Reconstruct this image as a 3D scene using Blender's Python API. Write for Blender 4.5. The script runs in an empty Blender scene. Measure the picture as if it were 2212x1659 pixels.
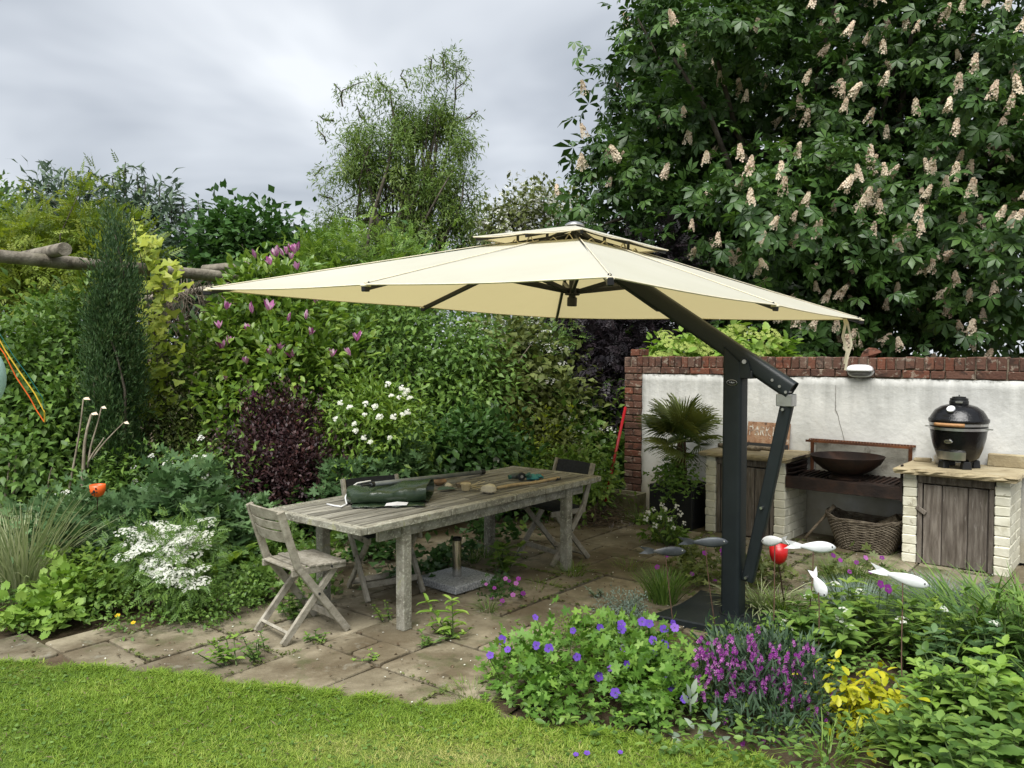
import bpy, math, random
import numpy as np
from mathutils import Vector, Matrix

# ------------------------------------------------------------------ camera, world, sun, exposure
SC = bpy.context.scene
COL = SC.collection
CAM_H, F_PX, CX, CY = 1.7, 1720.0, 1106.0, 829.5      # focal length measured on a 2212 px wide view
PITCH = math.atan((CY - 762.0) / F_PX)
cam_data = bpy.data.cameras.new('camera')
cam_data.sensor_width = 36.0
cam_data.lens = 36.0 * F_PX / 2212.0
cam_data.clip_start, cam_data.clip_end = 0.05, 2000.0
cam = bpy.data.objects.new('camera', cam_data)
cam.location = (0, 0, CAM_H)
cam.rotation_euler = (math.pi / 2 - PITCH, 0, 0)
COL.objects.link(cam)
SC.camera = cam

SUN_EL, SUN_AZ = math.radians(58), math.radians(200)   # azimuth clockwise from +Y: behind the camera, a little left
world = bpy.data.worlds.new('World')
SC.world = world
world.use_nodes = True
wn, wl = world.node_tree.nodes, world.node_tree.links
wn.clear()
def W(t, **k):
    n = wn.new(t)
    for a, v in k.items(): setattr(n, a, v)
    return n
out = W('ShaderNodeOutputWorld'); bg = W('ShaderNodeBackground')
sky = W('ShaderNodeTexSky'); sky.sky_type = 'NISHITA'; sky.sun_disc = False
sky.sun_elevation = SUN_EL; sky.sun_rotation = SUN_AZ; sky.dust_density = 3.0
skym = W('ShaderNodeVectorMath', operation='SCALE'); skym.inputs['Scale'].default_value = 0.06
wl.new(sky.outputs[0], skym.inputs[0])
# overcast cloud deck: noise on a plane overhead
tc = W('ShaderNodeTexCoord'); sp = W('ShaderNodeSeparateXYZ'); wl.new(tc.outputs['Generated'], sp.inputs[0])
zc = W('ShaderNodeMath', operation='MAXIMUM'); zc.inputs[1].default_value = 0.0; wl.new(sp.outputs[2], zc.inputs[0])
za = W('ShaderNodeMath', operation='ADD'); za.inputs[1].default_value = 0.34; wl.new(zc.outputs[0], za.inputs[0])
dx = W('ShaderNodeMath', operation='DIVIDE'); wl.new(sp.outputs[0], dx.inputs[0]); wl.new(za.outputs[0], dx.inputs[1])
dy = W('ShaderNodeMath', operation='DIVIDE'); wl.new(sp.outputs[1], dy.inputs[0]); wl.new(za.outputs[0], dy.inputs[1])
cb = W('ShaderNodeCombineXYZ'); wl.new(dx.outputs[0], cb.inputs[0]); wl.new(dy.outputs[0], cb.inputs[1]); cb.inputs[2].default_value = 4.35
n1 = W('ShaderNodeTexNoise'); n1.inputs['Scale'].default_value = 1.7; n1.inputs['Detail'].default_value = 4; n1.inputs['Roughness'].default_value = 0.52
n1.inputs['Distortion'].default_value = 0.35
wl.new(cb.outputs[0], n1.inputs['Vector'])
rp = W('ShaderNodeValToRGB'); wl.new(n1.outputs['Fac'], rp.inputs[0])
e = rp.color_ramp.elements
e[0].position = 0.33; e[0].color = (0.137, 0.149, 0.166, 1)
e[1].position = 0.68; e[1].color = (0.272, 0.282, 0.294, 1)
m_ = rp.color_ramp.elements.new(0.5); m_.color = (0.198, 0.210, 0.226, 1)
mx = W('ShaderNodeMix', data_type='RGBA'); mx.inputs[0].default_value = 0.93
wl.new(skym.outputs[0], mx.inputs[6]); wl.new(rp.outputs[0], mx.inputs[7])
wl.new(mx.outputs[2], bg.inputs[0]); bg.inputs[1].default_value = 1.0
wl.new(bg.outputs[0], out.inputs[0])

sun_data = bpy.data.lights.new('sun', 'SUN'); sun_data.energy = 1.5; sun_data.angle = math.radians(38); sun_data.color = (1.0, 0.985, 0.95)
sun = bpy.data.objects.new('sun', sun_data); COL.objects.link(sun)
_d = Vector((math.sin(SUN_AZ) * math.cos(SUN_EL), math.cos(SUN_AZ) * math.cos(SUN_EL), math.sin(SUN_EL)))
sun.rotation_euler = _d.to_track_quat('Z', 'Y').to_euler(); sun.location = (0, -4, 12)
SC.view_settings.view_transform = 'Standard'; SC.view_settings.look = 'None'
SC.view_settings.exposure = 1.85; SC.view_settings.gamma = 1.0
SC.render.engine = 'CYCLES'
SC.cycles.max_bounces = 4; SC.cycles.diffuse_bounces = 2; SC.cycles.glossy_bounces = 2
SC.cycles.transmission_bounces = 2; SC.cycles.transparent_max_bounces = 4
SC.cycles.caustics_reflective = False; SC.cycles.caustics_refractive = False
SC.cycles.use_denoising = True

# ------------------------------------------------------------------ placing helpers (pixel of the 2212x1659 view -> world)
def _dir(px, py):
    a, b = (px - CX) / F_PX, -(py - CY) / F_PX
    return Vector((a, math.cos(PITCH) + b * math.sin(PITCH), -math.sin(PITCH) + b * math.cos(PITCH)))
def at(px, py, d):
    v = _dir(px, py); return Vector((0, 0, CAM_H)) + v * (d / v.y)      # d = distance along +Y
def G(px, py, z=0.0):
    v = _dir(px, py); return Vector((0, 0, CAM_H)) + v * ((z - CAM_H) / v.z)

# ------------------------------------------------------------------ scene-graph helpers
def tag(o, label=None, cat=None, group=None, kind=None):
    if label: o['label'] = label
    if cat: o['category'] = cat
    if group: o['group'] = group
    if kind: o['kind'] = kind
    return o
def thing(name, label, cat, loc=(0, 0, 0), rotz=0.0, group=None):
    o = bpy.data.objects.new(name, None); o.empty_display_size = 0.1
    COL.objects.link(o); o.location = loc; o.rotation_euler = (0, 0, rotz)
    tag(o, label, cat, group)
    o.matrix_world = Matrix.Translation(Vector(loc)) @ Matrix.Rotation(rotz, 4, 'Z')
    XF[o.name] = o.matrix_world.copy()
    return o
XF = {}
def world_of(o):
    while o is not None and o.name not in XF: o = o.parent
    return XF[o.name] if o is not None else Matrix.Identity(4)
def link_mesh(name, me, mat=None, parent=None, smooth=False):
    o = bpy.data.objects.new(name, me); COL.objects.link(o)
    if mat is not None and len(me.materials) == 0: me.materials.append(mat)
    if parent is not None: o.parent = parent
    if smooth: me.polygons.foreach_set('use_smooth', [True] * len(me.polygons))
    return o

class MB:
    """collects faces of one mesh"""
    def __init__(s): s.v = []; s.f = []
    def add(s, vs, fs):
        b = len(s.v); s.v += [Vector(v) for v in vs]; s.f += [tuple(i + b for i in f) for f in fs]; return s
    def box(s, c, size, rot=None, taper=1.0):
        x, y, z = size[0] / 2, size[1] / 2, size[2] / 2
        vs = [Vector((sx * x * (taper if sz > 0 else 1), sy * y * (taper if sz > 0 else 1), sz * z)) for sz in (-1, 1) for sx, sy in ((-1, -1), (1, -1), (1, 1), (-1, 1))]
        if rot is not None: vs = [rot @ v for v in vs]
        c = Vector(c)
        return s.add([v + c for v in vs], [(3, 2, 1, 0), (4, 5, 6, 7), (0, 1, 5, 4), (1, 2, 6, 5), (2, 3, 7, 6), (3, 0, 4, 7)])
    def beam(s, p0, p1, w, h, up=(0, 0, 1), w1=None, h1=None):
        p0, p1 = Vector(p0), Vector(p1); d = (p1 - p0).normalized(); up = Vector(up)
        x = d.cross(up).normalized(); u = x.cross(d).normalized()
        w1 = w if w1 is None else w1; h1 = h if h1 is None else h1
        vs = []
        for p, a, b in ((p0, w, h), (p1, w1, h1)):
            vs += [p - x * a / 2 - u * b / 2, p + x * a / 2 - u * b / 2, p + x * a / 2 + u * b / 2, p - x * a / 2 + u * b / 2]
        return s.add(vs, [(3, 2, 1, 0), (4, 5, 6, 7), (0, 1, 5, 4), (1, 2, 6, 5), (2, 3, 7, 6), (3, 0, 4, 7)])
    def tube(s, pts, rad, n=8, cap=True, flat=1.0):
        pts = [Vector(p) for p in pts]; m = len(pts)
        rad = list(rad) if hasattr(rad, '__len__') else [rad] * m
        t0 = (pts[1] - pts[0]).normalized()
        ref = Vector((0, 0, 1)) if abs(t0.z) < 0.9 else Vector((1, 0, 0))
        x = t0.cross(ref).normalized(); vs = []
        for i, p in enumerate(pts):
            t = (pts[min(i + 1, m - 1)] - pts[max(i - 1, 0)]).normalized()
            x = (x - t * x.dot(t)).normalized(); y = t.cross(x)
            for k in range(n):
                a = 2 * math.pi * k / n
                vs.append(p + (x * math.cos(a) + y * math.sin(a) * flat) * rad[i])
        fs = [(i * n + k, i * n + (k + 1) % n, (i + 1) * n + (k + 1) % n, (i + 1) * n + k) for i in range(m - 1) for k in range(n)]
        if cap: fs += [tuple(range(n - 1, -1, -1)), tuple((m - 1) * n + k for k in range(n))]
        return s.add(vs, fs)
    def lathe(s, prof, c=(0, 0, 0), n=24, sx=1.0, sy=1.0, cap0=False, cap1=False):
        c = Vector(c); vs = []
        for r, z in prof:
            for k in range(n):
                a = 2 * math.pi * k / n; vs.append(c + Vector((r * math.cos(a) * sx, r * math.sin(a) * sy, z)))
        m = len(prof)
        fs = [(i * n + k, i * n + (k + 1) % n, (i + 1) * n + (k + 1) % n, (i + 1) * n + k) for i in range(m - 1) for k in range(n)]
        if cap0: fs.append(tuple(range(n - 1, -1, -1)))
        if cap1: fs.append(tuple((m - 1) * n + k for k in range(n)))
        return s.add(vs, fs)
    def loft(s, rings, cap=True):
        n = len(rings[0]); m = len(rings)
        fs = [(i * n + k, i * n + (k + 1) % n, (i + 1) * n + (k + 1) % n, (i + 1) * n + k) for i in range(m - 1) for k in range(n)]
        if cap: fs += [tuple(range(n - 1, -1, -1)), tuple((m - 1) * n + k for k in range(n))]
        return s.add([v for r in rings for v in r], fs)
    def poly_prism(s, pts2, z0, z1):
        n = len(pts2)
        return s.add([(x, y, z0) for x, y in pts2] + [(x, y, z1) for x, y in pts2],
                     [tuple(range(n - 1, -1, -1)), tuple(range(n, 2 * n))] + [(k, (k + 1) % n, n + (k + 1) % n, n + k) for k in range(n)])
    def blob(s, c, r, seed=0, nu=12, nv=8, amp=0.12):
        rg = random.Random(seed); ph = [rg.uniform(0, 6.28) for _ in range(6)]
        vs = []; c = Vector(c)
        for i in range(nv + 1):
            th = math.pi * i / nv
            for k in range(nu):
                a = 2 * math.pi * k / nu
                d = Vector((math.sin(th) * math.cos(a), math.sin(th) * math.sin(a), math.cos(th)))
                q = 1 + amp * (math.sin(2.3 * d.x * 2 + ph[0]) + math.sin(3.1 * d.y * 2 + ph[1]) + math.sin(2.7 * d.z * 2 + ph[2])) / 1.6
                vs.append(c + Vector((d.x * r[0], d.y * r[1], d.z * r[2])) * q)
        fs = [(i * nu + k, (i + 1) * nu + k, (i + 1) * nu + (k + 1) % nu, i * nu + (k + 1) % nu) for i in range(nv) for k in range(nu)]
        return s.add(vs, fs)
    def mesh(s, name, M=None):
        me = bpy.data.meshes.new(name)
        vs = s.v if M is None else [M @ v for v in s.v]
        me.from_pydata([tuple(v) for v in vs], [], s.f); me.validate(clean_customdata=False); me.update()
        return me
    def build(s, name, mat, parent=None, world=True, smooth=False, bev=0.0, seg=1, auto=None):
        """world=True: vertices are world coordinates; False: coordinates of the thing's own frame"""
        M = world_of(parent).inverted() if (world and parent is not None) else None
        me = s.mesh(name, M)
        o = link_mesh(name, me, mat, parent, smooth)
        if bev > 0:
            b = o.modifiers.new('bevel', 'BEVEL'); b.width = bev; b.segments = seg; b.limit_method = 'ANGLE'; b.angle_limit = math.radians(40)
        if auto:
            me.polygons.foreach_set('use_smooth', [True] * len(me.polygons))
            me.set_sharp_from_angle(angle=math.radians(auto))
        return o

# ------------------------------------------------------------------ materials
def srgb(r, g, b):
    return tuple(((c / 255) / 12.92 if c / 255 <= 0.04045 else ((c / 255 + 0.055) / 1.055) ** 2.4) for c in (r, g, b))
def new_mat(name):
    m = bpy.data.materials.new(name); m.use_nodes = True
    nt = m.node_tree; return m, nt, nt.nodes['Principled BSDF']
def ramp(nt, fac, cols, lo=0.3, hi=0.7):
    r = nt.nodes.new('ShaderNodeValToRGB'); nt.links.new(fac, r.inputs[0])
    el = r.color_ramp.elements
    while len(el) < len(cols): el.new(0.5)
    for i, c in enumerate(cols):
        el[i].position = lo + (hi - lo) * i / max(1, len(cols) - 1); el[i].color = (*c[:3], 1)
    return r.outputs[0]
def noise(nt, vec, scale, detail=5, rough=0.6, dist=0.0):
    n = nt.nodes.new('ShaderNodeTexNoise'); nt.links.new(vec, n.inputs['Vector'])
    n.inputs['Scale'].default_value = scale; n.inputs['Detail'].default_value = detail
    n.inputs['Roughness'].default_value = rough; n.inputs['Distortion'].default_value = dist
    return n.outputs['Fac']
def mixc(nt, fac, a, b, mode='MIX'):
    m = nt.nodes.new('ShaderNodeMix'); m.data_type = 'RGBA'; m.blend_type = mode
    for sock, val in ((m.inputs[0], fac), (m.inputs[6], a), (m.inputs[7], b)):
        if hasattr(val, 'is_linked'): nt.links.new(val, sock)
        else: sock.default_value = val if isinstance(val, float) else (*val[:3], 1)
    return m.outputs[2]
def mathn(nt, op, a, b):
    m = nt.nodes.new('ShaderNodeMath'); m.operation = op
    for i, val in enumerate((a, b)):
        if hasattr(val, 'is_linked'): nt.links.new(val, m.inputs[i])
        else: m.inputs[i].default_value = val
    return m.outputs[0]
def coords(nt, stretch=(1, 1, 1), objrand=True):
    t = nt.nodes.new('ShaderNodeTexCoord'); mp = nt.nodes.new('ShaderNodeMapping')
    nt.links.new(t.outputs['Object'], mp.inputs[0]); mp.inputs['Scale'].default_value = stretch
    oi = nt.nodes.new('ShaderNodeObjectInfo')
    sc = nt.nodes.new('ShaderNodeVectorMath'); sc.operation = 'SCALE'; sc.inputs[0].default_value = (37.0, 21.0, 53.0)
    nt.links.new(oi.outputs['Random'], sc.inputs['Scale'])
    if objrand:
        ad = nt.nodes.new('ShaderNodeVectorMath'); nt.links.new(mp.outputs[0], ad.inputs[0]); nt.links.new(sc.outputs[0], ad.inputs[1])
        return ad.outputs[0], oi.outputs['Random']
    return mp.outputs[0], oi.outputs['Random']
def surf(name, cols, scale=6, detail=6, rough=(0.7, 0.9), bump=0.15, bscale=40, metal=0.0, spec=0.3, stretch=(1, 1, 1),
         spots=(), wspots=(), vary=0.0, hues=None, dist=0.0, objrand=True, lo=0.32, hi=0.68, coat=0.0):
    m, nt, b = new_mat(name)
    vec, rnd = coords(nt, stretch, objrand)
    f = noise(nt, vec, scale, detail, 0.62, dist)
    c = ramp(nt, f, cols, lo, hi)
    if hues:                                           # pieces differ from one another in their own colour
        c = mixc(nt, 0.75, c, ramp(nt, rnd, hues, 0.0, 1.0), 'MIX')
    if vary:
        v = mathn(nt, 'ADD', mathn(nt, 'MULTIPLY', rnd, 2 * vary), 1 - vary)
        hs = nt.nodes.new('ShaderNodeHueSaturation'); nt.links.new(c, hs.inputs['Color']); nt.links.new(v, hs.inputs['Value']); c = hs.outputs[0]
    for col, sscale, thr, soft, amt in spots:
        sn = noise(nt, vec, sscale, 4, 0.65, 0.4)
        mr = nt.nodes.new('ShaderNodeMapRange'); nt.links.new(sn, mr.inputs[0])
        mr.inputs[1].default_value = thr; mr.inputs[2].default_value = thr + soft; mr.inputs[4].default_value = amt
        c = mixc(nt, mr.outputs[0], c, col)
    if wspots:
        wv, _ = coords(nt, (1, 1, 1), False)
        for col, sscale, thr, soft, amt in wspots:
            sn = noise(nt, wv, sscale, 6, 0.65, 0.3)
            mr = nt.nodes.new('ShaderNodeMapRange'); nt.links.new(sn, mr.inputs[0])
            mr.inputs[1].default_value = thr; mr.inputs[2].default_value = thr + soft; mr.inputs[4].default_value = amt
            c = mixc(nt, mr.outputs[0], c, col)
    nt.links.new(c, b.inputs['Base Color'])
    rr = nt.nodes.new('ShaderNodeMapRange'); nt.links.new(f, rr.inputs[0]); rr.inputs[3].default_value, rr.inputs[4].default_value = rough
    nt.links.new(rr.outputs[0], b.inputs['Roughness'])
    b.inputs['Metallic'].default_value = metal; b.inputs['Specular IOR Level'].default_value = spec
    b.inputs['Coat Weight'].default_value = coat
    if bump:
        bn = noise(nt, vec, bscale, 5, 0.65)
        bp = nt.nodes.new('ShaderNodeBump'); bp.inputs['Strength'].default_value = bump; bp.inputs['Distance'].default_value = 0.02
        nt.links.new(bn, bp.inputs['Height']); nt.links.new(bp.outputs[0], b.inputs['Normal'])
    return m
def leaf(name, cols, rough=0.5, transl=0.28, spec=0.35, sheen=0.0):
    """cols: range of the leaves' own colours, picked per leaf by the attribute rnd"""
    m, nt, b = new_mat(name)
    a = nt.nodes.new('ShaderNodeAttribute'); a.attribute_name = 'rnd'
    c = ramp(nt, a.outputs['Fac'], cols, 0.0, 1.0)
    oi = nt.nodes.new('ShaderNodeObjectInfo')
    nt.links.new(c, b.inputs['Base Color']); b.inputs['Roughness'].default_value = rough
    b.inputs['Specular IOR Level'].default_value = spec
    tr = nt.nodes.new('ShaderNodeBsdfTranslucent')
    hs = nt.nodes.new('ShaderNodeHueSaturation'); hs.inputs['Saturation'].default_value = 1.1; hs.inputs['Value'].default_value = 1.25
    hs.inputs['Hue'].default_value = 0.492
    nt.links.new(c, hs.inputs['Color']); nt.links.new(hs.outputs[0], tr.inputs[0])
    mx = nt.nodes.new('ShaderNodeMixShader'); mx.inputs[0].default_value = transl
    nt.links.new(b.outputs[0], mx.inputs[1]); nt.links.new(tr.outputs[0], mx.inputs[2])
    nt.links.new(mx.outputs[0], nt.nodes['Material Output'].inputs[0])
    return m
def plain(name, col, rough=0.5, metal=0.0, spec=0.5, coat=0.0):
    return surf(name, [tuple(c * 0.88 for c in col), tuple(min(1, c * 1.1) for c in col)], 14, 4, (rough * 0.9, min(1, rough * 1.1)), 0.03, 60, metal, spec, coat=coat)

# ------------------------------------------------------------------ foliage helpers
def norm(a): return a / np.maximum(np.linalg.norm(a, axis=-1, keepdims=True), 1e-9)
# leaf templates: leaf grows along +Y from the origin, upper face +Z, length 1
def T_fold(w=0.5, up=0.10, droop=0.12):
    v = np.array([[0, 0, 0], [-w / 2, 0.45, up], [0, 0.5, 0], [w / 2, 0.45, up], [0, 1, -droop]])
    return v, np.array([[0, 2, 1], [0, 3, 2], [1, 2, 4], [2, 3, 4]])
def T_quad(w=0.5, up=0.08, droop=0.1):
    v = np.array([[0, 0, 0], [-w / 2, 0.5, up], [w / 2, 0.5, up], [0, 1, -droop]])
    return v, np.array([[0, 2, 1], [1, 2, 3]])
def T_oval(w=0.55, up=0.06, droop=0.25):
    v = np.array([[0, 0, 0], [-w * .38, .22, up], [w * .38, .22, up], [-w / 2, .52, up - droop * .25], [w / 2, .52, up - droop * .25],
                  [-w * .3, .82, up - droop * .6], [w * .3, .82, up - droop * .6], [0, 1, -droop], [0, .22, 0], [0, .52, -droop * .2], [0, .82, -droop * .6]])
    f = np.array([[0, 8, 1], [0, 2, 8], [1, 8, 9], [1, 9, 3], [8, 2, 4], [8, 4, 9], [3, 9, 10], [3, 10, 5], [9, 4, 6], [9, 6, 10], [5, 10, 7], [10, 6, 7]])
    return v, f
def T_serrate(w=0.6, droop=0.3, teeth=4):
    L, vs = [], [[0, 0, 0]]
    for sgn in (-1, 1):
        row = []
        for i in range(teeth):
            t0, t1 = 0.08 + i * 0.86 / teeth, 0.08 + (i + 0.75) * 0.86 / teeth
            for t, k in ((t0, 0.86), (t1, 1.06)):
                wd = w / 2 * math.sin(math.pi * min(1, t * 0.9 + 0.06)) ** 0.8 * k
                row.append(len(vs)); vs.append([sgn * wd, t, 0.07 * (wd / w) * 2 - droop * t * t])
        L.append(row)
    mid = []
    for i in range(teeth):
        mid.append(len(vs)); t = 0.08 + (i + 0.4) * 0.86 / teeth; vs.append([0, t, -0.02 - droop * t * t])
    tip = len(vs); vs.append([0, 1, -droop]); f = []
    for s_, row in enumerate(L):
        ch = [0] + row + [tip]
        cm = [0] + [mid[min(teeth - 1, i // 2)] for i in range(len(row))] + [tip]
        for i in range(len(ch) - 1):
            a, b, c, d = ch[i], ch[i + 1], cm[i + 1], cm[i]
            for t in ((a, b, c), (a, c, d)):
                if len(set(t)) == 3: f.append(t if s_ else t[::-1])
    return np.array(vs, float), np.array(f)
def T_lobed(lobes=5, cut=0.42, spread=2.5, teeth=True, cup=0.12):
    vs = [[0, 0, 0]]; f = []; rim = []
    for i in range(lobes):
        c = (i - (lobes - 1) / 2) * spread / max(1, lobes - 1); hw = spread / lobes / 2
        ln = 1.0 - 0.12 * abs(c)
        seq = [(c - hw, cut), (c - hw * .75, ln * .74), (c - hw * .42, ln * .72), (c - hw * .28, ln * .95), (c, ln * .86), (c + hw * .28, ln * .95), (c + hw * .42, ln * .72), (c + hw * .75, ln * .74)] if teeth else [(c - hw, cut), (c - hw * .6, ln * .8), (c, ln), (c + hw * .6, ln * .8)]
        for a, r in seq: rim.append([math.sin(a) * r, math.cos(a) * r, cup * r * r])
    a = spread / 2 + spread / lobes * .1; rim.append([math.sin(a) * cut, math.cos(a) * cut, 0])
    for r in rim: vs.append(r)
    for i in range(len(rim) - 1): f.append((0, i + 2, i + 1))
    return np.array(vs, float), np.array(f)
def T_palmate(n=6, spread=3.6, w=0.36, droop=0.35):
    vs, f = [], []
    for i in range(n):
        a = (i - (n - 1) / 2) * spread / (n - 1); ln = 1.0 - 0.17 * abs(a)
        b = len(vs); dx, dy = math.sin(a), math.cos(a); px, py = dy, -dx
        for t, ww, z in ((0.04, 0.02, 0), (0.62, w, -droop * .3), (1.0, 0.05, -droop)):
            for sg in (-1, 0, 1): vs.append([dx * ln * t + px * sg * ww / 2 * ln, dy * ln * t + py * sg * ww / 2 * ln, z * ln + (0.05 * ln if sg and t > .1 else 0)])
        for r in (0, 3):
            for k in (0, 1): f += [(b + r + k, b + r + k + 1, b + r + k + 4), (b + r + k, b + r + k + 4, b + r + k + 3)]
    return np.array(vs, float), np.array(f)
def T_blade(w=0.06, bend=0.5, seg=3):
    vs, f = [], []
    for i in range(seg):
        t = i / seg; ww = w * (1 - 0.55 * t)
        for sg in (-1, 1): vs.append([sg * ww / 2, t * (1 - bend * .25 * t), -bend * t * t])
    vs.append([0, 1 - bend * .25, -bend])
    for i in range(seg - 1): f += [(2 * i, 2 * i + 1, 2 * i + 3), (2 * i, 2 * i + 3, 2 * i + 2)]
    f.append((2 * seg - 2, 2 * seg - 1, 2 * seg))
    return np.array(vs, float), np.array(f)
def T_pinnate(pairs=6, w=0.12, ll=0.34):
    vs, f = [], []
    for i in range(pairs):
        t = 0.15 + 0.75 * i / pairs
        for sg in (-1, 1):
            b = len(vs); l = ll * (1 - .35 * i / pairs); a = 0.95
            dx, dy = sg * math.sin(a), math.cos(a)
            vs += [[0, t, -.15 * t * t], [dx * l * .5 - dy * w * sg * .5, t + dy * l * .5 + abs(dx) * w * .5, -.15 * t * t], [dx * l * .5 + dy * w * sg * .5, t + dy * l * .5 - abs(dx) * w * .5, -.15 * t * t], [dx * l, t + dy * l, -.15 * t * t - .06]]
            f += [(b, b + 2, b + 1), (b + 1, b + 2, b + 3)]
    b = len(vs); vs += [[0, .9, -.12], [-.05, 1.02, -.14], [.05, 1.02, -.14], [0, 1.2, -.2]]; f += [(b, b + 2, b + 1), (b + 1, b + 2, b + 3)]
    return np.array(vs, float), np.array(f)
def T_flower(n=5, w=0.62, cup=0.25, r0=0.08):
    vs, f = [], []
    for i in range(n):
        a = 2 * math.pi * i / n; d = np.array([math.cos(a), math.sin(a), 0]); p = np.array([-math.sin(a), math.cos(a), 0]); b = len(vs)
        vs += [list(d * r0), list(d * .62 - p * w / 2 + [0, 0, cup * .55]), list(d * .62 + p * w / 2 + [0, 0, cup * .55]), list(d * .97 - p * w * .28 + [0, 0, cup]), list(d * .97 + p * w * .28 + [0, 0, cup])]
        f += [(b, b + 2, b + 1), (b + 1, b + 2, b + 4), (b + 1, b + 4, b + 3)]
    return np.array(vs, float), np.array(f)

def basis(dirv, nrm):
    y = norm(dirv); x = norm(np.cross(y, nrm)); z = np.cross(x, y)
    return np.stack([x, y, z], axis=-1)
def tri_mesh(name, V, Fc, rnd=None, uvn=None):
    me = bpy.data.meshes.new(name)
    me.vertices.add(len(V)); me.vertices.foreach_set('co', np.ascontiguousarray(V, dtype=np.float32).ravel())
    nf = len(Fc); me.loops.add(nf * 3); me.polygons.add(nf)
    me.loops.foreach_set('vertex_index', np.ascontiguousarray(Fc, dtype=np.int32).ravel())
    me.polygons.foreach_set('loop_start', np.arange(0, nf * 3, 3, dtype=np.int32))
    if rnd is not None:
        at_ = me.attributes.new('rnd', 'FLOAT', 'POINT'); at_.data.foreach_set('value', np.ascontiguousarray(rnd, dtype=np.float32))
    me.update(calc_edges=True)
    return me
def leaf_arrays(tmpl, pos, R, size, rnd):
    v, f = tmpl; n, k = len(pos), len(v)
    V = np.einsum('nij,kj->nki', R * size[:, None, None], v) + pos[:, None, :]
    Fc = (f[None] + (np.arange(n) * k)[:, None, None]).reshape(-1, 3)
    return V.reshape(-1, 3), Fc, np.repeat(rnd, k)
def join_arrays(parts):
    V, Fc, R, o = [], [], [], 0
    for v, f, r in parts: V.append(v); Fc.append(f + o); R.append(r); o += len(v)
    return np.concatenate(V), np.concatenate(Fc), np.concatenate(R)
_var = {}
def variants(key, tmpl, mat, k=5):
    if key not in _var:
        out_ = []
        for i in range(k):
            me = tri_mesh(key, tmpl[0], tmpl[1], np.full(len(tmpl[0]), (i + 0.5) / k)); me.materials.append(mat); out_.append(me)
        _var[key] = out_
    return _var[key]
CAMP = np.array([0, 0, CAM_H])
def foliage(parent, tmpl, mat, pos, dirv, nrm, size, rnd=None, single=0, name='foliage', leafname='leaf', key=None, stuff=True):
    """a plant's leaves: the `single` nearest ones as leaf objects of their own, the rest joined into one part"""
    n = len(pos); rg = np.random.default_rng(n)
    size = np.broadcast_to(np.asarray(size, float), (n,)).copy()
    rnd = rg.random(n) if rnd is None else rnd
    R = basis(dirv, nrm); org = np.array(world_of(parent).translation)
    order = np.argsort(np.linalg.norm(pos - CAMP, axis=1) / np.maximum(size, 1e-4))
    one, rest = order[:single], order[single:]
    if single:
        vs = variants(key or name + mat.name, tmpl, mat)
        for i in one:
            o = bpy.data.objects.new(leafname, vs[min(len(vs) - 1, int(rnd[i] * len(vs)))]); COL.objects.link(o); o.parent = parent
            M = np.eye(4); M[:3, :3] = R[i] * size[i]; M[:3, 3] = pos[i] - org
            o.matrix_local = Matrix(M.tolist())
    if len(rest):
        V, Fc, r = leaf_arrays(tmpl, pos[rest] - org, R[rest], size[rest], rnd[rest])
        me = tri_mesh(name, V, Fc, r); o = link_mesh(name, me, mat, parent)
        if stuff: o['kind'] = 'stuff'
        return o
def B(px, py, d, rpx, rpy, rd=None):
    """ellipsoid of a crown: where it is seen, how far, and its radii (view pixels at that distance; depth in metres)"""
    c = at(px, py, d); k = d / F_PX
    return (np.array(c), np.array([rpx * k, rd if rd is not None else (rpx + rpy) / 2 * k, rpy * k]))
def clumps(blobs, n, seed, shell=0.55, rough=0.16, zmin=None, bough=None):
    """places of leaf clumps on the crown; bough=(clumps on one bough, its radius, its flatness) groups them into layered boughs"""
    rg = np.random.default_rng(seed); n_all = n
    if bough: n = max(4, n // bough[0])
    w = np.array([(r[0] * r[1] * r[2]) ** (2 / 3) for _, r in blobs]); w /= w.sum()
    idx = rg.choice(len(blobs), n, p=w); u = norm(rg.normal(size=(n, 3)))
    c = np.array([b[0] for b in blobs])[idx]; r = np.array([b[1] for b in blobs])[idx]
    s = (1 - shell * rg.random(n) ** 1.6)[:, None] * (1 + rough * rg.normal(size=(n, 1)))
    pos = c + u * r * s; outw = norm(u / r)
    keep = np.ones(n, bool)
    for k, (bc, br) in enumerate(blobs):
        q = np.linalg.norm((pos - bc) / br, axis=1); keep &= ~((q < 0.55) & (idx != k) & (rg.random(n) < 0.85))
    pos, outw = pos[keep], outw[keep]
    if bough:
        m = int(round(n_all / len(pos))); par, po = np.repeat(pos, m, 0), np.repeat(outw, m, 0)
        g = rg.normal(size=(len(par), 3)) * bough[1] * np.repeat(rg.uniform(.6, 1.35, len(pos)), m)[:, None] * [1, 1, bough[2]]
        d2 = np.sum(g[:, :2] ** 2, 1); g[:, 2] -= .35 * d2 / bough[1]
        pos = par + g; outw = norm(po * .55 + norm(g) * .5 + np.array([0, 0, .25]))
    if zmin is not None: k = pos[:, 2] > zmin; pos, outw = pos[k], outw[k]
    return pos, outw
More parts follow.
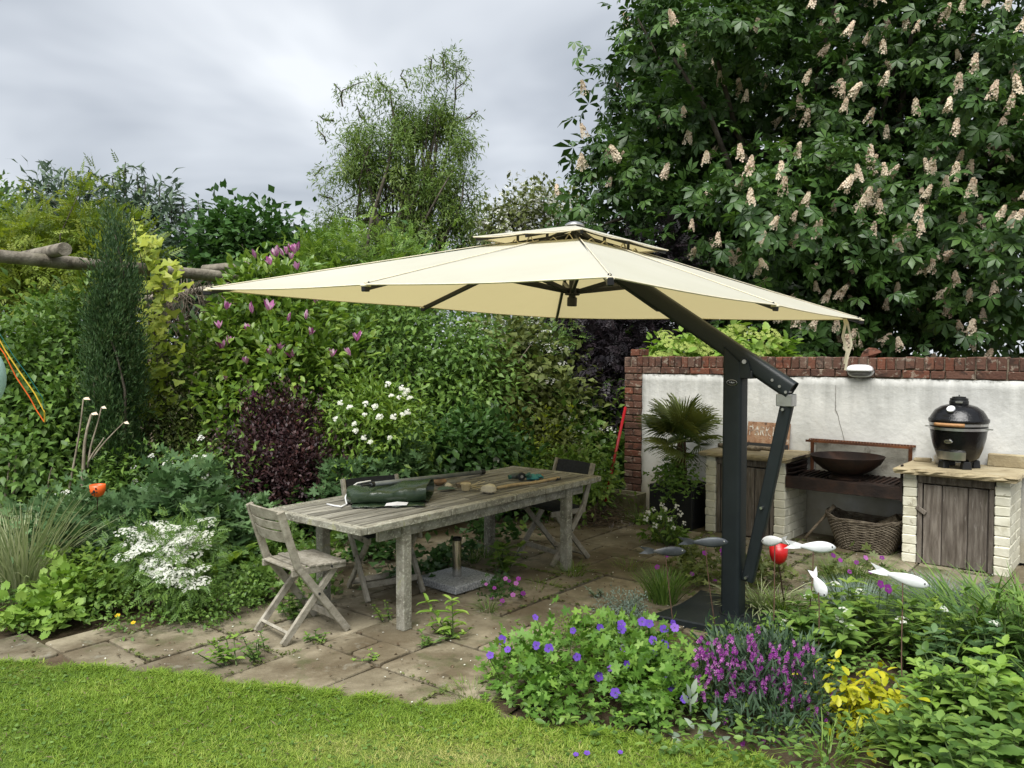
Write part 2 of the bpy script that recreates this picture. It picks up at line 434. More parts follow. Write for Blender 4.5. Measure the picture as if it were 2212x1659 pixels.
def spread(cl, outw, per, rad, seed, droop=0.15, outk=0.8, upk=0.7, rnd_k=0.6, flat=1.0):
    rg = np.random.default_rng(seed); n = len(cl) * per
    c = np.repeat(cl, per, 0); o = np.repeat(outw, per, 0)
    g = rg.normal(size=(n, 3)) * rad * [1, 1, flat]
    pos = c + g
    dirv = norm(o * outk + norm(rg.normal(size=(n, 3))) * 0.8 + norm(g) * .5 + np.array([0, 0, -droop]))
    nrm = norm(np.array([0, 0, upk]) + o * 0.45 + rg.normal(size=(n, 3)) * rnd_k * 0.55)
    # leaves of one clump share a shade of their own
    rv = np.clip(np.repeat(rg.random(len(cl)), per) * 0.6 + rg.random(n) * 0.5 - 0.05, 0, 0.999)
    return pos, dirv, nrm, rv
def sizes(n, a, b, seed): return np.random.default_rng(seed).uniform(a, b, n)
def wiggle(p0, p1, seed, amp=0.08, n=6):
    rg = random.Random(seed); p0, p1 = Vector(p0), Vector(p1); L = (p1 - p0).length
    off = Vector((rg.uniform(-1, 1), rg.uniform(-1, 1), rg.uniform(-.4, .4))); off2 = Vector((rg.uniform(-1, 1), rg.uniform(-1, 1), rg.uniform(-.4, .4)))
    return [p0.lerp(p1, i / n) + (off * math.sin(math.pi * i / n) + off2 * math.sin(2 * math.pi * i / n) * .6) * L * amp for i in range(n + 1)]
def limbs(parent, base, tips, r0, mat, seed, name='branch', fork=0.35, trunk_to=None, n=6, amp=0.08):
    """tapered trunk and branches reaching into the crown; trunk and branches are separate parts"""
    rg = random.Random(seed); base = Vector(base); tips = [Vector(t) for t in tips]
    top = Vector(trunk_to) if trunk_to is not None else base.lerp(sum(tips, Vector()) / len(tips), 0.7)
    tp = wiggle(base, top, seed, amp, 8)
    MB().tube(tp, [r0 * (1 - 0.6 * i / 8) for i in range(9)], 9).build('trunk', mat, parent, smooth=True)
    mb = MB()
    for i, t in enumerate(tips):
        k = rg.randint(2, 8) if trunk_to is not None else rg.randint(1, 5)
        r = r0 * (1 - 0.6 * k / 8) * rg.uniform(.3, .5)
        pts = wiggle(tp[k], t, seed * 31 + i, amp * 1.4, n)
        mb.tube(pts, [r * (1 - 0.8 * j / n) for j in range(n + 1)], 5)
    o = mb.build(name, mat, parent, smooth=True); o['kind'] = 'stuff'
    return tp
def stems(parent, starts, ends, r, mat, seed, name='stems', amp=0.06):
    mb = MB()
    for i, (a, b) in enumerate(zip(starts, ends)): mb.tube(wiggle(a, b, seed + i, amp, 3), [r, r * .9, r * .7, r * .5], 4, cap=False)
    o = mb.build(name, mat, parent); o['kind'] = 'stuff'; return o

# ------------------------------------------------------------------ surfaces
M_soil = surf('soil', [(0.045, 0.032, 0.02), (0.085, 0.062, 0.04), (0.13, 0.10, 0.065)], 3.5, 8, (0.9, 1.0), 0.5, 30, spec=0.1,
              spots=[((0.05, 0.075, 0.022), 1.6, 0.55, 0.14, 0.55), ((0.22, 0.19, 0.14), 28, 0.66, 0.05, 0.6)])
M_lawn = surf('lawn', [(0.05, 0.10, 0.018), (0.10, 0.15, 0.03), (0.17, 0.17, 0.05)], 1.5, 6, (0.9, 1.0), 0.4, 60, spec=0.1)
M_slab = surf('paving_stone', [(0.125, 0.104, 0.068), (0.225, 0.195, 0.135), (0.345, 0.30, 0.215)], 2.6, 8, (0.82, 0.95), 0.35, 45, spec=0.2, vary=0.2, wspots=[((0.10, 0.077, 0.046), 0.9, 0.50, 0.10, 0.8), ((0.30, 0.265, 0.19), 1.7, 0.62, 0.1, 0.5), ((0.06, 0.05, 0.03), 7, 0.60, 0.08, 0.6), ((0.07, 0.085, 0.03), 3.1, 0.57, 0.10, 0.55), ((0.27, 0.26, 0.21), 5.3, 0.60, 0.08, 0.5)],
              spots=[((0.095, 0.074, 0.043), 1.3, 0.5, 0.16, 0.7), ((0.075, 0.09, 0.035), 2.4, 0.6, 0.10, 0.6), ((0.42, 0.38, 0.29), 34, 0.68, 0.05, 0.6), ((0.05, 0.04, 0.025), 19, 0.67, 0.05, 0.65)])
M_mortar = surf('mortar', [(0.22, 0.18, 0.13), (0.33, 0.28, 0.21)], 12, 6, (0.9, 1), 0.4, 60, spec=0.1)
M_brick = surf('brick', [(0.15, 0.055, 0.033), (0.22, 0.085, 0.05)], 9, 6, (0.85, 0.98), 0.45, 50, spec=0.15,
               hues=[(0.055, 0.042, 0.035), (0.14, 0.058, 0.038), (0.08, 0.052, 0.04), (0.115, 0.07, 0.053), (0.065, 0.047, 0.039), (0.19, 0.072, 0.044), (0.10, 0.075, 0.06), (0.15, 0.115, 0.092)],
               spots=[((0.34, 0.29, 0.23), 19, 0.57, 0.07, 0.65), ((0.04, 0.03, 0.025), 11, 0.53, 0.10, 0.7), ((0.10, 0.10, 0.055), 6, 0.62, 0.1, 0.4)])
M_paintbrick = surf('painted_brick', [(0.60, 0.58, 0.46), (0.72, 0.70, 0.58)], 7, 5, (0.7, 0.85), 0.25, 40, spec=0.25, vary=0.05,
                    spots=[((0.36, 0.33, 0.22), 5, 0.56, 0.12, 0.6), ((0.18, 0.15, 0.09), 14, 0.64, 0.06, 0.6)])
def plaster():
    m, nt, b = new_mat('white_render'); vec, _ = coords(nt, (1, 1, 1), False)
    t = nt.nodes.new('ShaderNodeTexCoord'); sp_ = nt.nodes.new('ShaderNodeSeparateXYZ'); nt.links.new(t.outputs['Object'], sp_.inputs[0])
    c = ramp(nt, noise(nt, vec, 2.2, 6), [(0.47, 0.47, 0.445), (0.62, 0.62, 0.59), (0.70, 0.69, 0.65)])
    # runs of grime washed down from the coping, and a green-grey foot: stains with a shape of their own
    mp = nt.nodes.new('ShaderNodeMapping'); nt.links.new(t.outputs['Object'], mp.inputs[0]); mp.inputs['Scale'].default_value = (3.2, 1, 0.55)
    streak = noise(nt, mp.outputs[0], 2.6, 6, 0.6)
    top = nt.nodes.new('ShaderNodeMapRange'); nt.links.new(sp_.outputs[2], top.inputs[0]); top.inputs[1].default_value, top.inputs[2].default_value = 0.75, 1.47
    k = mathn(nt, 'MULTIPLY', top.outputs[0], streak); mr = nt.nodes.new('ShaderNodeMapRange'); nt.links.new(k, mr.inputs[0]); mr.inputs[1].default_value, mr.inputs[2].default_value, mr.inputs[4].default_value = 0.24, 0.60, 0.75
    c = mixc(nt, mr.outputs[0], c, (0.30, 0.30, 0.28))
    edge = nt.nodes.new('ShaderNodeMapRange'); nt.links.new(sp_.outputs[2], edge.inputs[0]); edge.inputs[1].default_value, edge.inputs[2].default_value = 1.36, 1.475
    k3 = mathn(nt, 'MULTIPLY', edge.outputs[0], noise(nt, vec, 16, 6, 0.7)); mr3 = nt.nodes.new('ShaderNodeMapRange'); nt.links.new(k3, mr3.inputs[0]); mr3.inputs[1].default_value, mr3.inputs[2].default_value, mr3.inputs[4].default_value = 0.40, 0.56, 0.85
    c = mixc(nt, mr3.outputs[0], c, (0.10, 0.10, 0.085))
    foot = nt.nodes.new('ShaderNodeMapRange'); nt.links.new(sp_.outputs[2], foot.inputs[0]); foot.inputs[1].default_value, foot.inputs[2].default_value = 1.0, 0.0
    k2 = mathn(nt, 'MULTIPLY', foot.outputs[0], noise(nt, vec, 3.5, 5)); mr2 = nt.nodes.new('ShaderNodeMapRange'); nt.links.new(k2, mr2.inputs[0]); mr2.inputs[1].default_value, mr2.inputs[2].default_value, mr2.inputs[4].default_value = 0.12, 0.5, 0.8
    c = mixc(nt, mr2.outputs[0], c, (0.36, 0.32, 0.21))
    sp2 = noise(nt, vec, 42, 4, 0.7); mr4 = nt.nodes.new('ShaderNodeMapRange'); nt.links.new(sp2, mr4.inputs[0]); mr4.inputs[1].default_value, mr4.inputs[2].default_value, mr4.inputs[4].default_value = 0.66, 0.72, 0.35
    c = mixc(nt, mr4.outputs[0], c, (0.33, 0.32, 0.28))
    nt.links.new(c, b.inputs['Base Color']); b.inputs['Roughness'].default_value = 0.9; b.inputs['Specular IOR Level'].default_value = 0.15
    bp = nt.nodes.new('ShaderNodeBump'); bp.inputs['Strength'].default_value = 0.3; bp.inputs['Distance'].default_value = 0.02
    nt.links.new(noise(nt, vec, 22, 6), bp.inputs['Height']); nt.links.new(bp.outputs[0], b.inputs['Normal'])
    return m
M_plaster = plaster()
M_stone = surf('worktop_stone', [(0.22, 0.18, 0.11), (0.35, 0.29, 0.18), (0.42, 0.37, 0.25)], 4, 7, (0.8, 0.95), 0.4, 30, spec=0.2,
               spots=[((0.13, 0.10, 0.06), 3.0, 0.57, 0.12, 0.6), ((0.30, 0.29, 0.12), 8, 0.62, 0.08, 0.5)])
M_oldwood = surf('weathered_boards', [(0.075, 0.062, 0.05), (0.14, 0.12, 0.10), (0.22, 0.195, 0.165)], 5, 8, (0.85, 0.98), 0.5, 26, spec=0.15, stretch=(7, 7, 0.7), vary=0.18,
                 spots=[((0.33, 0.31, 0.28), 9, 0.62, 0.06, 0.5), ((0.05, 0.045, 0.03), 4, 0.60, 0.10, 0.6)])
M_rust = surf('rusty_steel', [(0.045, 0.025, 0.018), (0.11, 0.045, 0.022), (0.20, 0.075, 0.03)], 5, 7, (0.75, 0.95), 0.35, 60, spec=0.25, metal=0.25)
M_darkrust = surf('dark_rusty_steel', [(0.016, 0.012, 0.011), (0.030, 0.020, 0.016), (0.058, 0.030, 0.020)], 5, 7, (0.6, 0.85), 0.25, 60, spec=0.3, metal=0.35)
M_black = plain('black_plastic', (0.006, 0.0065, 0.007), 0.45)
M_ceramic = surf('black_glazed_ceramic', [(0.0035, 0.0035, 0.004), (0.006, 0.006, 0.007)], 10, 3, (0.15, 0.22), 0.2, 44, spec=0.4)
M_steel = plain('brushed_steel', (0.55, 0.55, 0.54), 0.32, 1.0)
M_chrome = plain('polished_steel', (0.62, 0.61, 0.58), 0.16, 1.0)
M_white = plain('white_enamel', (0.82, 0.82, 0.82), 0.35)
M_tan = surf('tan_wood', [(0.30, 0.15, 0.06), (0.45, 0.25, 0.11)], 8, 5, (0.5, 0.7), 0.1, 40, stretch=(1, 6, 6))

# ------------------------------------------------------------------ ground, lawn, patio
def sheet(name, pts, z, mat, sub=0):
    mb = MB(); mb.add([(p[0], p[1], z) for p in pts], [tuple(range(len(pts)))])
    me = mb.mesh(name); o = link_mesh(name, me, mat); tag(o, kind='structure'); return o
gm = MB(); N = 64
for i in range(1): gm.add([(-400, -400, -0.035), (400, -400, -0.035), (400, 400, -0.035), (-400, 400, -0.035)], [(0, 1, 2, 3)])
tag(gm.build('ground', M_soil), kind='structure')
LAWN_EDGE = [G(x, y) for x, y in ((-700, 1425), (-300, 1428), (0, 1434), (130, 1446), (300, 1456), (400, 1464), (480, 1478), (600, 1493), (700, 1503), (800, 1516), (900, 1530), (1000, 1526), (1070, 1546), (1110, 1572), (1300, 1592), (1500, 1618), (1650, 1655), (1800, 1720))]
LAWN = [(p.x, p.y) for p in LAWN_EDGE] + [(2.2, 1.0), (2.2, -6), (-7, -6), (-7, LAWN_EDGE[0].y)]
sheet('lawn', LAWN, 0.014, M_lawn)
PATIO = [G(x, y) for x, y in ((-60, 1452), (130, 1450), (480, 1500), (700, 1530), (930, 1560), (1060, 1560), (1150, 1500), (1430, 1420), (1700, 1340), (2000, 1295), (2260, 1265), (2212, 1228), (1960, 1180), (1700, 1130), (1550, 1110), (1380, 1095), (1300, 1090), (1000, 1092), (700, 1150), (560, 1215), (480, 1280), (330, 1330), (100, 1385), (-60, 1410))]
PATIO = [(p.x, p.y) for p in PATIO]
patio = sheet('patio', PATIO, -0.018, M_soil)
def inside(p, poly):
    x, y = p[0], p[1]; c = False; n = len(poly)
    for i in range(n):
        (x0, y0), (x1, y1) = poly[i][:2], poly[i - 1][:2]
        if (y0 > y) != (y1 > y) and x < (x1 - x0) * (y - y0) / (y1 - y0) + x0: c = not c
    return c
def inside_np(P, poly):
    x, y = P[:, 0], P[:, 1]; c = np.zeros(len(P), bool)
    for i in range(len(poly)):
        (x0, y0), (x1, y1) = poly[i][:2], poly[i - 1][:2]
        if y0 == y1: continue
        c ^= ((y0 > y) != (y1 > y)) & (x < (x1 - x0) * (y - y0) / (y1 - y0) + x0)
    return c
ANG = math.radians(50.8); U = Vector((math.cos(ANG), math.sin(ANG), 0)); VV = Vector((math.sin(ANG), -math.cos(ANG), 0))
A0 = G(817, 1437); CELL = 0.255
rg = random.Random(11); occ = set(); placed = []
def put(i, j, a, b):
    cells = [(i + k, j + l) for k in range(a) for l in range(b)]
    if any(c in occ for c in cells): return False
    occ.update(cells); placed.append((i, j, a, b)); return True
put(-4, -2, 4, 2); put(-3, 0, 3, 2); put(0, -2, 1, 1); put(0, -1, 1, 1); put(1, -2, 1, 2); put(0, 0, 2, 3)
for i in range(-8, 24):
    for j in range(-14, 16):
        if (i, j) in occ: continue
        for a, b in sorted([(2, 2), (3, 2), (2, 3), (2, 1), (1, 2), (2, 2)], key=lambda q: rg.random()) + [(1, 1)]:
            if put(i, j, a, b): break
SLABS = []
for i, j, a, b in placed:
    c = A0 + U * (i + a / 2) * CELL + VV * (j + b / 2) * CELL
    if not inside(c, PATIO): continue
    hx, hy = a * CELL / 2 - rg.uniform(.005, .010), b * CELL / 2 - rg.uniform(.005, .010)
    pts = []
    for (sx, sy) in ((-1, -1), (1, -1), (1, 1), (-1, 1)):        # worn corners
        for k in (0, 1):
            o1 = rg.uniform(.006, .022)
            px, py = (sx * hx, sy * (hy - o1)) if (k == 0) == (sx * sy > 0) else (sx * (hx - o1), sy * hy)
            pts.append((px + rg.uniform(-.003, .003), py + rg.uniform(-.003, .003)))
    z = rg.uniform(-.004, .006); mb = MB(); n = len(pts)
    tilt = (rg.uniform(-.006, .006), rg.uniform(-.006, .006))
    ring = lambda k, zz: [c + U * (x * k) + VV * (y * k) + Vector((0, 0, zz + (tilt[0] * x + tilt[1] * y) * 2)) for x, y in pts]
    r0, r1, r2 = ring(1, -.03), ring(1, z - .006), ring(.985, z)
    mb.add(r0 + r1 + r2, [(k, (k + 1) % n, n + (k + 1) % n, n + k) for k in range(n)] + [(n + k, n + (k + 1) % n, 2 * n + (k + 1) % n, 2 * n + k) for k in range(n)] + [tuple(2 * n + k for k in range(n))])
    o = mb.build('paving_slab', M_slab, patio); SLABS.append(c)

# ------------------------------------------------------------------ garden wall
def cbox(size, ch=0.005, seed=0, jit=0.002):
    rg_ = random.Random(seed); x, y, z = (s / 2 for s in size); vs, idx = [], {}
    for sx in (-1, 1):
        for sy in (-1, 1):
            for sz in (-1, 1):
                j = [rg_.uniform(-jit, jit) for _ in range(3)]
                for ax in range(3):
                    idx[(sx, sy, sz, ax)] = len(vs)
                    d = [0 if a == ax else ch for a in range(3)]
                    vs.append(Vector((sx * (x - d[0]) + j[0], sy * (y - d[1]) + j[1], sz * (z - d[2]) + j[2])))
    f = []
    S = (-1, 1)
    def quad(*k): f.append(tuple(idx[q] for q in k))
    for s in S:
        quad(*[(s, a, b, 0) for a, b in ((-1, -1), (1, -1), (1, 1), (-1, 1))][::s]); quad(*[(a, s, b, 1) for a, b in ((-1, -1), (1, -1), (1, 1), (-1, 1))][::-s]); quad(*[(a, b, s, 2) for a, b in ((-1, -1), (1, -1), (1, 1), (-1, 1))][::s])
    for a in S:
        for b in S:
            quad((a, b, -1, 0), (a, b, 1, 0), (a, b, 1, 1), (a, b, -1, 1)); quad((a, -1, b, 0), (a, 1, b, 0), (a, 1, b, 2), (a, -1, b, 2)); quad((-1, a, b, 1), (1, a, b, 1), (1, a, b, 2), (-1, a, b, 2))
            for c_ in S: f.append((idx[(a, b, c_, 0)], idx[(a, b, c_, 1)], idx[(a, b, c_, 2)]))
    mb = MB(); mb.add(vs, f); return mb
_bm = {}
def brick_mesh(size, mat, k, ch=.006, jit=.0028):
    key = (tuple(round(s, 3) for s in size), mat.name, k)
    if key not in _bm:
        me = cbox(size, ch, hash(key[0]) % 1000 + k, jit).mesh('brick')
        import bmesh
        bm = bmesh.new(); bm.from_mesh(me); bmesh.ops.recalc_face_normals(bm, faces=bm.faces); bm.to_mesh(me); bm.free()
        me.materials.append(mat); _bm[key] = me
    return _bm[key]
def brick(parent, c, size, mat, rg_, name='brick', jit=.004, **kw):
    o = bpy.data.objects.new(name, brick_mesh(size, mat, rg_.randint(0, 4), **kw)); COL.objects.link(o); o.parent = parent
    o.location = (c[0] + rg_.uniform(-jit, jit) * .4, c[1] + rg_.uniform(-jit, jit), c[2] + rg_.uniform(-jit, jit) * .4)
    o.rotation_euler = (rg_.uniform(-.012, .012), rg_.uniform(-.012, .012), rg_.uniform(-.012, .012)); return o
W0, WANG = Vector((1.43, 8.64, 0)), math.atan2(-.640, .768)
WM = Matrix.Translation(W0) @ Matrix.Rotation(WANG, 4, 'Z')
def wl_(x, y, z): return WM @ Vector((x, y, z))
wall = thing('garden_wall', 'white rendered garden wall with red brick pier and brick coping behind the barbecue', 'wall', W0, WANG)
WR = 4.5
MB().box(((WR - .23) / 2, .112, .82), (WR + .222, .19, 1.65)).build('mortar_core', M_mortar, wall, world=False)
pm = MB(); nx, nz = 60, 20; pts = []; rg = random.Random(5)
for i in range(nx + 1):
    for k in range(nz + 1):
        pts.append((-.012 + (WR) * i / nx + (rg.uniform(-.006, .006) if i == 0 else 0), -.012 + rg.uniform(-.0035, .0035), 1.472 * k / nz + (rg.uniform(-.008, .004) if k == nz else 0)))
fs = [(i * (nz + 1) + k, (i + 1) * (nz + 1) + k, (i + 1) * (nz + 1) + k + 1, i * (nz + 1) + k + 1) for i in range(nx) for k in range(nz)]
b0 = len(pts)
for i in range(nx + 1): pts.append((pts[i * (nz + 1) + nz][0], .03, 1.472))
fs += [(i * (nz + 1) + nz, (i + 1) * (nz + 1) + nz, b0 + i + 1, b0 + i) for i in range(nx)]
b1 = len(pts)
for k in range(nz + 1): pts.append((pts[k][0], .03, pts[k][2]))
fs += [(k + 1, k, b1 + k, b1 + k + 1)[::-1] for k in range(nz)]
o = pm.add(pts, fs).build('render_coat', M_plaster, wall, world=False, smooth=True)
x = -.237 + .035
while x < WR:
    brick(wall, (x, .1 + rg.uniform(-.006, .006), 1.606 + rg.uniform(-.005, .003)), (rg.choice((.064, .067, .069)), .225, .108), M_brick, rg); x += .0772
x = -.237 + .108; k = 0
while x < WR:
    L = .215 if k % 4 != 3 else .104
    brick(wall, (x if L > .2 else x - .055, .035, 1.512), (L, .104, .066), M_brick, rg); x += .226 if L > .2 else .115; k += 1
z = 1.436; k = 0
while z > 0.02:
    if k % 2: brick(wall, (-.129, .10, z), (.214, .222, .066), M_brick, rg)
    else:
        brick(wall, (-.184, .10, z), (.103, .222, .066), M_brick, rg); brick(wall, (-.073, .10, z), (.103, .222, .066), M_brick, rg)
    z -= .0762; k += 1
# hairline crack in the render below the lamp
cr = MB(); px = 0; pp = [(2.03, 1.40), (2.035, 1.28), (2.032, 1.18), (2.06, 1.12), (2.075, 1.04), (2.095, 0.98), (2.11, .92), (2.12, .88)]
for (x0, z0), (x1, z1) in zip(pp, pp[1:]):
    for q in range(3):
        a = (x0 + (x1 - x0) * q / 3 + rg.uniform(-.004, .004), z0 + (z1 - z0) * q / 3); b = (x0 + (x1 - x0) * (q + 1) / 3, z0 + (z1 - z0) * (q + 1) / 3)
        cr.box(((a[0] + b[0]) / 2, -.0155, (a[1] + b[1]) / 2), (.004, .003, abs(b[1] - a[1]) + .004), Matrix.Rotation(math.atan2(b[0] - a[0], b[1] - a[1]), 3, 'Y'))
cr.build('crack', plain('crack_grey', (.2, .19, .17), .95), wall, world=False)
t = brick(None, wl_(-.11, .1, 1.70), (.105, .215, .07), M_brick, rg); t.rotation_euler = (0, 0, WANG); tag(t, 'loose upright brick end lying on top of the brick pier', 'brick')
o = MB().blob((0, 0, 0), (.10, .06, .045), 3, 8, 5, .2).build('broken_brick', M_brick); o.location = wl_(2.30, .1, 1.695); o.rotation_euler = (0.1, -.25, WANG)
tag(o, 'broken chunk of red brick lying on the wall coping above the lamp', 'brick')

# bulkhead lamp
lamp = thing('bulkhead_lamp', 'white oval bulkhead lamp with half hood mounted on the brick band', 'lamp', wl_(2.25, -.012, 1.533), WANG)
def oval(rx, rz, y, n=24): return [(rx * math.copysign(abs(math.cos(2 * math.pi * k / n)) ** .6, math.cos(2 * math.pi * k / n)), y, rz * math.copysign(abs(math.sin(2 * math.pi * k / n)) ** .8, math.sin(2 * math.pi * k / n))) for k in range(n)]
MB().loft([oval(.112, .055, .02), oval(.112, .055, -.02), oval(.106, .05, -.028)]).build('base', M_white, lamp, world=False, smooth=False, auto=40)
MB().loft([oval(.098, .043, -.028), oval(.092, .04, -.055), oval(.07, .028, -.07), oval(.03, .012, -.075)]).build('diffuser', surf('ribbed_lamp_glass', [(.10, .10, .10), (.22, .22, .22)], 60, 2, (.2, .35), .3, 90, spec=.5, stretch=(.2, .2, 3)), lamp, world=False, auto=50)
hd = []
for y, kx in ((-.02, 1.04), (-.06, 1.0), (-.078, .9), (-.088, .7)):
    hd.append([(.113 * kx * math.copysign(abs(math.cos(math.pi * k / 14)) ** .6, math.cos(math.pi * k / 14)), y, .057 * kx * abs(math.sin(math.pi * k / 14)) ** .8 + .002) for k in range(15)])
mb = MB(); n = 15; mb.add([v for r in hd for v in r], [(i * n + k, i * n + k + 1, (i + 1) * n + k + 1, (i + 1) * n + k) for i in range(3) for k in range(14)] + [tuple(3 * n + k for k in range(n))])
o = mb.build('hood', M_white, lamp, world=False, smooth=True); sm = o.modifiers.new('solid', 'SOLIDIFY'); sm.thickness = .004

# ------------------------------------------------------------------ barbecue counters
def riven(name, x0, x1, y0, y1, z0, z1, parent, seed):
    rg_ = random.Random(seed); mb = MB(); nx, ny = 16, 10
    def edge(t, a): return a * (rg_.random() - .5)
    loop = [(x0 + (x1 - x0) * i / nx, y0) for i in range(nx)] + [(x1, y0 + (y1 - y0) * i / ny) for i in range(ny)] + [(x1 - (x1 - x0) * i / nx, y1) for i in range(nx)] + [(x0, y1 - (y1 - y0) * i / ny) for i in range(ny)]
    n = len(loop); cx_, cy_ = (x0 + x1) / 2, (y0 + y1) / 2; rings = []
    for zz, ins, j in ((z0, .012, .008), (z0 + (z1 - z0) * .35, 0, .012), (z0 + (z1 - z0) * .75, -.002, .012), (z1, .010, .006), (z1 + .001, .03, .002)):
        rings.append([(px + (ins if px < cx_ else -ins) * (abs(px - cx_) > (x1 - x0) / 2 - .001) + rg_.uniform(-j, j) * .6, py + (ins if py < cy_ else -ins) * (abs(py - cy_) > (y1 - y0) / 2 - .001) + rg_.uniform(-j, j), zz + rg_.uniform(-.003, .003) * (zz > z0)) for px, py in loop])
    return mb.loft(rings).build(name, M_stone, parent, world=False)
def white_pier(parent, x0, x1, y0, y1, ztop, seed):
    rg_ = random.Random(seed); cx_ = (x0 + x1) / 2
    MB().box((cx_, (y0 + y1) / 2 + .004, ztop / 2 - .002), (x1 - x0 - .014, y1 - y0 - .016, ztop - .004)).build('mortar_core', M_paintbrick, parent, world=False)
    z = .038; k = 0
    while z < ztop - .02:
        L = [.105, .22, .22] if k % 2 else [.22, .22, .105]; y = y0
        for l in L:
            l = min(l, y1 - y); 
            if l < .03: break
            brick(parent, (cx_, y + l / 2, z), (x1 - x0, l - .008, .068), M_paintbrick, rg_, jit=.003, ch=.007, jit_=0) if False else brick(parent, (cx_, y + l / 2, z), (x1 - x0, l - .006, .0715), M_paintbrick, rg_, jit=.003)
            y += l
        z += .0765; k += 1
def counter(name, label, xs0, xs1, p0, p1, seed, latch_left):
    c = thing(name, label, 'counter', wl_((xs0 + xs1) / 2, -.3, 0), WANG); X0 = (xs0 + xs1) / 2
    q = lambda x: x - X0
    riven('worktop', q(xs0), q(xs1), -.36, .275, .728, .775, c, seed)
    white_pier(c, q(p0), q(p0 + .103), -.285, .275, .725, seed + 1); white_pier(c, q(p1 - .103), q(p1), -.285, .275, .725, seed + 2)
    a, b = q(p0 + .107), q(p1 - .107); rg_ = random.Random(seed + 5)
    MB().box(((a + b) / 2, -.245, .69), (b - a, .05, .065)).build('lintel', M_oldwood, c, world=False, bev=.004)
    MB().box((a + .018, -.245, .33), (.034, .045, .65)).build('door_jamb', M_oldwood, c, world=False, bev=.003)
    MB().box((b - .018, -.245, .33), (.034, .045, .65)).build('door_jamb', M_oldwood, c, world=False, bev=.003)
    d = MB().box(((a + b) / 2, -.232, .33), (b - a - .08, .012, .62)).build('door', M_oldwood, c, world=False)
    ws = [.30, .40, .30]; x = a + .042; tot = b - a - .084
    for w in ws:
        MB().box((x + w * tot / 2, -.255 + rg_.uniform(-.002, .002), .332 + rg_.uniform(-.006, .004)), (w * tot - .006, .022, .636)).build('door_board', M_oldwood, d, world=False, bev=.003); x += w * tot
    lx = a + .03 if latch_left else b - .03
    MB().box((lx, -.278, .44), (.085, .016, .034), Matrix.Rotation(.6 if latch_left else 1.0, 3, 'Y')).build('latch', M_oldwood, d, world=False, bev=.003)
    MB().lathe([(.005, 0), (.005, .004)], (0, 0, 0), 8, cap0=True, cap1=True)
    return c
counter('barbecue_counter', 'stone topped counter with white brick piers and wooden door behind the parasol post', .99, 1.84, 1.02, 1.79, 40, False)
counter('barbecue_counter', 'stone topped counter with weathered wooden door under the black ceramic grill', 2.70, 3.56, 2.755, 3.505, 60, True)
# barbecue tray between the two counters
bb = thing('barbecue_tray', 'dark rusty steel barbecue tray between the two counters', 'barbecue', wl_(2.27, -.3, .5), WANG)
MB().box((0, -.015, .095), (.94, .53, .012)).build('tray_floor', M_darkrust, bb, world=False)
MB().box((0, -.285, .052), (.955, .012, .10)).build('front_skirt', M_darkrust, bb, world=False, bev=.002)
MB().box((0, -.27, .105), (.955, .035, .006)).build('front_lip', M_darkrust, bb, world=False)
MB().box((.474, -.27, .14), (.012, .05, .30)).build('upright', M_darkrust, bb, world=False); MB().box((-.474, -.02, .16), (.008, .5, .22)).build('side_plate', M_darkrust, bb, world=False)
for k in range(4): MB().box((-.44, -.1, .135 + .042 * k), (.07, .34, .007), Matrix.Rotation(-.12, 3, 'Y')).build('grill_runner', M_darkrust, bb, world=False)
for k in range(18): MB().box((-.40 + .047 * k, .03, .108), (.012, .40, .012)).build('grate_bar', M_darkrust, bb, world=False)
bkp = MB(); px_ = [(2.27 - .40 + .8 * i / 14, z_) for i in range(15) for z_ in (.60, .74, .876)]
bkp.box((2.27, -.028, .738), (.80, .04, .276)).build('hearth_back', surf('sooty_render', [(.20, .19, .155), (.34, .325, .27), (.46, .44, .38)], 4, 7, (.9, 1), .4, 30, spots=[((.10, .085, .06), 6, .56, .12, .7)]), wall, world=False, bev=.006, seg=2)
gs = thing('grate_shelf', 'rusty bar grate shelf on flat iron legs against the white wall above the fire bowl', 'shelf', wl_(2.27, -.1, .60), WANG)
for sx in (-.42, .42):
    MB().box((sx, .02, .14), (.03, .012, .30)).build('leg', M_rust, gs, world=False)
MB().box((0, -.07, .288), (.90, .014, .02)).build('front_rail', M_rust, gs, world=False); MB().box((0, .07, .288), (.90, .014, .02)).build('back_rail', M_rust, gs, world=False)
for k in range(36): MB().box((-.44 + .0252 * k, 0, .294), (.009, .126, .009), Matrix.Rotation(.25, 3, 'Z')).build('grate_bar', M_rust, gs, world=False)
fb = thing('fire_bowl', 'wide rusty steel fire bowl on a ring foot standing in the barbecue tray', 'fire bowl', wl_(2.25, -.362, .604), WANG)
MB().lathe([(.02, .045), (.10, .052), (.20, .095), (.27, .15), (.302, .20), (.306, .20), (.302, .192), (.27, .138), (.20, .08), (.11, .038), (.02, .03)], n=40).build('bowl', M_darkrust, fb, world=False, auto=40)
MB().lathe([(.155, .004), (.115, .04), (.105, .04), (.145, .004)], n=32).build('foot_ring', M_darkrust, fb, world=False, smooth=True)

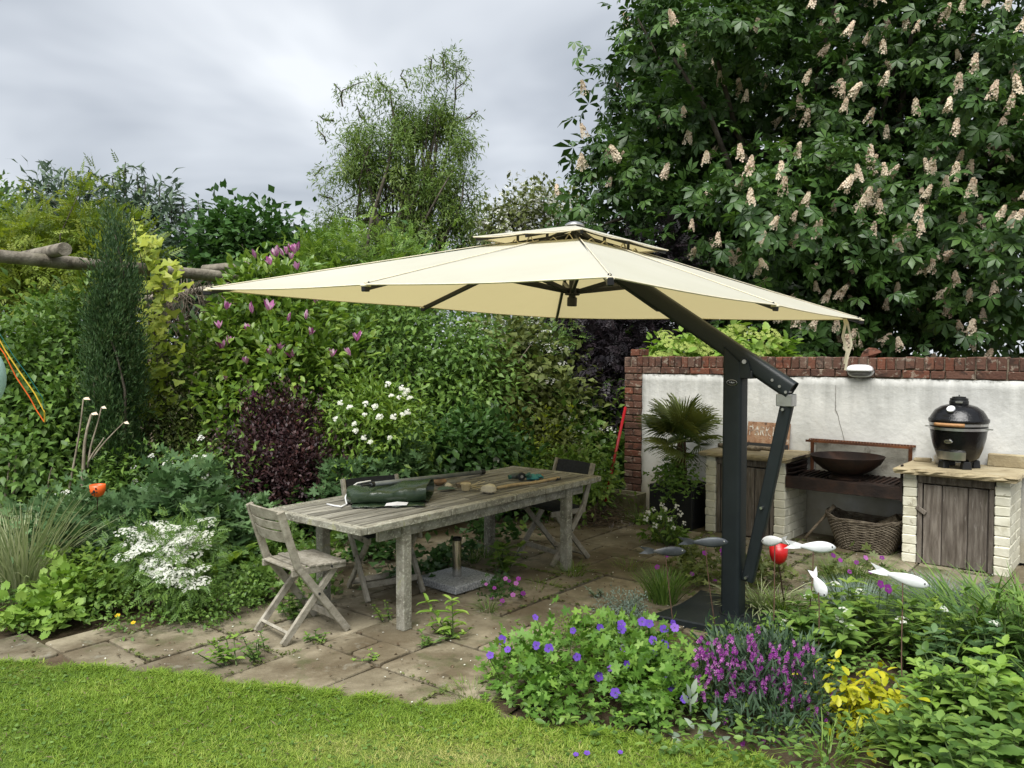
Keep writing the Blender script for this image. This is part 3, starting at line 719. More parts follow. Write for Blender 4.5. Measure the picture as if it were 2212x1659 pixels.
# black ceramic egg grill
kg = thing('ceramic_grill', 'black dimpled ceramic egg grill with wooden handle and white dial on the stone counter', 'grill', wl_(3.10, -.33, .776), WANG - .12)
MB().lathe([(.05, .055), (.125, .058), (.15, .085), (.178, .16), (.197, .24), (.206, .31), (.208, .335)], n=40, cap0=True).build('firebox', M_ceramic, kg, world=False, smooth=True)
MB().lathe([(.212, .365), (.219, .372), (.219, .392), (.207, .402), (.196, .425), (.172, .462), (.13, .492), (.085, .507), (.062, .51)], n=40, cap0=True, cap1=True).build('lid', M_ceramic, kg, world=False, smooth=True)
for z in (.318, .353): MB().lathe([(.206, z - .011), (.2125, z - .010), (.2125, z + .010), (.206, z + .011)], n=40).build('steel_band', M_steel, kg, world=False)
MB().lathe([(.203, .33), (.203, .345)], n=40).build('gasket', M_black, kg, world=False)
MB().lathe([(.066, .507), (.07, .512), (.07, .535), (.066, .54), (.066, .556), (.05, .562), (.05, .57), (.02, .573)], n=28, cap1=True).build('vent_cap', M_black, kg, world=False, auto=35)
MB().box((.022, -.068, .53), (.05, .012, .014)).build('vent_slide', M_steel, kg, world=False)
MB().tube([(0, 0, .57), (0, 0, .585)], .004, 6).build('vent_pin', M_black, kg, world=False)
dl = MB(); ring = lambda r, y: [(r * math.cos(a * math.pi / 10), y, r * math.sin(a * math.pi / 10)) for a in range(20)]
R_ = Matrix.Translation((-.005, -.165, .475)) @ Matrix.Rotation(-.75, 4, 'X')
dl.loft([[R_ @ Vector(p) for p in ring(.034, .03)], [R_ @ Vector(p) for p in ring(.034, -.008)], [R_ @ Vector(p) for p in ring(.03, -.012)]]).build('dial_case', M_steel, kg, world=False)
dd = MB(); dd.add([R_ @ Vector(p) for p in ring(.0285, -.0128)], [tuple(range(20))[::-1]]).build('dial_face', M_white, kg, world=False)
hp = [(.235 * math.sin(a), -.235 * math.cos(a), .356) for a in np.linspace(-.48, .48, 9)]
MB().tube(hp, .014, 8).build('handle', M_tan, kg, world=False, smooth=True)
for a in (-.3, .3): MB().beam((.208 * math.sin(a), -.208 * math.cos(a), .354), (.236 * math.sin(a), -.236 * math.cos(a), .354), .012, .012).build('handle_bracket', M_steel, kg, world=False)
MB().box((0, 0, .32), (.50, .022, .008)).build('side_bracket', M_steel, kg, world=False)
bd = MB(); R_ = Matrix.Translation((-.01, -.201, .222)) @ Matrix.Rotation(.1, 4, 'X')
bd.loft([[R_ @ Vector((.032 * math.cos(a), 0, .019 * math.sin(a))) for a in np.linspace(0, 6.283, 20, False)], [R_ @ Vector((.028 * math.cos(a), -.008, .015 * math.sin(a))) for a in np.linspace(0, 6.283, 20, False)]]).build('badge', M_chrome, kg, world=False)
em = MB()
for p in ([(-.018, -.005), (-.012, .006), (-.006, -.003), (0, .006), (.008, -.004), (.016, .004)],): em.tube([R_ @ Vector((x_, -.010, z_)) for x_, z_ in p], .0026, 5)
em.build('badge_emblem', M_black, kg, world=False)
sp2 = MB(); rr = .178; arcs = np.linspace(-.6, .6, 9)
sp2.loft([[((rr + dr) * math.sin(a), -(rr + dr) * math.cos(a), zz) for dr, zz in ((-.02, .075), (.004, .075), (.012, .14), (-.01, .14))] for a in arcs]).build('draft_door', M_steel, kg, world=False)
for a in (.25, 1.0, 2.2, 3.2, 4.2, 5.5): pass
for a in (-.55, .75, 2.2, 3.9):
    x_, y_ = .13 * math.sin(a), -.13 * math.cos(a)
    MB().box((x_, y_, .03), (.075, .06, .062), Matrix.Rotation(a, 3, 'Z'), .8).build('foot', M_black, kg, world=False, bev=.006)
# small stones round the grill and the upright slab behind it
for nm, lb, x_, y_, rx, ry, rz, sd in (('white_stone', 'rounded white stone beside the left foot of the ceramic grill', 2.93, -.22, .028, .028, .045, 2), ):
    o = MB().blob((0, 0, rz), (rx, ry, rz), sd, 10, 7, .15).build(nm, surf('pale_stone', [(.4, .36, .3), (.6, .56, .48)], 12, 5), smooth=True); o.location = wl_(x_, y_, .776); tag(o, lb, 'stone')
o = cbox((.13, .10, .03), .006, 7, .006).build('brick_offcut', M_stone); o.location = wl_(2.80, -.12, .792); o.rotation_euler = (0, 0, WANG + .1); tag(o, 'flat grey brick offcut on the left back corner of the grill counter', 'brick')
o = cbox((.26, .05, .10), .005, 8, .004).build('stone_block', M_stone); o.location = wl_(3.40, -.06, .828); o.rotation_euler = (0, 0, WANG); tag(o, 'grey stone block leaning against the wall right of the ceramic grill', 'stone')

# old sign on the left counter
M_sign = surf('peeling_sign', [(.20, .10, .055), (.34, .20, .12), (.42, .30, .20)], 11, 7, (.85, .95), .4, 40, spots=[((.55, .50, .42), 14, .6, .05, .7), ((.06, .04, .03), 9, .62, .05, .8)])
sg = thing('old_sign', 'peeling brown board lettered PARKING leaning on the white wall', 'sign', wl_(1.415, -.07, .776), WANG)
TL = Matrix.Rotation(.16, 4, 'X').inverted()
mbs = MB().box((0, 0, .125), (.42, .012, .25)); mbs.v = [TL @ v for v in mbs.v]; mbs.build('board', M_sign, sg, world=False)
mbs = MB().box((.0, -.0075, .024), (.41, .003, .042)); mbs.v = [TL @ v for v in mbs.v]; mbs.build('bottom_band', plain('worn_black_paint', (.02, .02, .02), .8), sg, world=False)
M_letter = surf('worn_white_paint', [(.30, .22, .16), (.62, .58, .50)], 26, 4, (.8, .9), .1, 40, lo=.42, hi=.52)
GL = {'P': [((0, 0), (0, 1)), ((0, 1), (.8, .9)), ((.8, .9), (.8, .55)), ((.8, .55), (0, .48))], 'A': [((0, 0), (.5, 1)), ((.5, 1), (1, 0)), ((.2, .4), (.8, .4))],
      'R': [((0, 0), (0, 1)), ((0, 1), (.8, .9)), ((.8, .9), (.8, .55)), ((.8, .55), (0, .48)), ((.3, .48), (.9, 0))], 'K': [((0, 0), (0, 1)), ((.9, 1), (0, .45)), ((.2, .52), (.9, 0))],
      'I': [((.4, 0), (.4, 1))], 'N': [((0, 0), (0, 1)), ((0, 1), (.85, 0)), ((.85, 0), (.85, 1))], 'G': [((.9, .85), (.5, 1)), ((.5, 1), (.05, .7)), ((.05, .7), (.05, .3)), ((.05, .3), (.5, 0)), ((.5, 0), (.9, .15)), ((.9, .15), (.9, .45)), ((.9, .45), (.55, .45))]}
for i, chh in enumerate('PARKING'):
    mbs = MB()
    for (a, b), (c_, d_) in GL[chh]:
        p0, p1 = Vector((-.185 + i * .055 + a * .036, -.0075, .12 + b * .085)), Vector((-.185 + i * .055 + c_ * .036, -.0075, .12 + d_ * .085))
        mbs.beam(p0, p1, .009, .003, up=(0, 1, 0))
    mbs.v = [TL @ v for v in mbs.v]; mbs.build('letter', M_letter, sg, world=False)
M_log = surf('bark', [(.10, .075, .05), (.20, .16, .11), (.30, .25, .18)], 8, 6, (.85, .95), .5, 40, stretch=(1, 5, 5))
for x0, x1, y, z, r, lb in ((1.02, 1.46, -.30, .798, .022, 'longer thin log lying along the left counter in front of the sign'), (1.30, 1.66, -.24, .795, .019, 'shorter thin log lying along the left counter below the sign')):
    o = MB().tube(wiggle(wl_(x0, y, z), wl_(x1, y - .05, z), int(x0 * 100), .02, 6), [r, r * 1.05, r, r * .95, r, r * .92, r * .9], 8).build('log', M_log, smooth=True); tag(o, lb, 'log')

# wicker log basket under the tray, leaning back
M_wick = surf('wicker', [(.06, .047, .033), (.12, .098, .07), (.18, .152, .112)], 18, 5, (.8, .95), .3, 50)
bk = thing('log_basket', 'tilted wicker log basket under the barbecue tray', 'basket', wl_(2.42, -.36, 0), WANG)
wv = MB(); rim = MB(); stk = MB(); rg = random.Random(3)
def bp_(a, t):                                    # basket wall: rounded rectangle growing upward
    ca, sa = math.cos(a), math.sin(a); rx, ry = .22 + .10 * t, .13 + .045 * t
    return Vector((rx * math.copysign(abs(ca) ** .55, ca), ry * math.copysign(abs(sa) ** .55, sa), .015 + .235 * t + .045 * t * ca * ca))
for r in range(22):
    t = r / 21
    wv.tube([bp_(a, t) * 1.0 + Vector((math.cos(a), math.sin(a), 0)) * (.005 if (k + r) % 2 else -.005) for k, a in enumerate(np.linspace(0, 2 * math.pi, 57))], .0058, 4, cap=False)
o = wv.build('weave', M_wick, bk, world=False)
for k in range(28):
    a = 2 * math.pi * (k + .5) / 28; stk.tube([bp_(a, 0), bp_(a, .5), bp_(a, 1.0) + Vector((0, 0, .012))], .005, 4)
stk.build('stakes', M_wick, bk, world=False)['kind'] = 'stuff'
for j in range(3): rim.tube([bp_(a, 1.02) + Vector((0, 0, .008 * j + .005 * math.sin(9 * a + j * 2))) + Vector((math.cos(a), math.sin(a), 0)) * (.006 * math.cos(9 * a + 2.1 * j)) for a in np.linspace(0, 2 * math.pi, 60)], .007, 5, cap=False)
rim.build('rim', M_wick, bk, world=False)
MB().box((0, 0, .012), (.40, .22, .012)).build('bottom', M_wick, bk, world=False)
for i, (x0, y0, z0, x1, y1, z1, r, lb) in enumerate(((-.05, .05, .10, .25, .03, .30, .05, 'thick split log with pale end sticking out of the wicker basket'), (-.02, -.03, .12, .26, .10, .31, .03, 'thinner dark branch piece leaning in the wicker basket'), (-.20, .02, .06, .10, -.02, .2, .045, 'bark covered log lying in the bottom of the wicker basket'))):
    M_ = world_of(bk); o = MB().tube(wiggle(M_ @ Vector((x0, y0, z0)), M_ @ Vector((x1, y1, z1)), i, .02, 4), [r, r * 1.05, r, r * .98, r * .95], 7).build('firewood_log', M_log); tag(o, lb, 'log')
o = MB().tube(wiggle(wl_(1.93, -.46, .05), wl_(2.16, -.40, .36), 4, .03, 6), [.014, .012, .012, .012, .013, .018, .02], 7).build('tool_handle', M_log, smooth=True); tag(o, 'worn wooden tool handle leaning beside the wicker basket', 'tool handle')

# ------------------------------------------------------------------ cantilever parasol
def canvas():
    m, nt, b = new_mat('cream_canvas'); vec, _ = coords(nt, (1, 1, 1), False)
    c = ramp(nt, noise(nt, vec, 1.4, 5), [(0.63, 0.615, 0.51), (0.70, 0.685, 0.585)])
    sn = noise(nt, vec, 60, 3, .7); mr = nt.nodes.new('ShaderNodeMapRange'); nt.links.new(sn, mr.inputs[0]); mr.inputs[1].default_value, mr.inputs[2].default_value, mr.inputs[4].default_value = .75, .78, .5
    c = mixc(nt, mr.outputs[0], c, (.35, .30, .2))
    nt.links.new(c, b.inputs['Base Color']); b.inputs['Roughness'].default_value = .8; b.inputs['Specular IOR Level'].default_value = .2
    tr = nt.nodes.new('ShaderNodeBsdfTranslucent'); tr.inputs[0].default_value = (.86, .72, .36, 1)
    mx_ = nt.nodes.new('ShaderNodeMixShader'); mx_.inputs[0].default_value = .36
    nt.links.new(b.outputs[0], mx_.inputs[1]); nt.links.new(tr.outputs[0], mx_.inputs[2]); nt.links.new(mx_.outputs[0], nt.nodes['Material Output'].inputs[0])
    bp = nt.nodes.new('ShaderNodeBump'); bp.inputs['Strength'].default_value = .12; bp.inputs['Distance'].default_value = .05
    nt.links.new(noise(nt, vec, 2.5, 3), bp.inputs['Height']); nt.links.new(bp.outputs[0], b.inputs['Normal'])
    return m
M_canvas = canvas()
M_strap = plain('cream_strap', (.66, .60, .44), .85)
M_alu = surf('charcoal_powder_coat', [(.008, .012, .0135), (.012, .017, .019)], 9, 4, (.42, .52), .12, 220, spec=.38, spots=[((.05, .055, .055), 90, .74, .03, .5)])
M_dark = plain('dark_anodised_rib', (.012, .014, .015), .45)
POLE = Vector((1.404, 5.0, 0)); HUB = Vector((.436, 5.814, 2.043))
def rz(a): return Matrix.Rotation(a, 3, 'Z')
CR = rz(-.65424) @ Matrix.Rotation(-.010835, 3, 'X') @ Matrix.Rotation(.031128, 3, 'Y')
def cp(x, y, z): return HUB + CR @ Vector((x, y, z))
par = thing('cantilever_parasol', 'large cream cantilever parasol with charcoal post and vented top over the table', 'parasol', POLE)
def per(t, a=1.5, b=2.0):
    """perimeter of the rectangle, t in 0..8: corners at even t, edge middles at odd t"""
    P = [(-a, -b), (0, -b), (a, -b), (a, 0), (a, b), (0, b), (-a, b), (-a, 0)]
    i = int(t) % 8; f = t - int(t); p, q = P[i], P[(i + 1) % 8]
    return (p[0] + (q[0] - p[0]) * f, p[1] + (q[1] - p[1]) * f)
def canopy(name, k0, k1, z0, z1, sag, parent, m=6, nr=10):
    n = 8 * m; vs, fs = [], []
    for r in range(nr + 1):
        k = k0 + (k1 - k0) * r / nr
        for i in range(n):
            t = i / m; f = t - int(t); s_ = math.sin(math.pi * f); x, y = per(t)
            sc = k * (1 - .012 * s_ * (r / nr)); z = z0 + (z1 - z0) * r / nr - sag * s_ * (r / nr) * (1 if r < nr else .8)
            vs.append(cp(x * sc, y * sc, z))
    for r in range(nr):
        for i in range(n): fs.append((r * n + i, (r + 1) * n + i, (r + 1) * n + (i + 1) % n, r * n + (i + 1) % n))
    if k0 == 0: pass
    return MB().add(vs, fs).build(name, M_canvas, parent, auto=9)
main = canopy('canopy', .21, 1.0, .415, 0.0, .017, par)
vent = canopy('vent_canopy', .012, .30, .575, .45, .006, par, 4, 5)
# hem tape
for nm, k, z, prt in (('hem', 1.0, -.004, main), ('vent_hem', .30, .446, vent)):
    hm = MB(); pts = []
    for i in range(65):
        t = i / 8; x, y = per(t % 8); s_ = math.sin(math.pi * (t - int(t))); kk = k * (1 - .012 * s_); pts.append(cp(x * kk, y * kk, z - .008 * s_))
    hm.tube(pts, .0045, 4, cap=False).build(nm, M_strap, prt)
for i in range(8):
    x, y = per(i); L = math.hypot(x, y); top = cp(x * .02, y * .02, .50); e = cp(x * 1.0, y * 1.0, -.022)
    MB().beam(top, e, .024, .034).build('rib', M_dark, par, bev=.003)
    pk_s = MB().tube([cp(x * (.22 + .78 * q / 6), y * (.22 + .78 * q / 6), .415 * (1 - q / 6) + .0035) for q in range(7)], .0035, 4, cap=False); pk_s.build('seam', M_strap, main)
    a, b = cp(x / L * .045, y / L * .045, .10), cp(x * .46, y * .46, .255)
    MB().beam(a, b, .022, .03).build('strut', M_dark, par, bev=.002)
    MB().beam(cp(x * .985, y * .985, -.022), cp(x * 1.006, y * 1.006, -.024), .027, .036).build('rib_end_cap', M_black, par, bev=.004)
    c = cp(x * .985, y * .985, .012); MB().lathe([(.009, -.008), (.009, -.002), (.004, .003)], c, 10, cap1=True).build('snap_button', M_black, par, smooth=False)
    pk = MB(); pk.box(cp(x * .995, y * .995, -.01), (.035, .05, .012), CR @ rz(math.atan2(y, x) - math.pi / 2)); pk.build('rib_pocket', M_strap, par, bev=.003)
    # vent frame: short rib and standoff post
    MB().beam(cp(x * .03, y * .03, .552), cp(x * .292, y * .292, .432), .018, .024).build('vent_rib', M_dark, par)
    MB().beam(cp(x * .17, y * .17, .40), cp(x * .17, y * .17, .49), .018, .02, up=(1, 0, 0)).build('vent_post', M_dark, par)
# loops of webbing left loose under the vent
rg = random.Random(8)
for i in range(8):
    t = i + .5; x, y = per(t)
    for q in range(2):
        k = .215; a = per(i + .25 + .4 * q); b = per(i + .45 + .4 * q); h = rg.uniform(.02, .05)
        MB().tube([cp(a[0] * k, a[1] * k, .41), cp((a[0] + b[0]) / 2 * k, (a[1] + b[1]) / 2 * k, .41 + h), cp(b[0] * k, b[1] * k, .41)], .008, 5, flat=.3).build('webbing_loop', M_strap, par)
hubm = MB()
ax = CR @ Vector((0, 0, 1))
hubm.tube([cp(0, 0, -.005), cp(0, 0, .06)], .036, 12); hubm.build('hub_foot', M_black, par, bev=.004)
MB().tube([cp(0, 0, .05), cp(0, 0, .57)], .026, 12).build('hub_post', M_dark, par, smooth=False)
MB().tube([cp(0, 0, .075), cp(0, 0, .125)], .055, 14).build('hub_runner', M_black, par, bev=.004)
MB().tube([cp(0, 0, .47), cp(0, 0, .52)], .05, 14).build('hub_crown', M_black, par)
MB().lathe([(.075, 0), (.07, .012), (.045, .026), (.012, .034)], cp(0, 0, .574), 20, cap0=True, cap1=True).build('finial', M_steel, par, smooth=True)
# arm, post, strut in one vertical plane
AD = Vector((HUB.x - POLE.x, HUB.y - POLE.y, 0)).normalized(); SD = Vector((AD.y, -AD.x, 0)); Zv = Vector((0, 0, 1))
def pl(t, z, s=0.0): return POLE + AD * t + Zv * z + SD * s
def rrect(w, h, r=.02, n=4):
    pts = []
    for cx_, cy_, a0 in ((w / 2 - r, h / 2 - r, 0), (-w / 2 + r, h / 2 - r, 90), (-w / 2 + r, -h / 2 + r, 180), (w / 2 - r, -h / 2 + r, 270)):
        for k in range(n + 1):
            a = math.radians(a0 + 90 * k / n); pts.append((cx_ + r * math.cos(a), cy_ + r * math.sin(a)))
    return pts
def rtube(p0, p1, w, h, up, r=.02, cap=True):
    d = (p1 - p0).normalized(); x = d.cross(Vector(up)).normalized(); u = x.cross(d)
    sec = rrect(w, h, r); mb = MB(); mb.loft([[p + x * a + u * b for a, b in sec] for p in (p0, p1)], cap=cap); return mb
A_lo, A_hi = pl(-.36, 1.472), pl(1.22, 2.475)
rtube(A_lo, A_hi, .085, .112, Zv, .026, cap=False).build('arm', M_alu, par, auto=40)
_ad = (A_hi - A_lo).normalized()
rtube(A_lo + _ad * .012, A_lo + _ad * .02, .079, .106, Zv, .024).build('arm_bore_shade', M_black, par)  # black plug standing in for the shade inside the open tube end
rtube(pl(.55, 1.985), pl(1.15, 2.37), .05, .022, Zv, .006).build('arm_rail', M_dark, par)
rtube(pl(0, .02), pl(0, 1.60), .118, .125, AD, .022).build('post', M_alu, par, auto=40)
tp = [Vector(p) for p in ()]
ph = MB(); sec = rrect(.118, .125, .022)
x_, u_ = SD, AD
ph.loft([[pl(0, 1.60) + SD * a * .999 + AD * b * .999 for a, b in sec], [pl(0, 1.655) + SD * a * .999 + AD * b * .999 + Zv * (.03 + b * .9) for a, b in sec]]).build('post_top', M_alu, par, auto=40)
for s in (-.052, .052):
    bm_ = MB(); pts = [(-.055, 1.545), (-.115, 1.545), (-.12, 1.60), (-.10, 1.655), (-.06, 1.67), (-.055, 1.62)]
    bm_.loft([[pl(t, z, s + o) for t, z in pts] for o in (-.005, .005)]).build('pivot_plate', M_alu, par)
MB().box(pl(-.085, 1.565), (.09, .11, .05), rz(math.atan2(AD.y, AD.x))).build('pivot_block', M_dark, par, bev=.006)
for t, z in ((-.085, 1.645),): MB().tube([pl(t, z, -.068), pl(t, z, .068)], .014, 12).build('pivot_bolt', M_steel, par)
S_hi, S_lo = pl(-.335, 1.405), pl(-.098, .275)
rtube(S_lo, S_hi, .05, .075, Zv.cross(SD), .012).build('lower_strut', M_alu, par, auto=40)
rtube(S_lo.lerp(S_hi, .60), S_hi, .042, .066, Zv.cross(SD), .01).build('upper_strut', M_alu, par, auto=40)
MB().box(pl(-.325, 1.415), (.10, .075, .075), rz(math.atan2(AD.y, AD.x))).build('strut_clevis', M_steel, par, bev=.004)
for t, z in ((-.30, 1.498), (-.255, 1.535), (-.338, 1.465), (-.32, 1.36), (-.195, .75), (-.10, .30)):
    MB().tube([pl(t, z, -.048), pl(t, z, .048)], .009, 10).build('bolt', M_steel, par)
MB().box(pl(-.075, .30), (.05, .03, .06), rz(math.atan2(AD.y, AD.x))).build('strut_bracket', M_dark, par, bev=.003)
MB().tube([pl(-.03, .345, .0), pl(-.03, .345, .085)], .012, 8).build('lock_knob', M_black, par)
# oval badge on the post: find the post face that looks at the camera
fdir = SD if SD.y < 0 else -SD; fo = fdir * .0595
bd = MB(); oc = pl(-.005, 1.515) + fo
def ov(rx, rz_, o): return [oc + fdir * o + AD * rx * math.cos(a) + Zv * rz_ * math.sin(a) for a in np.linspace(0, 2 * math.pi, 24, False)]
bd.loft([ov(.036, .018, 0), ov(.036, .018, .003), ov(.033, .0155, .0035)]); bdo = bd.build('badge', M_black, par)
bdm = MB(); bdm.tube(ov(.034, .0165, .004) + [ov(.034, .0165, .004)[0]], .0012, 4, cap=False); bdm.build('badge_rim', M_steel, bdo)
sc_ = MB(); sc_.tube([oc + fdir * .0045 - AD * (-.018 + .036 * i / 10) * (1 if fdir.cross(AD).z < 0 else -1) + Zv * .005 * math.sin(i * 1.9) for i in range(11)], .0011, 4); sc_.build('badge_script', M_steel, bdo)
pb = MB(); pq = []
for (a, b), (c_, d_) in zip([(-.34, -.39), (.34, -.39), (.34, .39), (-.34, .39)], [(.34, -.39), (.34, .39), (-.34, .39), (-.34, -.39)]):
    for k in range(8):
        f = k / 8; s_ = math.sin(math.pi * f) * .035
        x, y = a + (c_ - a) * f, b + (d_ - b) * f; nx_, ny_ = -(d_ - b), (c_ - a); ln = math.hypot(nx_, ny_); pq.append((x + nx_ / ln * s_, y + ny_ / ln * s_))
pb.loft([[POLE + U * x * k + VV * y * k + Zv * z for x, y in pq] for k, z in ((1, .0), (1, .035), (.985, .045))][::-1]).build('base_plate', M_alu, par)
MB().lathe([(.085, .044), (.085, .052), (.06, .054)], POLE, 24).build('post_collar', M_dark, par)
# strap tied round the right corner rib and hanging down
e = cp(1.5 * .93, 2.0 * .93, .03)
def ribbon(pts, w, name, side=Vector((1, 0, 0))):
    mb = MB(); rings = []
    for i, p in enumerate(pts):
        p = Vector(p); d = (Vector(pts[min(i + 1, len(pts) - 1)]) - Vector(pts[max(i - 1, 0)])).normalized(); s_ = (side - d * side.dot(d)).normalized(); nn = d.cross(s_)
        rings.append([p - s_ * w / 2 - nn * .001, p + s_ * w / 2 - nn * .001, p + s_ * w / 2 + nn * .001, p - s_ * w / 2 + nn * .001])
    return mb.loft(rings).build(name, M_strap, par)
ribbon([cp(1.5 * .62, 2 * .7, .16 + .03), cp(1.5 * .75, 2 * .80, .12), cp(1.5 * .86, 2 * .885, .07), e], .045, 'strap', Vector((.5, -.8, 0)))
ribbon([e, e + Vector((.012, -.01, -.08)), e + Vector((-.01, -.015, -.18)), e + Vector((.025, -.02, -.30)), e + Vector((.012, -.01, -.40))], .024, 'strap_tail')
ribbon([e, e + Vector((.03, -.01, -.07)), e + Vector((.05, -.015, -.17)), e + Vector((.06, -.02, -.24)), e + Vector((.03, -.02, -.34)), e + Vector((.012, -.02, -.45))], .018, 'strap_tail')

# ------------------------------------------------------------------ table
M_teak = surf('weathered_teak', [(.11, .104, .086), (.205, .196, .165), (.315, .302, .262)], 7, 8, (.85, .97), .45, 34, spec=.15, stretch=(.5, 7, 7), vary=.32,
              spots=[((.36, .35, .26), 5, .60, .07, .6), ((.055, .046, .028), 3.2, .56, .12, .7), ((.20, .20, .07), 3.5, .66, .08, .5)])
M_lichen = surf('lichened_teak', [(.14, .13, .10), (.25, .238, .195), (.34, .33, .28)], 9, 8, (.88, .98), .5, 40, spec=.12, vary=.1,
                spots=[((.44, .44, .36), 60, .55, .05, .75), ((.28, .28, .12), 9, .62, .07, .5), ((.06, .05, .03), 12, .63, .06, .6)])
TC = Vector((-.4265, 5.751, 0)); TA = math.radians(50.8); LX, LY, TZ = 2.523, .93, .70
tb = thing('garden_table', 'long weathered slatted wooden extending table under the parasol', 'table', TC, TA)
cuts = [0, .30, .435, .565, .70, 1.0]; ns = 13; pitch = (LY - .0) / ns; rg = random.Random(4)
for i in range(5):
    x0, x1 = -LX / 2 + LX * cuts[i] + .004, -LX / 2 + LX * cuts[i + 1] - .004
    ends = []
    if i == 0: ends = [(x0, x0 + .055)]; x0 += .059
    if i == 4: ends = [(x1 - .055, x1)]; x1 -= .059
    for a, b in ends:
        MB().box(((a + b) / 2, 0, TZ - .021), (b - a, LY - .004, .043)).build('end_board', M_lichen, tb, world=False, bev=.004)
    for k in range(ns):
        y = -LY / 2 + pitch * (k + .5); edge = k in (0, ns - 1)
        h = .043 if edge else .024
        MB().box(((x0 + x1) / 2, y, TZ - h / 2 + rg.uniform(-.0022, .0012)), (x1 - x0, pitch - (.004 if edge else .014) + rg.uniform(-.001, .001), h)).build('slat', M_lichen if edge else M_teak, tb, world=False, bev=.003)
    if i != 2:
        MB().box(((x0 + x1) / 2, 0, TZ - .036), (.06, LY - .14, .02)).build('batten', M_teak, tb, world=False)
lx, ly = .86, .395
for sx in (-1, 1):
    MB().box((sx * lx, 0, TZ - .085), (.03, 2 * ly - .07, .07)).build('end_rail', M_lichen, tb, world=False, bev=.002)
    for sy in (-1, 1): MB().box((sx * lx, sy * ly, (TZ - .046) / 2), (.072, .072, TZ - .046)).build('leg', M_lichen, tb, world=False, bev=.006)
for sy in (-1, 1): MB().box((0, sy * ly, TZ - .083), (2 * lx + .42, .03, .072)).build('side_rail', M_lichen, tb, world=False, bev=.002)

# ------------------------------------------------------------------ folding chairs
M_chair = surf('grey_weathered_teak', [(.20, .18, .14), (.31, .285, .23), (.40, .37, .305)], 6, 8, (.8, .93), .35, 34, spec=.18, stretch=(3, 3, 3), vary=.08,
               spots=[((.12, .11, .075), 4, .6, .1, .5), ((.48, .46, .38), 16, .62, .06, .5)])
M_sling = surf('black_sling_fabric', [(.014, .015, .017), (.028, .03, .032)], 60, 3, (.7, .85), .15, 150, spec=.25)
def chair(label, loc, ang, wd, slatted, open_back=.22):
    c = thing('folding_chair', label, 'chair', loc, ang); h = wd / 2; bx = MB
    for s in (-1, 1):
        y = s * h
        MB().beam((-.235, y, .79), (-.125, y, .44), .026, .045, up=(1, 0, 0)).build('back_post', M_chair, c, world=False, bev=.005)
        MB().beam((-.13, y, .455), (.205, y, .004), .026, .045, up=(1, 0, 0)).build('leg', M_chair, c, world=False, bev=.004)
        MB().beam((.14, y * .86, .405), (-.215, y * .86, .004), .024, .042, up=(1, 0, 0)).build('leg', M_chair, c, world=False, bev=.004)
        MB().box((.02, y * .93, .415), (.36, .022, .042)).build('seat_rail', M_chair, c, world=False, bev=.003)
        for x in (-.10, .10): MB().tube([(x, y * .93 + s * .008, .415), (x, y * .93 + s * .0145, .415)], .007, 8).build('bolt', M_dark, c, world=False)
        MB().tube([(.005, y + s * .010, .27), (.005, y + s * .0165, .27)], .008, 8).build('bolt', M_dark, c, world=False)
    MB().beam((-.165, -h * .86, .055), (-.165, h * .86, .055), .045, .018, up=(.65, 0, .76)).build('stretcher', M_chair, c, world=False, bev=.002)
    MB().beam((.13, -h, .10), (.13, h, .10), .018, .04).build('stretcher', M_chair, c, world=False, bev=.002)
    if slatted:
        for k in range(7): MB().box((-.135 + .052 * k, 0, .443 - .004 * abs(k - 2)), (.041, wd + (.01 if k > 1 else -.04), .014)).build('seat_slat', M_chair, c, world=False, bev=.003)
        for (z0, z1) in ((.735, .79), (.675, .725), (.60, .665)):
            rings = []
            for i in range(9):
                f = i / 8 * 2 - 1; bow = -.035 * (1 - f * f); xx = lambda z: -.235 + (.79 - z) / .35 * .11
                up_ = .012 * (1 - f * f) * (z1 > .78)
                rings.append([Vector((xx(z) + bow + o, f * (h - .004), z)) for z, o in ((z0, -.008), (z0, .010), (z1 + up_, .010), (z1 + up_, -.008))])
            MB().loft(rings).build('back_slat', M_chair, c, world=False, bev=.002)
    else:
        rings = []
        for i in range(7):
            f = i / 6 * 2 - 1; bow = -.03 * (1 - f * f)
            rings.append([Vector((-.235 + (.79 - z) / .35 * .11 + bow + o, f * h * .97, z)) for z, o in ((.625, -.003), (.625, .003), (.785, .003), (.785, -.003))])
        MB().loft(rings).build('back_sling', M_sling, c, world=False)
        rings = []
        for i in range(7):
            x = -.15 + .34 * i / 6; sg_ = .02 * math.sin(math.pi * i / 6)
            rings.append([Vector((x, f * h * .95, .438 - sg_ * (1 - abs(f)) + o)) for f, o in ((-1, 0), (0, 0), (1, 0), (1, .006), (0, .006), (-1, .006))])
        MB().loft(rings).build('seat_sling', M_sling, c, world=False)
    return c
chair('pale slatted wooden folding chair at the near left end of the table', (-1.29, 4.82, 0), math.radians(44), .385, True)
chair('folding chair with black sling tucked under the back of the table beside the cover', (-.915, 5.63, 0), math.radians(-56), .42, False)
chair('folding chair with black sling at the far right end of the table', (.345, 6.56, 0), math.radians(217), .45, False)

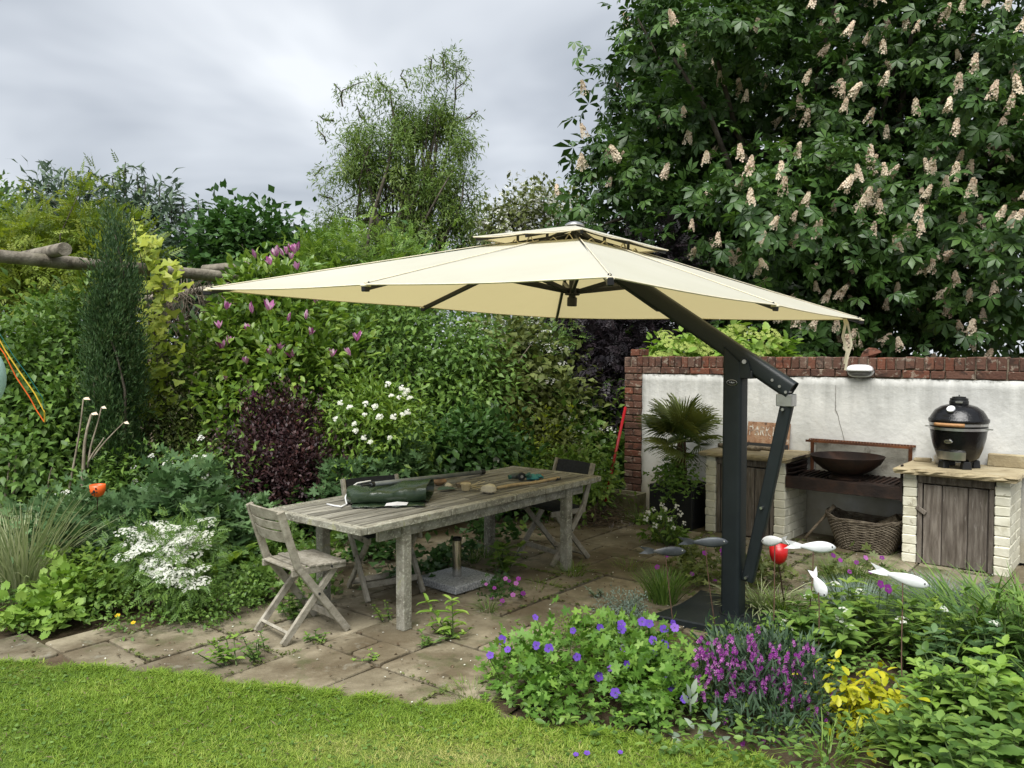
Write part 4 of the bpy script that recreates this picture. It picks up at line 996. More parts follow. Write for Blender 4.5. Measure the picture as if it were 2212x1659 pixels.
# ------------------------------------------------------------------ granite parasol foot under the table
M_granite = surf('grey_granite', [(.16, .17, .18), (.36, .37, .385), (.58, .58, .58)], 75, 3, (.5, .65), .06, 90, spec=.35)
gb = thing('parasol_foot', 'square grey granite parasol foot with steel tube under the table', 'parasol base', (-.405, 5.80, 0), math.radians(47))
MB().box((0, 0, .032), (.42, .42, .055)).build('granite_slab', M_granite, gb, world=False, bev=.006)
MB().lathe([(.034, .055), (.034, .33), (.03, .33), (.03, .12)], n=20).build('tube', M_chrome, gb, world=False, smooth=False, auto=40)
MB().lathe([(.036, .325), (.037, .345), (.031, .347), (.031, .325)], n=20).build('tube_collar', M_black, gb, world=False)
MB().tube([(.034, 0, .27), (.062, 0, .27)], .01, 8).build('clamp_screw', M_black, gb, world=False)

# ------------------------------------------------------------------ things on the table
M_tarp = surf('dark_green_tarpaulin', [(.010, .022, .012), (.022, .040, .020), (.035, .055, .03)], 5, 5, (.18, .34), .5, 9, spec=.5)
TMx = Matrix.Translation(TC) @ Matrix.Rotation(TA, 4, 'Z')
bl, br_ = G(755, 1085, .70), G(925, 1080, .70)
cv = thing('folded_cover', 'folded dark green tarpaulin parasol cover with white cord on the table', 'cover', (bl + br_) / 2, math.atan2(br_.y - bl.y, br_.x - bl.x) - .04)
Lc = (br_ - bl).length * 1.05; rings = []; rg = random.Random(6)
for i in range(17):
    f = i / 16; x = -Lc / 2 + Lc * f; w, h = .165 + .015 * math.sin(f * 4), .047 + .014 * f - .006 * math.sin(f * 3.0 + .5) + .003 * math.sin(f * 21)
    if i == 0: w, h = .10, .045
    r_ = []
    for k in range(20):
        a = 2 * math.pi * k / 20; ca, sa = math.cos(a), math.sin(a)
        r_.append(Vector((x + (.03 * ca if i > 13 else 0), w * math.copysign(abs(ca) ** .5, ca) + .004 * math.sin(7 * f + k), .008 + h + h * math.copysign(abs(sa) ** .42, sa) + .004 * math.sin(f * 13 + k * 1.3) * (sa > -.3))))
    rings.append(r_)
inn = [[Vector((p.x - (.0 if j == 0 else .14), p.y * (.94 if j == 0 else .86), .008 + .058 + (p.z - .066) * (.88 if j == 0 else .7))) for p in rings[-1]] for j in range(2)]
MB().loft(rings + inn).build('tarpaulin', M_tarp, cv, world=False, auto=50)
fl = MB(); nx = 10; pts = []
for i in range(nx + 1):
    for k in (0, 1, 2): pts.append((-Lc * .42 + Lc * .85 * i / nx, -.14 - .055 * k + .012 * math.sin(i * 1.7), .012 - .004 * k + .008 * abs(math.sin(i * 1.3 + k))))
fl.add(pts, [(i * 3 + k, (i + 1) * 3 + k, (i + 1) * 3 + k + 1, i * 3 + k + 1) for i in range(nx) for k in (0, 1)]); o = fl.build('loose_flap', M_tarp, cv, world=False, smooth=True); o.modifiers.new('s', 'SOLIDIFY').thickness = .003
lb_ = MB(); lb_.add([(-.02, -.252, .018), (.12, -.255, .02), (.13, -.20, .026), (.06, -.185, .03), (-.01, -.20, .024)], [(0, 1, 2, 3, 4)]); o = lb_.build('white_label', plain('white_label', (.72, .72, .74), .5), cv, world=False); o.modifiers.new('s', 'SOLIDIFY').thickness = .002
MB().tube([(-.13, .16, .115), (-.22, .13, .105), (-.27, .05, .08), (-.285, -.06, .04), (-.27, -.14, .012), (-.30, -.20, .008), (-.34, -.17, .008), (-.40, -.10, .008)], .006, 6).build('white_cord', M_white, cv, world=False, smooth=True)
p0, p1 = G(800, 1047, .835), G(1045, 1019, .722)
gp = thing('grey_pole', 'long grey metal pole lying across the folded cover and the table', 'pole', p1)
MB().tube([p0, p1], .017, 12).build('shaft', surf('dull_grey_metal', [(.16, .18, .18), (.24, .26, .26)], 6, 4, (.35, .5), .05, 60, metal=.5), gp, smooth=True); dd_ = (p1 - p0).normalized()
MB().tube([p1 - dd_ * .05, p1], .0205, 12).build('end_cap', M_black, gp); MB().tube([p0, p0 + dd_ * .03], .02, 12).build('collar', M_black, gp); MB().tube([p0 - dd_ * .09, p0], .008, 8).build('spigot', M_dark, gp)
def lying(name, px, py, r, cols, label, cat, seed, rot=0.0, amp=.12):
    p = G(px, py, .70); o = MB().blob((0, 0, r[2] * .95), r, seed, 12, 8, amp).build(name, surf(name + '_surface', cols, 9, 6, (.75, .9), .25, 40), smooth=True)
    o.location = p + Vector((0, 0, .002)); o.rotation_euler = (0, 0, rot); tag(o, label, cat); return o
lying('tan_stone', 948, 1048, (.062, .045, .034), [(.30, .18, .09), (.46, .30, .17)], 'oval tan stone on the table beside the folded cover', 'stone', 3, .1)
lying('round_stone', 968, 1056, (.027, .025, .022), [(.50, .45, .33), (.68, .62, .48)], 'small round pale stone on a green leaf on the table', 'stone', 9)
lying('cream_stone', 1056, 1066, (.062, .044, .032), [(.46, .41, .29), (.64, .58, .43)], 'lumpy cream flint stone near the front edge of the table', 'stone', 21, -.2, .2)
lf = thing('fallen_leaf', 'dark green fallen leaf lying on the table by the small stone', 'leaf', G(966, 1062, .702))
v_, f_ = T_serrate(.55, .1); me = tri_mesh('leaf', v_ * .16, f_, np.zeros(len(v_))); o = link_mesh('blade', me, plain('table_leaf', (.03, .075, .04), .5), lf); o.rotation_euler = (0.05, .1, -.95); o.location = (-.07, -.01, .012)
o = cbox((.10, .05, .04), .006, 4, .008).build('wood_block', M_log); o.location = G(1000, 1053, .70) + Vector((0, 0, .021)); o.rotation_euler = (0, 0, .5); tag(o, 'small brown block of wood on the table behind the cane pot', 'block')
cpx = thing('cane_pot', 'tiny cream woven cane pot with frayed ends on the table', 'pot', G(1006, 1060, .702))
MB().lathe([(.024, 0), (.03, .01), (.034, .04), (.038, .045), (.038, .055), (.031, .055), (.028, .02), (.01, .01)], n=16, cap0=True).build('pot', surf('cane', [(.5, .40, .22), (.68, .58, .36)], 30, 4), cpx, world=False, auto=40)
fr = MB(); rg = random.Random(2)
for i in range(12): fr.tube(wiggle((.035, 0, .02 + .02 * rg.random()), (.09 + .06 * rg.random(), rg.uniform(-.05, .05), rg.uniform(0, .07)), i, .12, 4), .0022, 4)
fr.build('frayed_ends', surf('cane_fray', [(.45, .38, .22), (.6, .52, .34)], 20, 3), cpx, world=False)['kind'] = 'stuff'
c0, c1 = G(1075, 1054, .715), G(1208, 1033, .715); cn = thing('bamboo_cane', 'jointed pale bamboo cane lying on the table', 'cane', c0)
M_bam = surf('bamboo', [(.32, .23, .11), (.46, .35, .19), (.28, .20, .11)], 7, 5, (.55, .7), .1, 40)
MB().tube([c0.lerp(c1, i / 10) + Vector((0, 0, .004 * math.sin(i * .8))) for i in range(11)], .0115, 8).build('stem', M_bam, cn, smooth=True)
for f in (.12, .36, .6, .82): MB().tube([c0.lerp(c1, f - .008), c0.lerp(c1, f), c0.lerp(c1, f + .008)], [.012, .0145, .012], 8).build('joint', M_bam, cn)
MB().tube([c0.lerp(c1, .94), c0.lerp(c1, 1.01)], .013, 8).build('dark_end', M_dark, cn)
M_teal = plain('teal_plastic', (.02, .20, .21), .4); M_dgreen = plain('dark_green_plastic', (.02, .10, .075), .4)
tp_ = G(1122, 1037, .702)
hn = thing('garden_tool', 'teal and grey power tool with round wheel lying on the table', 'tool', tp_, TA - .5)
MB().tube([(-.075, 0, .03), (-.035, 0, .034), (.0, 0, .034), (.05, 0, .03)], [.016, .024, .024, .018], 10).build('body', plain('grey_tool_plastic', (.05, .065, .06), .45), hn, world=False, smooth=True)
MB().tube([(.0, -.03, .034), (.0, -.048, .034)], .033, 18).build('wheel', M_dark, hn, world=False, bev=.003); MB().tube([(.0, -.048, .034), (.0, -.052, .034)], .012, 12).build('wheel_cap', M_steel, hn, world=False)
MB().tube([(-.09, 0, .028), (-.072, 0, .03)], .017, 10).build('nozzle', M_dgreen, hn, world=False)
gl_ = thing('work_glove', 'crumpled teal work glove behind the bamboo cane on the table', 'glove', G(1150, 1037, .702), TA)
MB().blob((0, 0, .02), (.062, .042, .022), 4, 12, 7, .25).build('palm', M_teal, gl_, world=False, smooth=True)
for i, (x, y, L) in enumerate(((.04, .035, .05), (.055, .012, .055), (.055, -.012, .05), (.04, -.034, .04), (-.01, .05, .04))):
    MB().tube([(x * .7, y * .9, .022), (x + L * .5, y * 1.15, .028), (x + L, y * 1.25, .012)], [.013, .012, .009], 7).build('finger', M_teal, gl_, world=False, smooth=True)
MB().tube([(-.045, -.01, .03), (-.06, .0, .055)], [.02, .023], 10).build('cuff', M_dgreen, gl_, world=False)
o = MB().tube([G(1140, 1030, .72), G(1150, 1029, .722), G(1172, 1029, .718)], [.013, .019, .016], 10).build('cork_handle', M_tan, smooth=True); tag(o, 'tan wooden tool handle lying behind the teal glove on the table', 'handle')

# ------------------------------------------------------------------ metal fish on rods and cups
M_fishw = surf('brushed_zinc_fish', [(.66, .67, .68), (.84, .85, .86)], 9, 6, (.35, .5), .1, 40, metal=.1, spots=[((.24, .34, .30), 10, .64, .08, .5)])
M_fishd = surf('dark_patinated_copper', [(.05, .055, .06), (.11, .115, .12), (.17, .165, .16)], 8, 6, (.4, .6), .12, 40, metal=.5, spots=[((.10, .36, .33), 7, .64, .05, .8)])
M_fishg = surf('dark_lead_grey', [(.055, .06, .068), (.12, .13, .14)], 7, 5, (.4, .55), .08, 40, metal=.45)
M_rod = surf('rusty_rod', [(.05, .03, .02), (.11, .06, .04)], 20, 4, (.8, .9), .1, 50)
def fish(label, px, py, d, L, mat, yaw, pitch, foot, sc=.22, eye=M_black, tailturn=.12):
    c = at(px, py, d); t = thing('metal_fish', label, 'fish ornament', c)
    R = Matrix.Rotation(yaw, 3, 'Z') @ Matrix.Rotation(pitch, 3, 'Y')
    rings = []
    for i in range(13):
        f = i / 12; x = L * (.5 - .78 * f); hh = L * sc * .5 * (math.sin(math.pi * min(1, f ** .75 * .93 + .02))) + .003
        rings.append([c + R @ Vector((x, .38 * hh * math.cos(a), hh * math.sin(a))) for a in np.linspace(0, 2 * math.pi, 10, False)])
    MB().loft(rings).build('body', mat, t, smooth=True)
    tl = MB(); b0 = Vector((L * (.5 - .76), 0, 0)); pts = [b0 + Vector((0, 0, .012)), b0 + Vector((-L * .12, tailturn * .4 * L, .02)), b0 + Vector((-L * .34, tailturn * L, sc * L * .40)), b0 + Vector((-L * .21, tailturn * .8 * L, 0)), b0 + Vector((-L * .34, tailturn * L, -sc * L * .40)), b0 + Vector((-L * .12, tailturn * .4 * L, -.02)), b0 + Vector((0, 0, -.012))]
    o = tl.add([c + R @ p for p in pts], [(0, 1, 5, 6), (1, 2, 3), (1, 3, 5), (3, 4, 5)]).build('tail', mat, t); o.modifiers.new('s', 'SOLIDIFY').thickness = .003
    for s in (-1, 1):
        e_ = c + R @ Vector((L * .405, s * sc * L * .5 * .24, L * sc * .09)); MB().blob(e_, (.0052, .0052, .0052), 1, 8, 5, 0).build('eye', eye, t)
    bt = c + Vector((0, 0, -.02)); MB().tube(wiggle(bt, foot, int(px), .01, 4), .0032, 6).build('rod', M_rod, t)
    return t
fish('dark copper fish with green patina on a rod left of the parasol post', 1437, 1191, 4.72, .255, M_fishd, .12, .03, G(1462, 1400), .22, M_steel)
fish('plain dark grey fish on a rod just left of the parasol post', 1524, 1171, 4.72, .265, M_fishg, -.12, -.03, G(1548, 1385), .22, M_steel)
fish('pale metal fish turned away above the red cup', 1674, 1168, 4.70, .22, M_fishw, math.radians(118), .25, G(1668, 1400), .27)
fish('white metal fish pointing right beside the red cup', 1757, 1181, 4.62, .27, M_fishw, .05, .06, G(1742, 1410), .24)
fish('small white metal fish facing the camera low above the leaves', 1768, 1262, 4.36, .15, M_fishw, math.radians(-42), 1.05, G(1768, 1450), .46)
fish('large white metal fish nose down at the right edge of the bed', 1950, 1249, 4.30, .285, M_fishw, -.1, .28, G(1950, 1500), .23)
def cup(name, label, px, py, d, r, h, mat, foot, deco=None):
    c = at(px, py, d); t = thing(name, label, 'garden cup', c); prof = [(.004, -h * .52), (r * .42, -h * .47), (r * .76, -h * .3), (r * .95, -h * .02), (r * 1.0, h * .5), (r * .965, h * .5), (r * .91, 0), (r * .70, -h * .25), (r * .2, -h * .42)]
    MB().lathe(prof, c, 24).build('cup', mat, t, smooth=True)
    MB().tube([c + Vector((0, 0, -h * .45)), Vector(foot)], .004, 6).build('rod', M_rod, t)
    if deco:
        mb = MB()
        for (dx_, dz_, rr) in ((0, .0, .022), (.014, .022, .013), (-.016, -.012, .012), (.018, -.004, .010), (-.04, .015, .008), (.004, -.022, .010)):
            a = math.asin(max(-1, min(1, dx_ / r))); fd = Vector((math.sin(a) * .99, -math.cos(a), 0)); k = 1.0 if dz_ > 0 else .96
            mb.blob(c + fd * r * k + Vector((0, 0, dz_)), (rr * .55, .004, rr * .55), 3, 8, 5, .2)
        mb.build('black_mark', M_black, t)
    return t
cup('red_cup', 'bright red metal tulip cup on a rod beside the pale fish', 1682, 1198, 4.85, .056, .115, plain('red_gloss_paint', (.50, .010, .012), .35), G(1698, 1330))
cup('orange_cup', 'orange cup with black mark on a rod in the left bed', 211, 1060, 5.5, .052, .085, plain('orange_gloss_paint', (.78, .12, .015), .4), G(206, 1200), True)
rp_ = thing('red_pole', 'thin red pole leaning on the brick pier', 'pole', at(1307, 1085, 8.15)); a, b = at(1307, 1085, 8.15), at(1351, 880, 8.66)
MB().tube([a, b], .016, 10).build('shaft', plain('red_paint', (.36, .008, .012), .4), rp_, smooth=True); MB().tube([a - (b - a) * .09, a], .019, 10).build('ferrule', M_dark, rp_)
# trough planter by the pier
tr_ = thing('stone_trough', 'small mossy stone trough planter at the foot of the brick pier', 'planter', wl_(-.10, -.22, 0), WANG); M_tr = surf('mossy_stone', [(.09, .10, .04), (.17, .16, .09), (.25, .22, .15)], 8, 6, (.85, .95), .4, 40)
for (x, y, sx, sy) in ((0, -.105, .40, .03), (0, .105, .40, .03), (-.185, 0, .03, .18), (.185, 0, .03, .18)): MB().box((x, y, .10), (sx, sy, .20)).build('side', M_tr, tr_, world=False, bev=.004)
MB().box((0, 0, .08), (.35, .19, .14)).build('soil', M_soil, tr_, world=False)
# mint balloon with ribbons hanging at the left edge
bp0 = at(-42, 815, 4.6); kx = 4.6 / F_PX
wb = thing('wind_ornament', 'pale mint balloon ornament with trailing orange and yellow ribbons at the left edge', 'ornament', bp0)
MB().blob(bp0, (48 * kx, 48 * kx, 72 * kx), 1, 20, 14, 0).build('balloon', plain('mint_paint', (.52, .80, .74), .5), wb, smooth=True)
MB().tube([bp0 + Vector((0, 0, .18)), bp0 + Vector((-.05, 0, .9)), bp0 + Vector((-.3, 0, 1.2))], .003, 5).build('cord', M_dark, wb)
for col, P, w in (((.75, .13, .01), [(-20, 725), (10, 765), (35, 815), (65, 860), (78, 885), (96, 912)], .006), ((.70, .46, .03), [(-20, 700), (12, 758), (40, 800), (75, 850), (96, 890), (96, 912)], .007), ((.0, .13, .12), [(-20, 690), (30, 770), (60, 810), (92, 860), (94, 885)], .0035)):
    MB().tube([at(x, y, 4.6) for x, y in P], w, 5, flat=.35).build('ribbon', plain('ribbon_dye', col, .6), wb)
cane = MB().tube([bp0 + Vector((-.3, 0, 1.2)), Vector((bp0.x - .32, bp0.y, 0))], .012, 7).build('hanging_cane', M_bam); tag(cane, 'tall bamboo cane carrying the mint balloon beyond the left edge', 'cane')

# ------------------------------------------------------------------ plants
def T_palmate(n=6, spread=3.7, w=0.40, droop=0.35):
    vs, f = [], []
    for i in range(n):
        a = (i - (n - 1) / 2) * spread / (n - 1); ln = 1.0 - 0.17 * abs(a); b = len(vs); dx, dy = math.sin(a), math.cos(a); px, py = dy, -dx
        for t, sg, z in ((0.03, 0, 0), (.66, -1, -droop * .25), (.62, 0, -droop * .32), (.66, 1, -droop * .25), (1, 0, -droop)):
            vs.append([(dx * t + px * sg * w / 2) * ln, (dy * t + py * sg * w / 2) * ln, z * ln])
        f += [(b, b + 2, b + 1), (b, b + 3, b + 2), (b + 1, b + 2, b + 4), (b + 2, b + 3, b + 4)]
    return np.array(vs, float), np.array(f)
L_ = lambda *c: [tuple(x) for x in c]
M_bark = surf('tree_bark', [(.045, .038, .03), (.09, .078, .06), (.14, .125, .10)], 6, 7, (.9, 1), .5, 30, spec=.1)
M_twig = surf('pale_twig', [(.16, .13, .09), (.30, .26, .2)], 14, 4, (.85, .95), .2, 40)
M_stem = surf('green_stem', [(.06, .10, .03), (.12, .17, .06)], 10, 4, (.6, .8), .1, 40)
lm = {
 'chestnut': leaf('chestnut_leaf', L_((.022, .055, .013), (.048, .105, .021), (.092, .175, .034)), .42, .22, .4),
 'willow': leaf('willow_leaf', L_((.085, .155, .032), (.15, .235, .05), (.22, .29, .075)), .5, .35),
 'feather': leaf('feathery_yellow_green_leaf', L_((0.095, 0.156, 0.023), (0.189, 0.260, 0.036), (0.284, 0.325, 0.052)), .5, .35),
 'grey': leaf('grey_green_leaf', L_((0.061, 0.104, 0.062), (0.101, 0.150, 0.094), (0.155, 0.208, 0.138)), .55, .25),
 'dark': leaf('dark_green_leaf', L_((0.027, 0.070, 0.018), (0.053, 0.123, 0.029), (0.090, 0.182, 0.046)), .45, .25),
 'mid': leaf('mid_green_leaf', L_((.058, .122, .025), (.12, .218, .045), (.205, .32, .068)), .45, .3),
 'fresh': leaf('fresh_green_leaf', L_((0.080, 0.154, 0.025), (0.152, 0.259, 0.042), (0.256, 0.364, 0.070)), .45, .33),
 'olive': leaf('olive_green_leaf', L_((0.064, 0.093, 0.025), (0.120, 0.147, 0.039), (0.192, 0.232, 0.070)), .5, .28),
 'magnolia': leaf('magnolia_leaf', L_((0.068, 0.135, 0.025), (0.150, 0.257, 0.042), (0.285, 0.392, 0.070)), .38, .3, .45),
 'cypress': leaf('cypress_spray', L_((.022, .055, .018), (.038, .085, .025), (.058, .115, .034), (.095, .115, .04)), .6, .15),
 'gold': leaf('golden_leaf', L_((.17, .25, .025), (.27, .35, .04), (.41, .45, .06)), .45, .35),
 'yellow': leaf('yellow_leaf', L_((.26, .31, .02), (.41, .42, .02), (.55, .51, .03)), .45, .3),
 'purple': leaf('purple_leaf', L_((0.021, 0.012, 0.016), (0.046, 0.022, 0.024), (0.085, 0.034, 0.031)), .5, .15),
 'purpleblack': leaf('purple_black_leaf', L_((.010, .009, .012), (.02, .015, .019), (.035, .024, .028)), .5, .12),
 'geranium': leaf('cranesbill_leaf', L_((0.068, 0.156, 0.025), (0.128, 0.260, 0.042), (0.240, 0.390, 0.070)), .5, .3),
 'bluegreen': leaf('blue_green_leaf', L_((0.048, 0.105, 0.036), (0.090, 0.168, 0.063), (0.150, 0.245, 0.098)), .5, .25),
 'silver': leaf('silver_leaf', L_((.17, .22, .16), (.25, .31, .23), (.34, .40, .31)), .8, .2, .1),
 'steelgrass': leaf('blue_grey_blade', L_((0.126, 0.189, 0.156), (0.210, 0.284, 0.234), (0.308, 0.378, 0.312)), .6, .2),
 'pale': leaf('pale_straw_blade', L_((.20, .26, .11), (.34, .39, .20), (.48, .50, .30)), .6, .25),
 'wall': leaf('wallflower_leaf', L_((0.022, 0.049, 0.023), (0.042, 0.081, 0.039), (0.077, 0.126, 0.072)), .5, .2),
 'lime': leaf('lime_leaf', L_((0.135, 0.252, 0.039), (0.216, 0.360, 0.058), (0.297, 0.432, 0.091)), .5, .33),
 'grass': leaf('grass_blade', L_((.095, .17, .018), (.16, .265, .028), (.23, .345, .045), (.36, .42, .095), (.50, .48, .18)), .5, .3, .25),
 'dry': leaf('dry_brown_stem', L_((.05, .035, .022), (.11, .08, .05), (.20, .155, .10)), .8, .1, .1),
}
fm = {
 'cream': leaf('cream_petal', L_((.76, .64, .47), (.86, .76, .59), (.80, .61, .48)), .7, .25, .2),
 'white': leaf('white_petal', L_((.66, .68, .58), (.80, .80, .74)), .7, .25, .2),
 'pink': leaf('magnolia_petal', L_((.34, .07, .24), (.58, .24, .46), (.82, .62, .70)), .55, .3, .3),
 'violet': leaf('violet_petal', L_((.12, .05, .40), (.20, .09, .52), (.33, .16, .58)), .6, .3, .2),
 'magenta': leaf('magenta_petal', L_((.17, .02, .19), (.32, .045, .33), (.55, .24, .50)), .6, .3, .2),
 'limeflower': leaf('lime_flower', L_((.26, .34, .07), (.40, .46, .13)), .7, .3, .2),
 'yellow': leaf('yellow_petal', L_((.75, .50, .02), (.85, .62, .04)), .6, .2, .2),
}
UP = np.array([0, 0, 1.0])
def base_of(blobs, px=None):
    c = np.mean([b[0] for b in blobs], axis=0); return Vector((c[0], c[1], 0))
def shrub(name, label, blobs, n, per, rad, sz, tmpl, mat, seed, cat='shrub', trunk=.03, tips=14, droop=.15, group=None, single=0, shell=.55, bark=None, zmin=.02, outk=.8, upk=.7, flat=1.0, key=None, rough=.16, bough='auto'):
    base = base_of(blobs); r = thing(name, label, cat, base, 0, group)
    if bough == 'auto': bough = (8, rad * 1.7, .55)
    cl, ow = clumps(blobs, n, seed, shell, rough, zmin, bough)
    pos, dv, nm, rv = spread(cl, ow, per, rad * .8, seed + 1, droop, outk, upk, flat=flat)
    k = pos[:, 2] > zmin; pos, dv, nm, rv = pos[k], dv[k], nm[k], rv[k]
    foliage(r, tmpl, mat, pos, dv, nm, sizes(len(pos), sz[0], sz[1], seed + 2), rv, single, 'foliage', key=key)
    if trunk:
        rg_ = np.random.default_rng(seed); ii = rg_.choice(len(cl), min(tips, len(cl)), False)
        limbs(r, base, [cl[i] for i in ii], trunk, bark or M_bark, seed)
    return r, cl, ow
def flowers(parent, meshes, pts, dirs, scale, name, seed, mat=None):
    """each flower head an object of its own, sharing a few meshes"""
    rg_ = random.Random(seed); org = world_of(parent).translation
    for p, d in zip(pts, dirs):
        o = bpy.data.objects.new(name, rg_.choice(meshes)); COL.objects.link(o); o.parent = parent
        q = Vector(d).to_track_quat('Z', 'Y').to_matrix().to_4x4() @ Matrix.Rotation(rg_.uniform(0, 6.28), 4, 'Z')
        o.matrix_local = Matrix.Translation(Vector(p) - org) @ q @ Matrix.Scale(scale * rg_.uniform(.8, 1.2), 4)
def head_mesh(name, mat, pts, nrm, size, tmpl, seed, rnd=None):
    rg_ = np.random.default_rng(seed); n = len(pts); t = norm(rg_.normal(size=(n, 3)))
    V, Fc, r = leaf_arrays(tmpl, pts, basis(t - nrm * np.sum(t * nrm, 1, keepdims=True) + 1e-6, nrm), np.full(n, size) * rg_.uniform(.75, 1.25, n), rg_.random(n) if rnd is None else rnd)
    me = tri_mesh(name, V, Fc, r); me.materials.append(mat); return me
def panicle(seed, n=58):                     # chestnut candle, 1 long, along +Z
    rg_ = np.random.default_rng(seed); t = rg_.random(n) ** .8; a = rg_.random(n) * 6.283; r = .27 * (1 - t) ** .75 + .03
    pts = np.c_[r * np.cos(a), r * np.sin(a), t]; nm = norm(np.c_[np.cos(a), np.sin(a), .35 + 0 * a])
    return head_mesh('flower_spike', fm['cream'], pts, nm, .13, T_flower(3, .9, .1), seed)
def umbel(seed, n=22, mat='white', dome=.25, fl=.13):
    rg_ = np.random.default_rng(seed); r = np.sqrt(rg_.random(n)); a = rg_.random(n) * 6.283
    pts = np.c_[r * np.cos(a), r * np.sin(a), dome * (1 - r * r)]; nm = norm(np.c_[.4 * np.cos(a) * r, .4 * np.sin(a) * r, 1 + 0 * a])
    return head_mesh('flower_head', fm[mat], pts, nm, fl, T_flower(4, .8, .05), seed)
def goblet(seed):                            # magnolia: six upright petals
    rg_ = np.random.default_rng(seed); v, f = T_oval(.42, .05, -.18); parts = []; op = rg_.uniform(.2, 1.15)
    for i in range(6):
        a = i * 1.047 + rg_.uniform(-.2, .2); d = np.array([[math.cos(a) * op, math.sin(a) * op, 1]]); nn = np.array([[-math.cos(a), -math.sin(a), op]])
        parts.append(leaf_arrays((v, f), np.zeros((1, 3)), basis(d, nn), np.array([rg_.uniform(.8, 1.1)]), np.array([rg_.uniform(0, .6) if i % 3 else .95])))
    me = tri_mesh('flower', *join_arrays(parts)); me.materials.append(fm['pink']); return me
def saucer(seed, mat, n=5, cup=.28):
    v, f = T_flower(n, .98, cup * .6); me = tri_mesh('flower', v, f, np.full(len(v), (seed * .37) % 1)); me.materials.append(fm[mat])
    return me

# ---- far trees and the hedge that closes the garden
shrub('hedge', 'long dark mixed hedge closing the back of the garden', [B(-150, 690, 12, 330, 190, 1.0), B(250, 700, 12, 330, 150, 1.0), B(650, 720, 12, 330, 150, 1.0), B(1000, 720, 12.5, 300, 170, 1.0), B(1350, 730, 13, 300, 160, 1.0)], 1900, 16, .20, (.08, .15), T_fold(.55), lm['dark'], 101, 'hedge', .08, 24)
shrub('far_tree', 'rounded green tree at the far left skyline', [B(-20, 470, 17, 85, 70), B(-110, 480, 17, 110, 80), B(15, 520, 17, 60, 60)], 260, 26, .28, (.10, .18), T_quad(.6), lm['mid'], 102, 'tree', .14, 14)
shrub('feathery_tree', 'yellow green feathery tree above the log rail on the left', [B(20, 540, 10.2, 120, 60), B(130, 520, 10.4, 110, 62), B(225, 490, 10.6, 75, 62), B(150, 600, 10.0, 130, 45), B(245, 560, 10.4, 50, 60)], 520, 9, .15, (.13, .24), T_pinnate(5), lm['feather'], 103, 'tree', .06, 18, droop=.05)
bud, cl, ow = shrub('buddleja', 'tall grey green butterfly bush on the left skyline', [B(330, 500, 12.0, 105, 75), B(410, 560, 11.8, 95, 75), B(180, 450, 12.4, 90, 45), B(100, 440, 12.4, 60, 40), B(300, 440, 12.2, 60, 40), B(470, 590, 11.6, 80, 60)], 520, 14, .15, (.13, .24), T_quad(.26, .05, .25), lm['grey'], 104, 'shrub', .05, 24, droop=.3)
rg = np.random.default_rng(9); sp_pts, sp_dir, st0, st1 = [], [], [], []
for (x, y, y1) in ((265, 410, 350), (240, 430, 380), (318, 430, 385), (345, 440, 400), (395, 460, 425), (430, 470, 432), (300, 420, 372), (190, 420, 388), (72, 440, 402), (102, 440, 398), (225, 425, 378), (410, 500, 470), (370, 450, 410)):
    a, b = at(x, y + 25, 12.1), at(x + rg.uniform(-8, 8), y1, 12.1); st0.append(a); st1.append(b)
    for k in range(26):
        f = rg.random(); sp_pts.append(a.lerp(b, f)); v = rg.normal(size=3); v[2] = abs(v[2]) * .4 - .2; sp_dir.append(v)
stems(bud, st0, st1, .014, M_bark, 5, 'shoots')
foliage(bud, T_quad(.2, .05, .3), lm['grey'], np.array(sp_pts), norm(np.array(sp_dir)), np.tile(UP, (len(sp_pts), 1)) + np.random.default_rng(1).normal(size=(len(sp_pts), 3)) * .4, sizes(len(sp_pts), .13, .24, 5), name='shoot_leaves')
shrub('ivy_clad_tree', 'dark green ivy clad small tree right of the butterfly bush', [B(560, 520, 11.5, 85, 60), B(520, 580, 11.4, 80, 60), B(620, 570, 11.4, 75, 55), B(650, 620, 11.3, 60, 60)], 360, 20, .16, (.09, .16), T_fold(.7), lm['dark'], 105, 'tree', .08, 12, rough=.08)
shrub('acacia_shrub', 'light green fine leaved shrub showing behind the parasol edge', [B(740, 600, 10.4, 80, 75), B(820, 580, 10.4, 90, 70), B(890, 600, 10.4, 60, 60), B(700, 560, 10.5, 45, 45)], 420, 9, .14, (.12, .2), T_pinnate(5, .13, .3), lm['fresh'], 106, 'shrub', .05, 14)
# corkscrew willow: branches first, leaves hang on them
wb_ = [B(925, 185, 15, 50, 50), B(960, 150, 15, 28, 30), B(850, 260, 15, 85, 55), B(960, 255, 15, 55, 60), B(800, 345, 15, 70, 55), B(905, 345, 15, 90, 70), B(975, 400, 15, 50, 70), B(795, 450, 15, 70, 60), B(900, 460, 15, 100, 70), B(985, 490, 15, 50, 60), B(735, 215, 15, 30, 35), B(725, 300, 15, 32, 60), B(1000, 200, 15, 24, 32), B(830, 210, 15, 40, 35), B(840, 525, 15, 110, 45), B(960, 540, 15, 80, 40)]
wil = thing('corkscrew_willow', 'tall light green corkscrew willow standing against the grey sky', 'tree', Vector((at(890, 560, 15).x, at(890, 560, 15).y, 0)))
cl, ow = clumps(wb_, 350, 107, .75, .15, None, (5, .19, .9))
pos, dv, nm, rv = spread(cl, ow, 115, .115, 108, .35, .4, .6, flat=1.0)
foliage(wil, T_quad(.2, .03, .2), lm['willow'], pos, dv, nm, sizes(len(pos), .075, .135, 3), rv)
sh0, sh1, shp, shd = [], [], [], []; rg = np.random.default_rng(77)
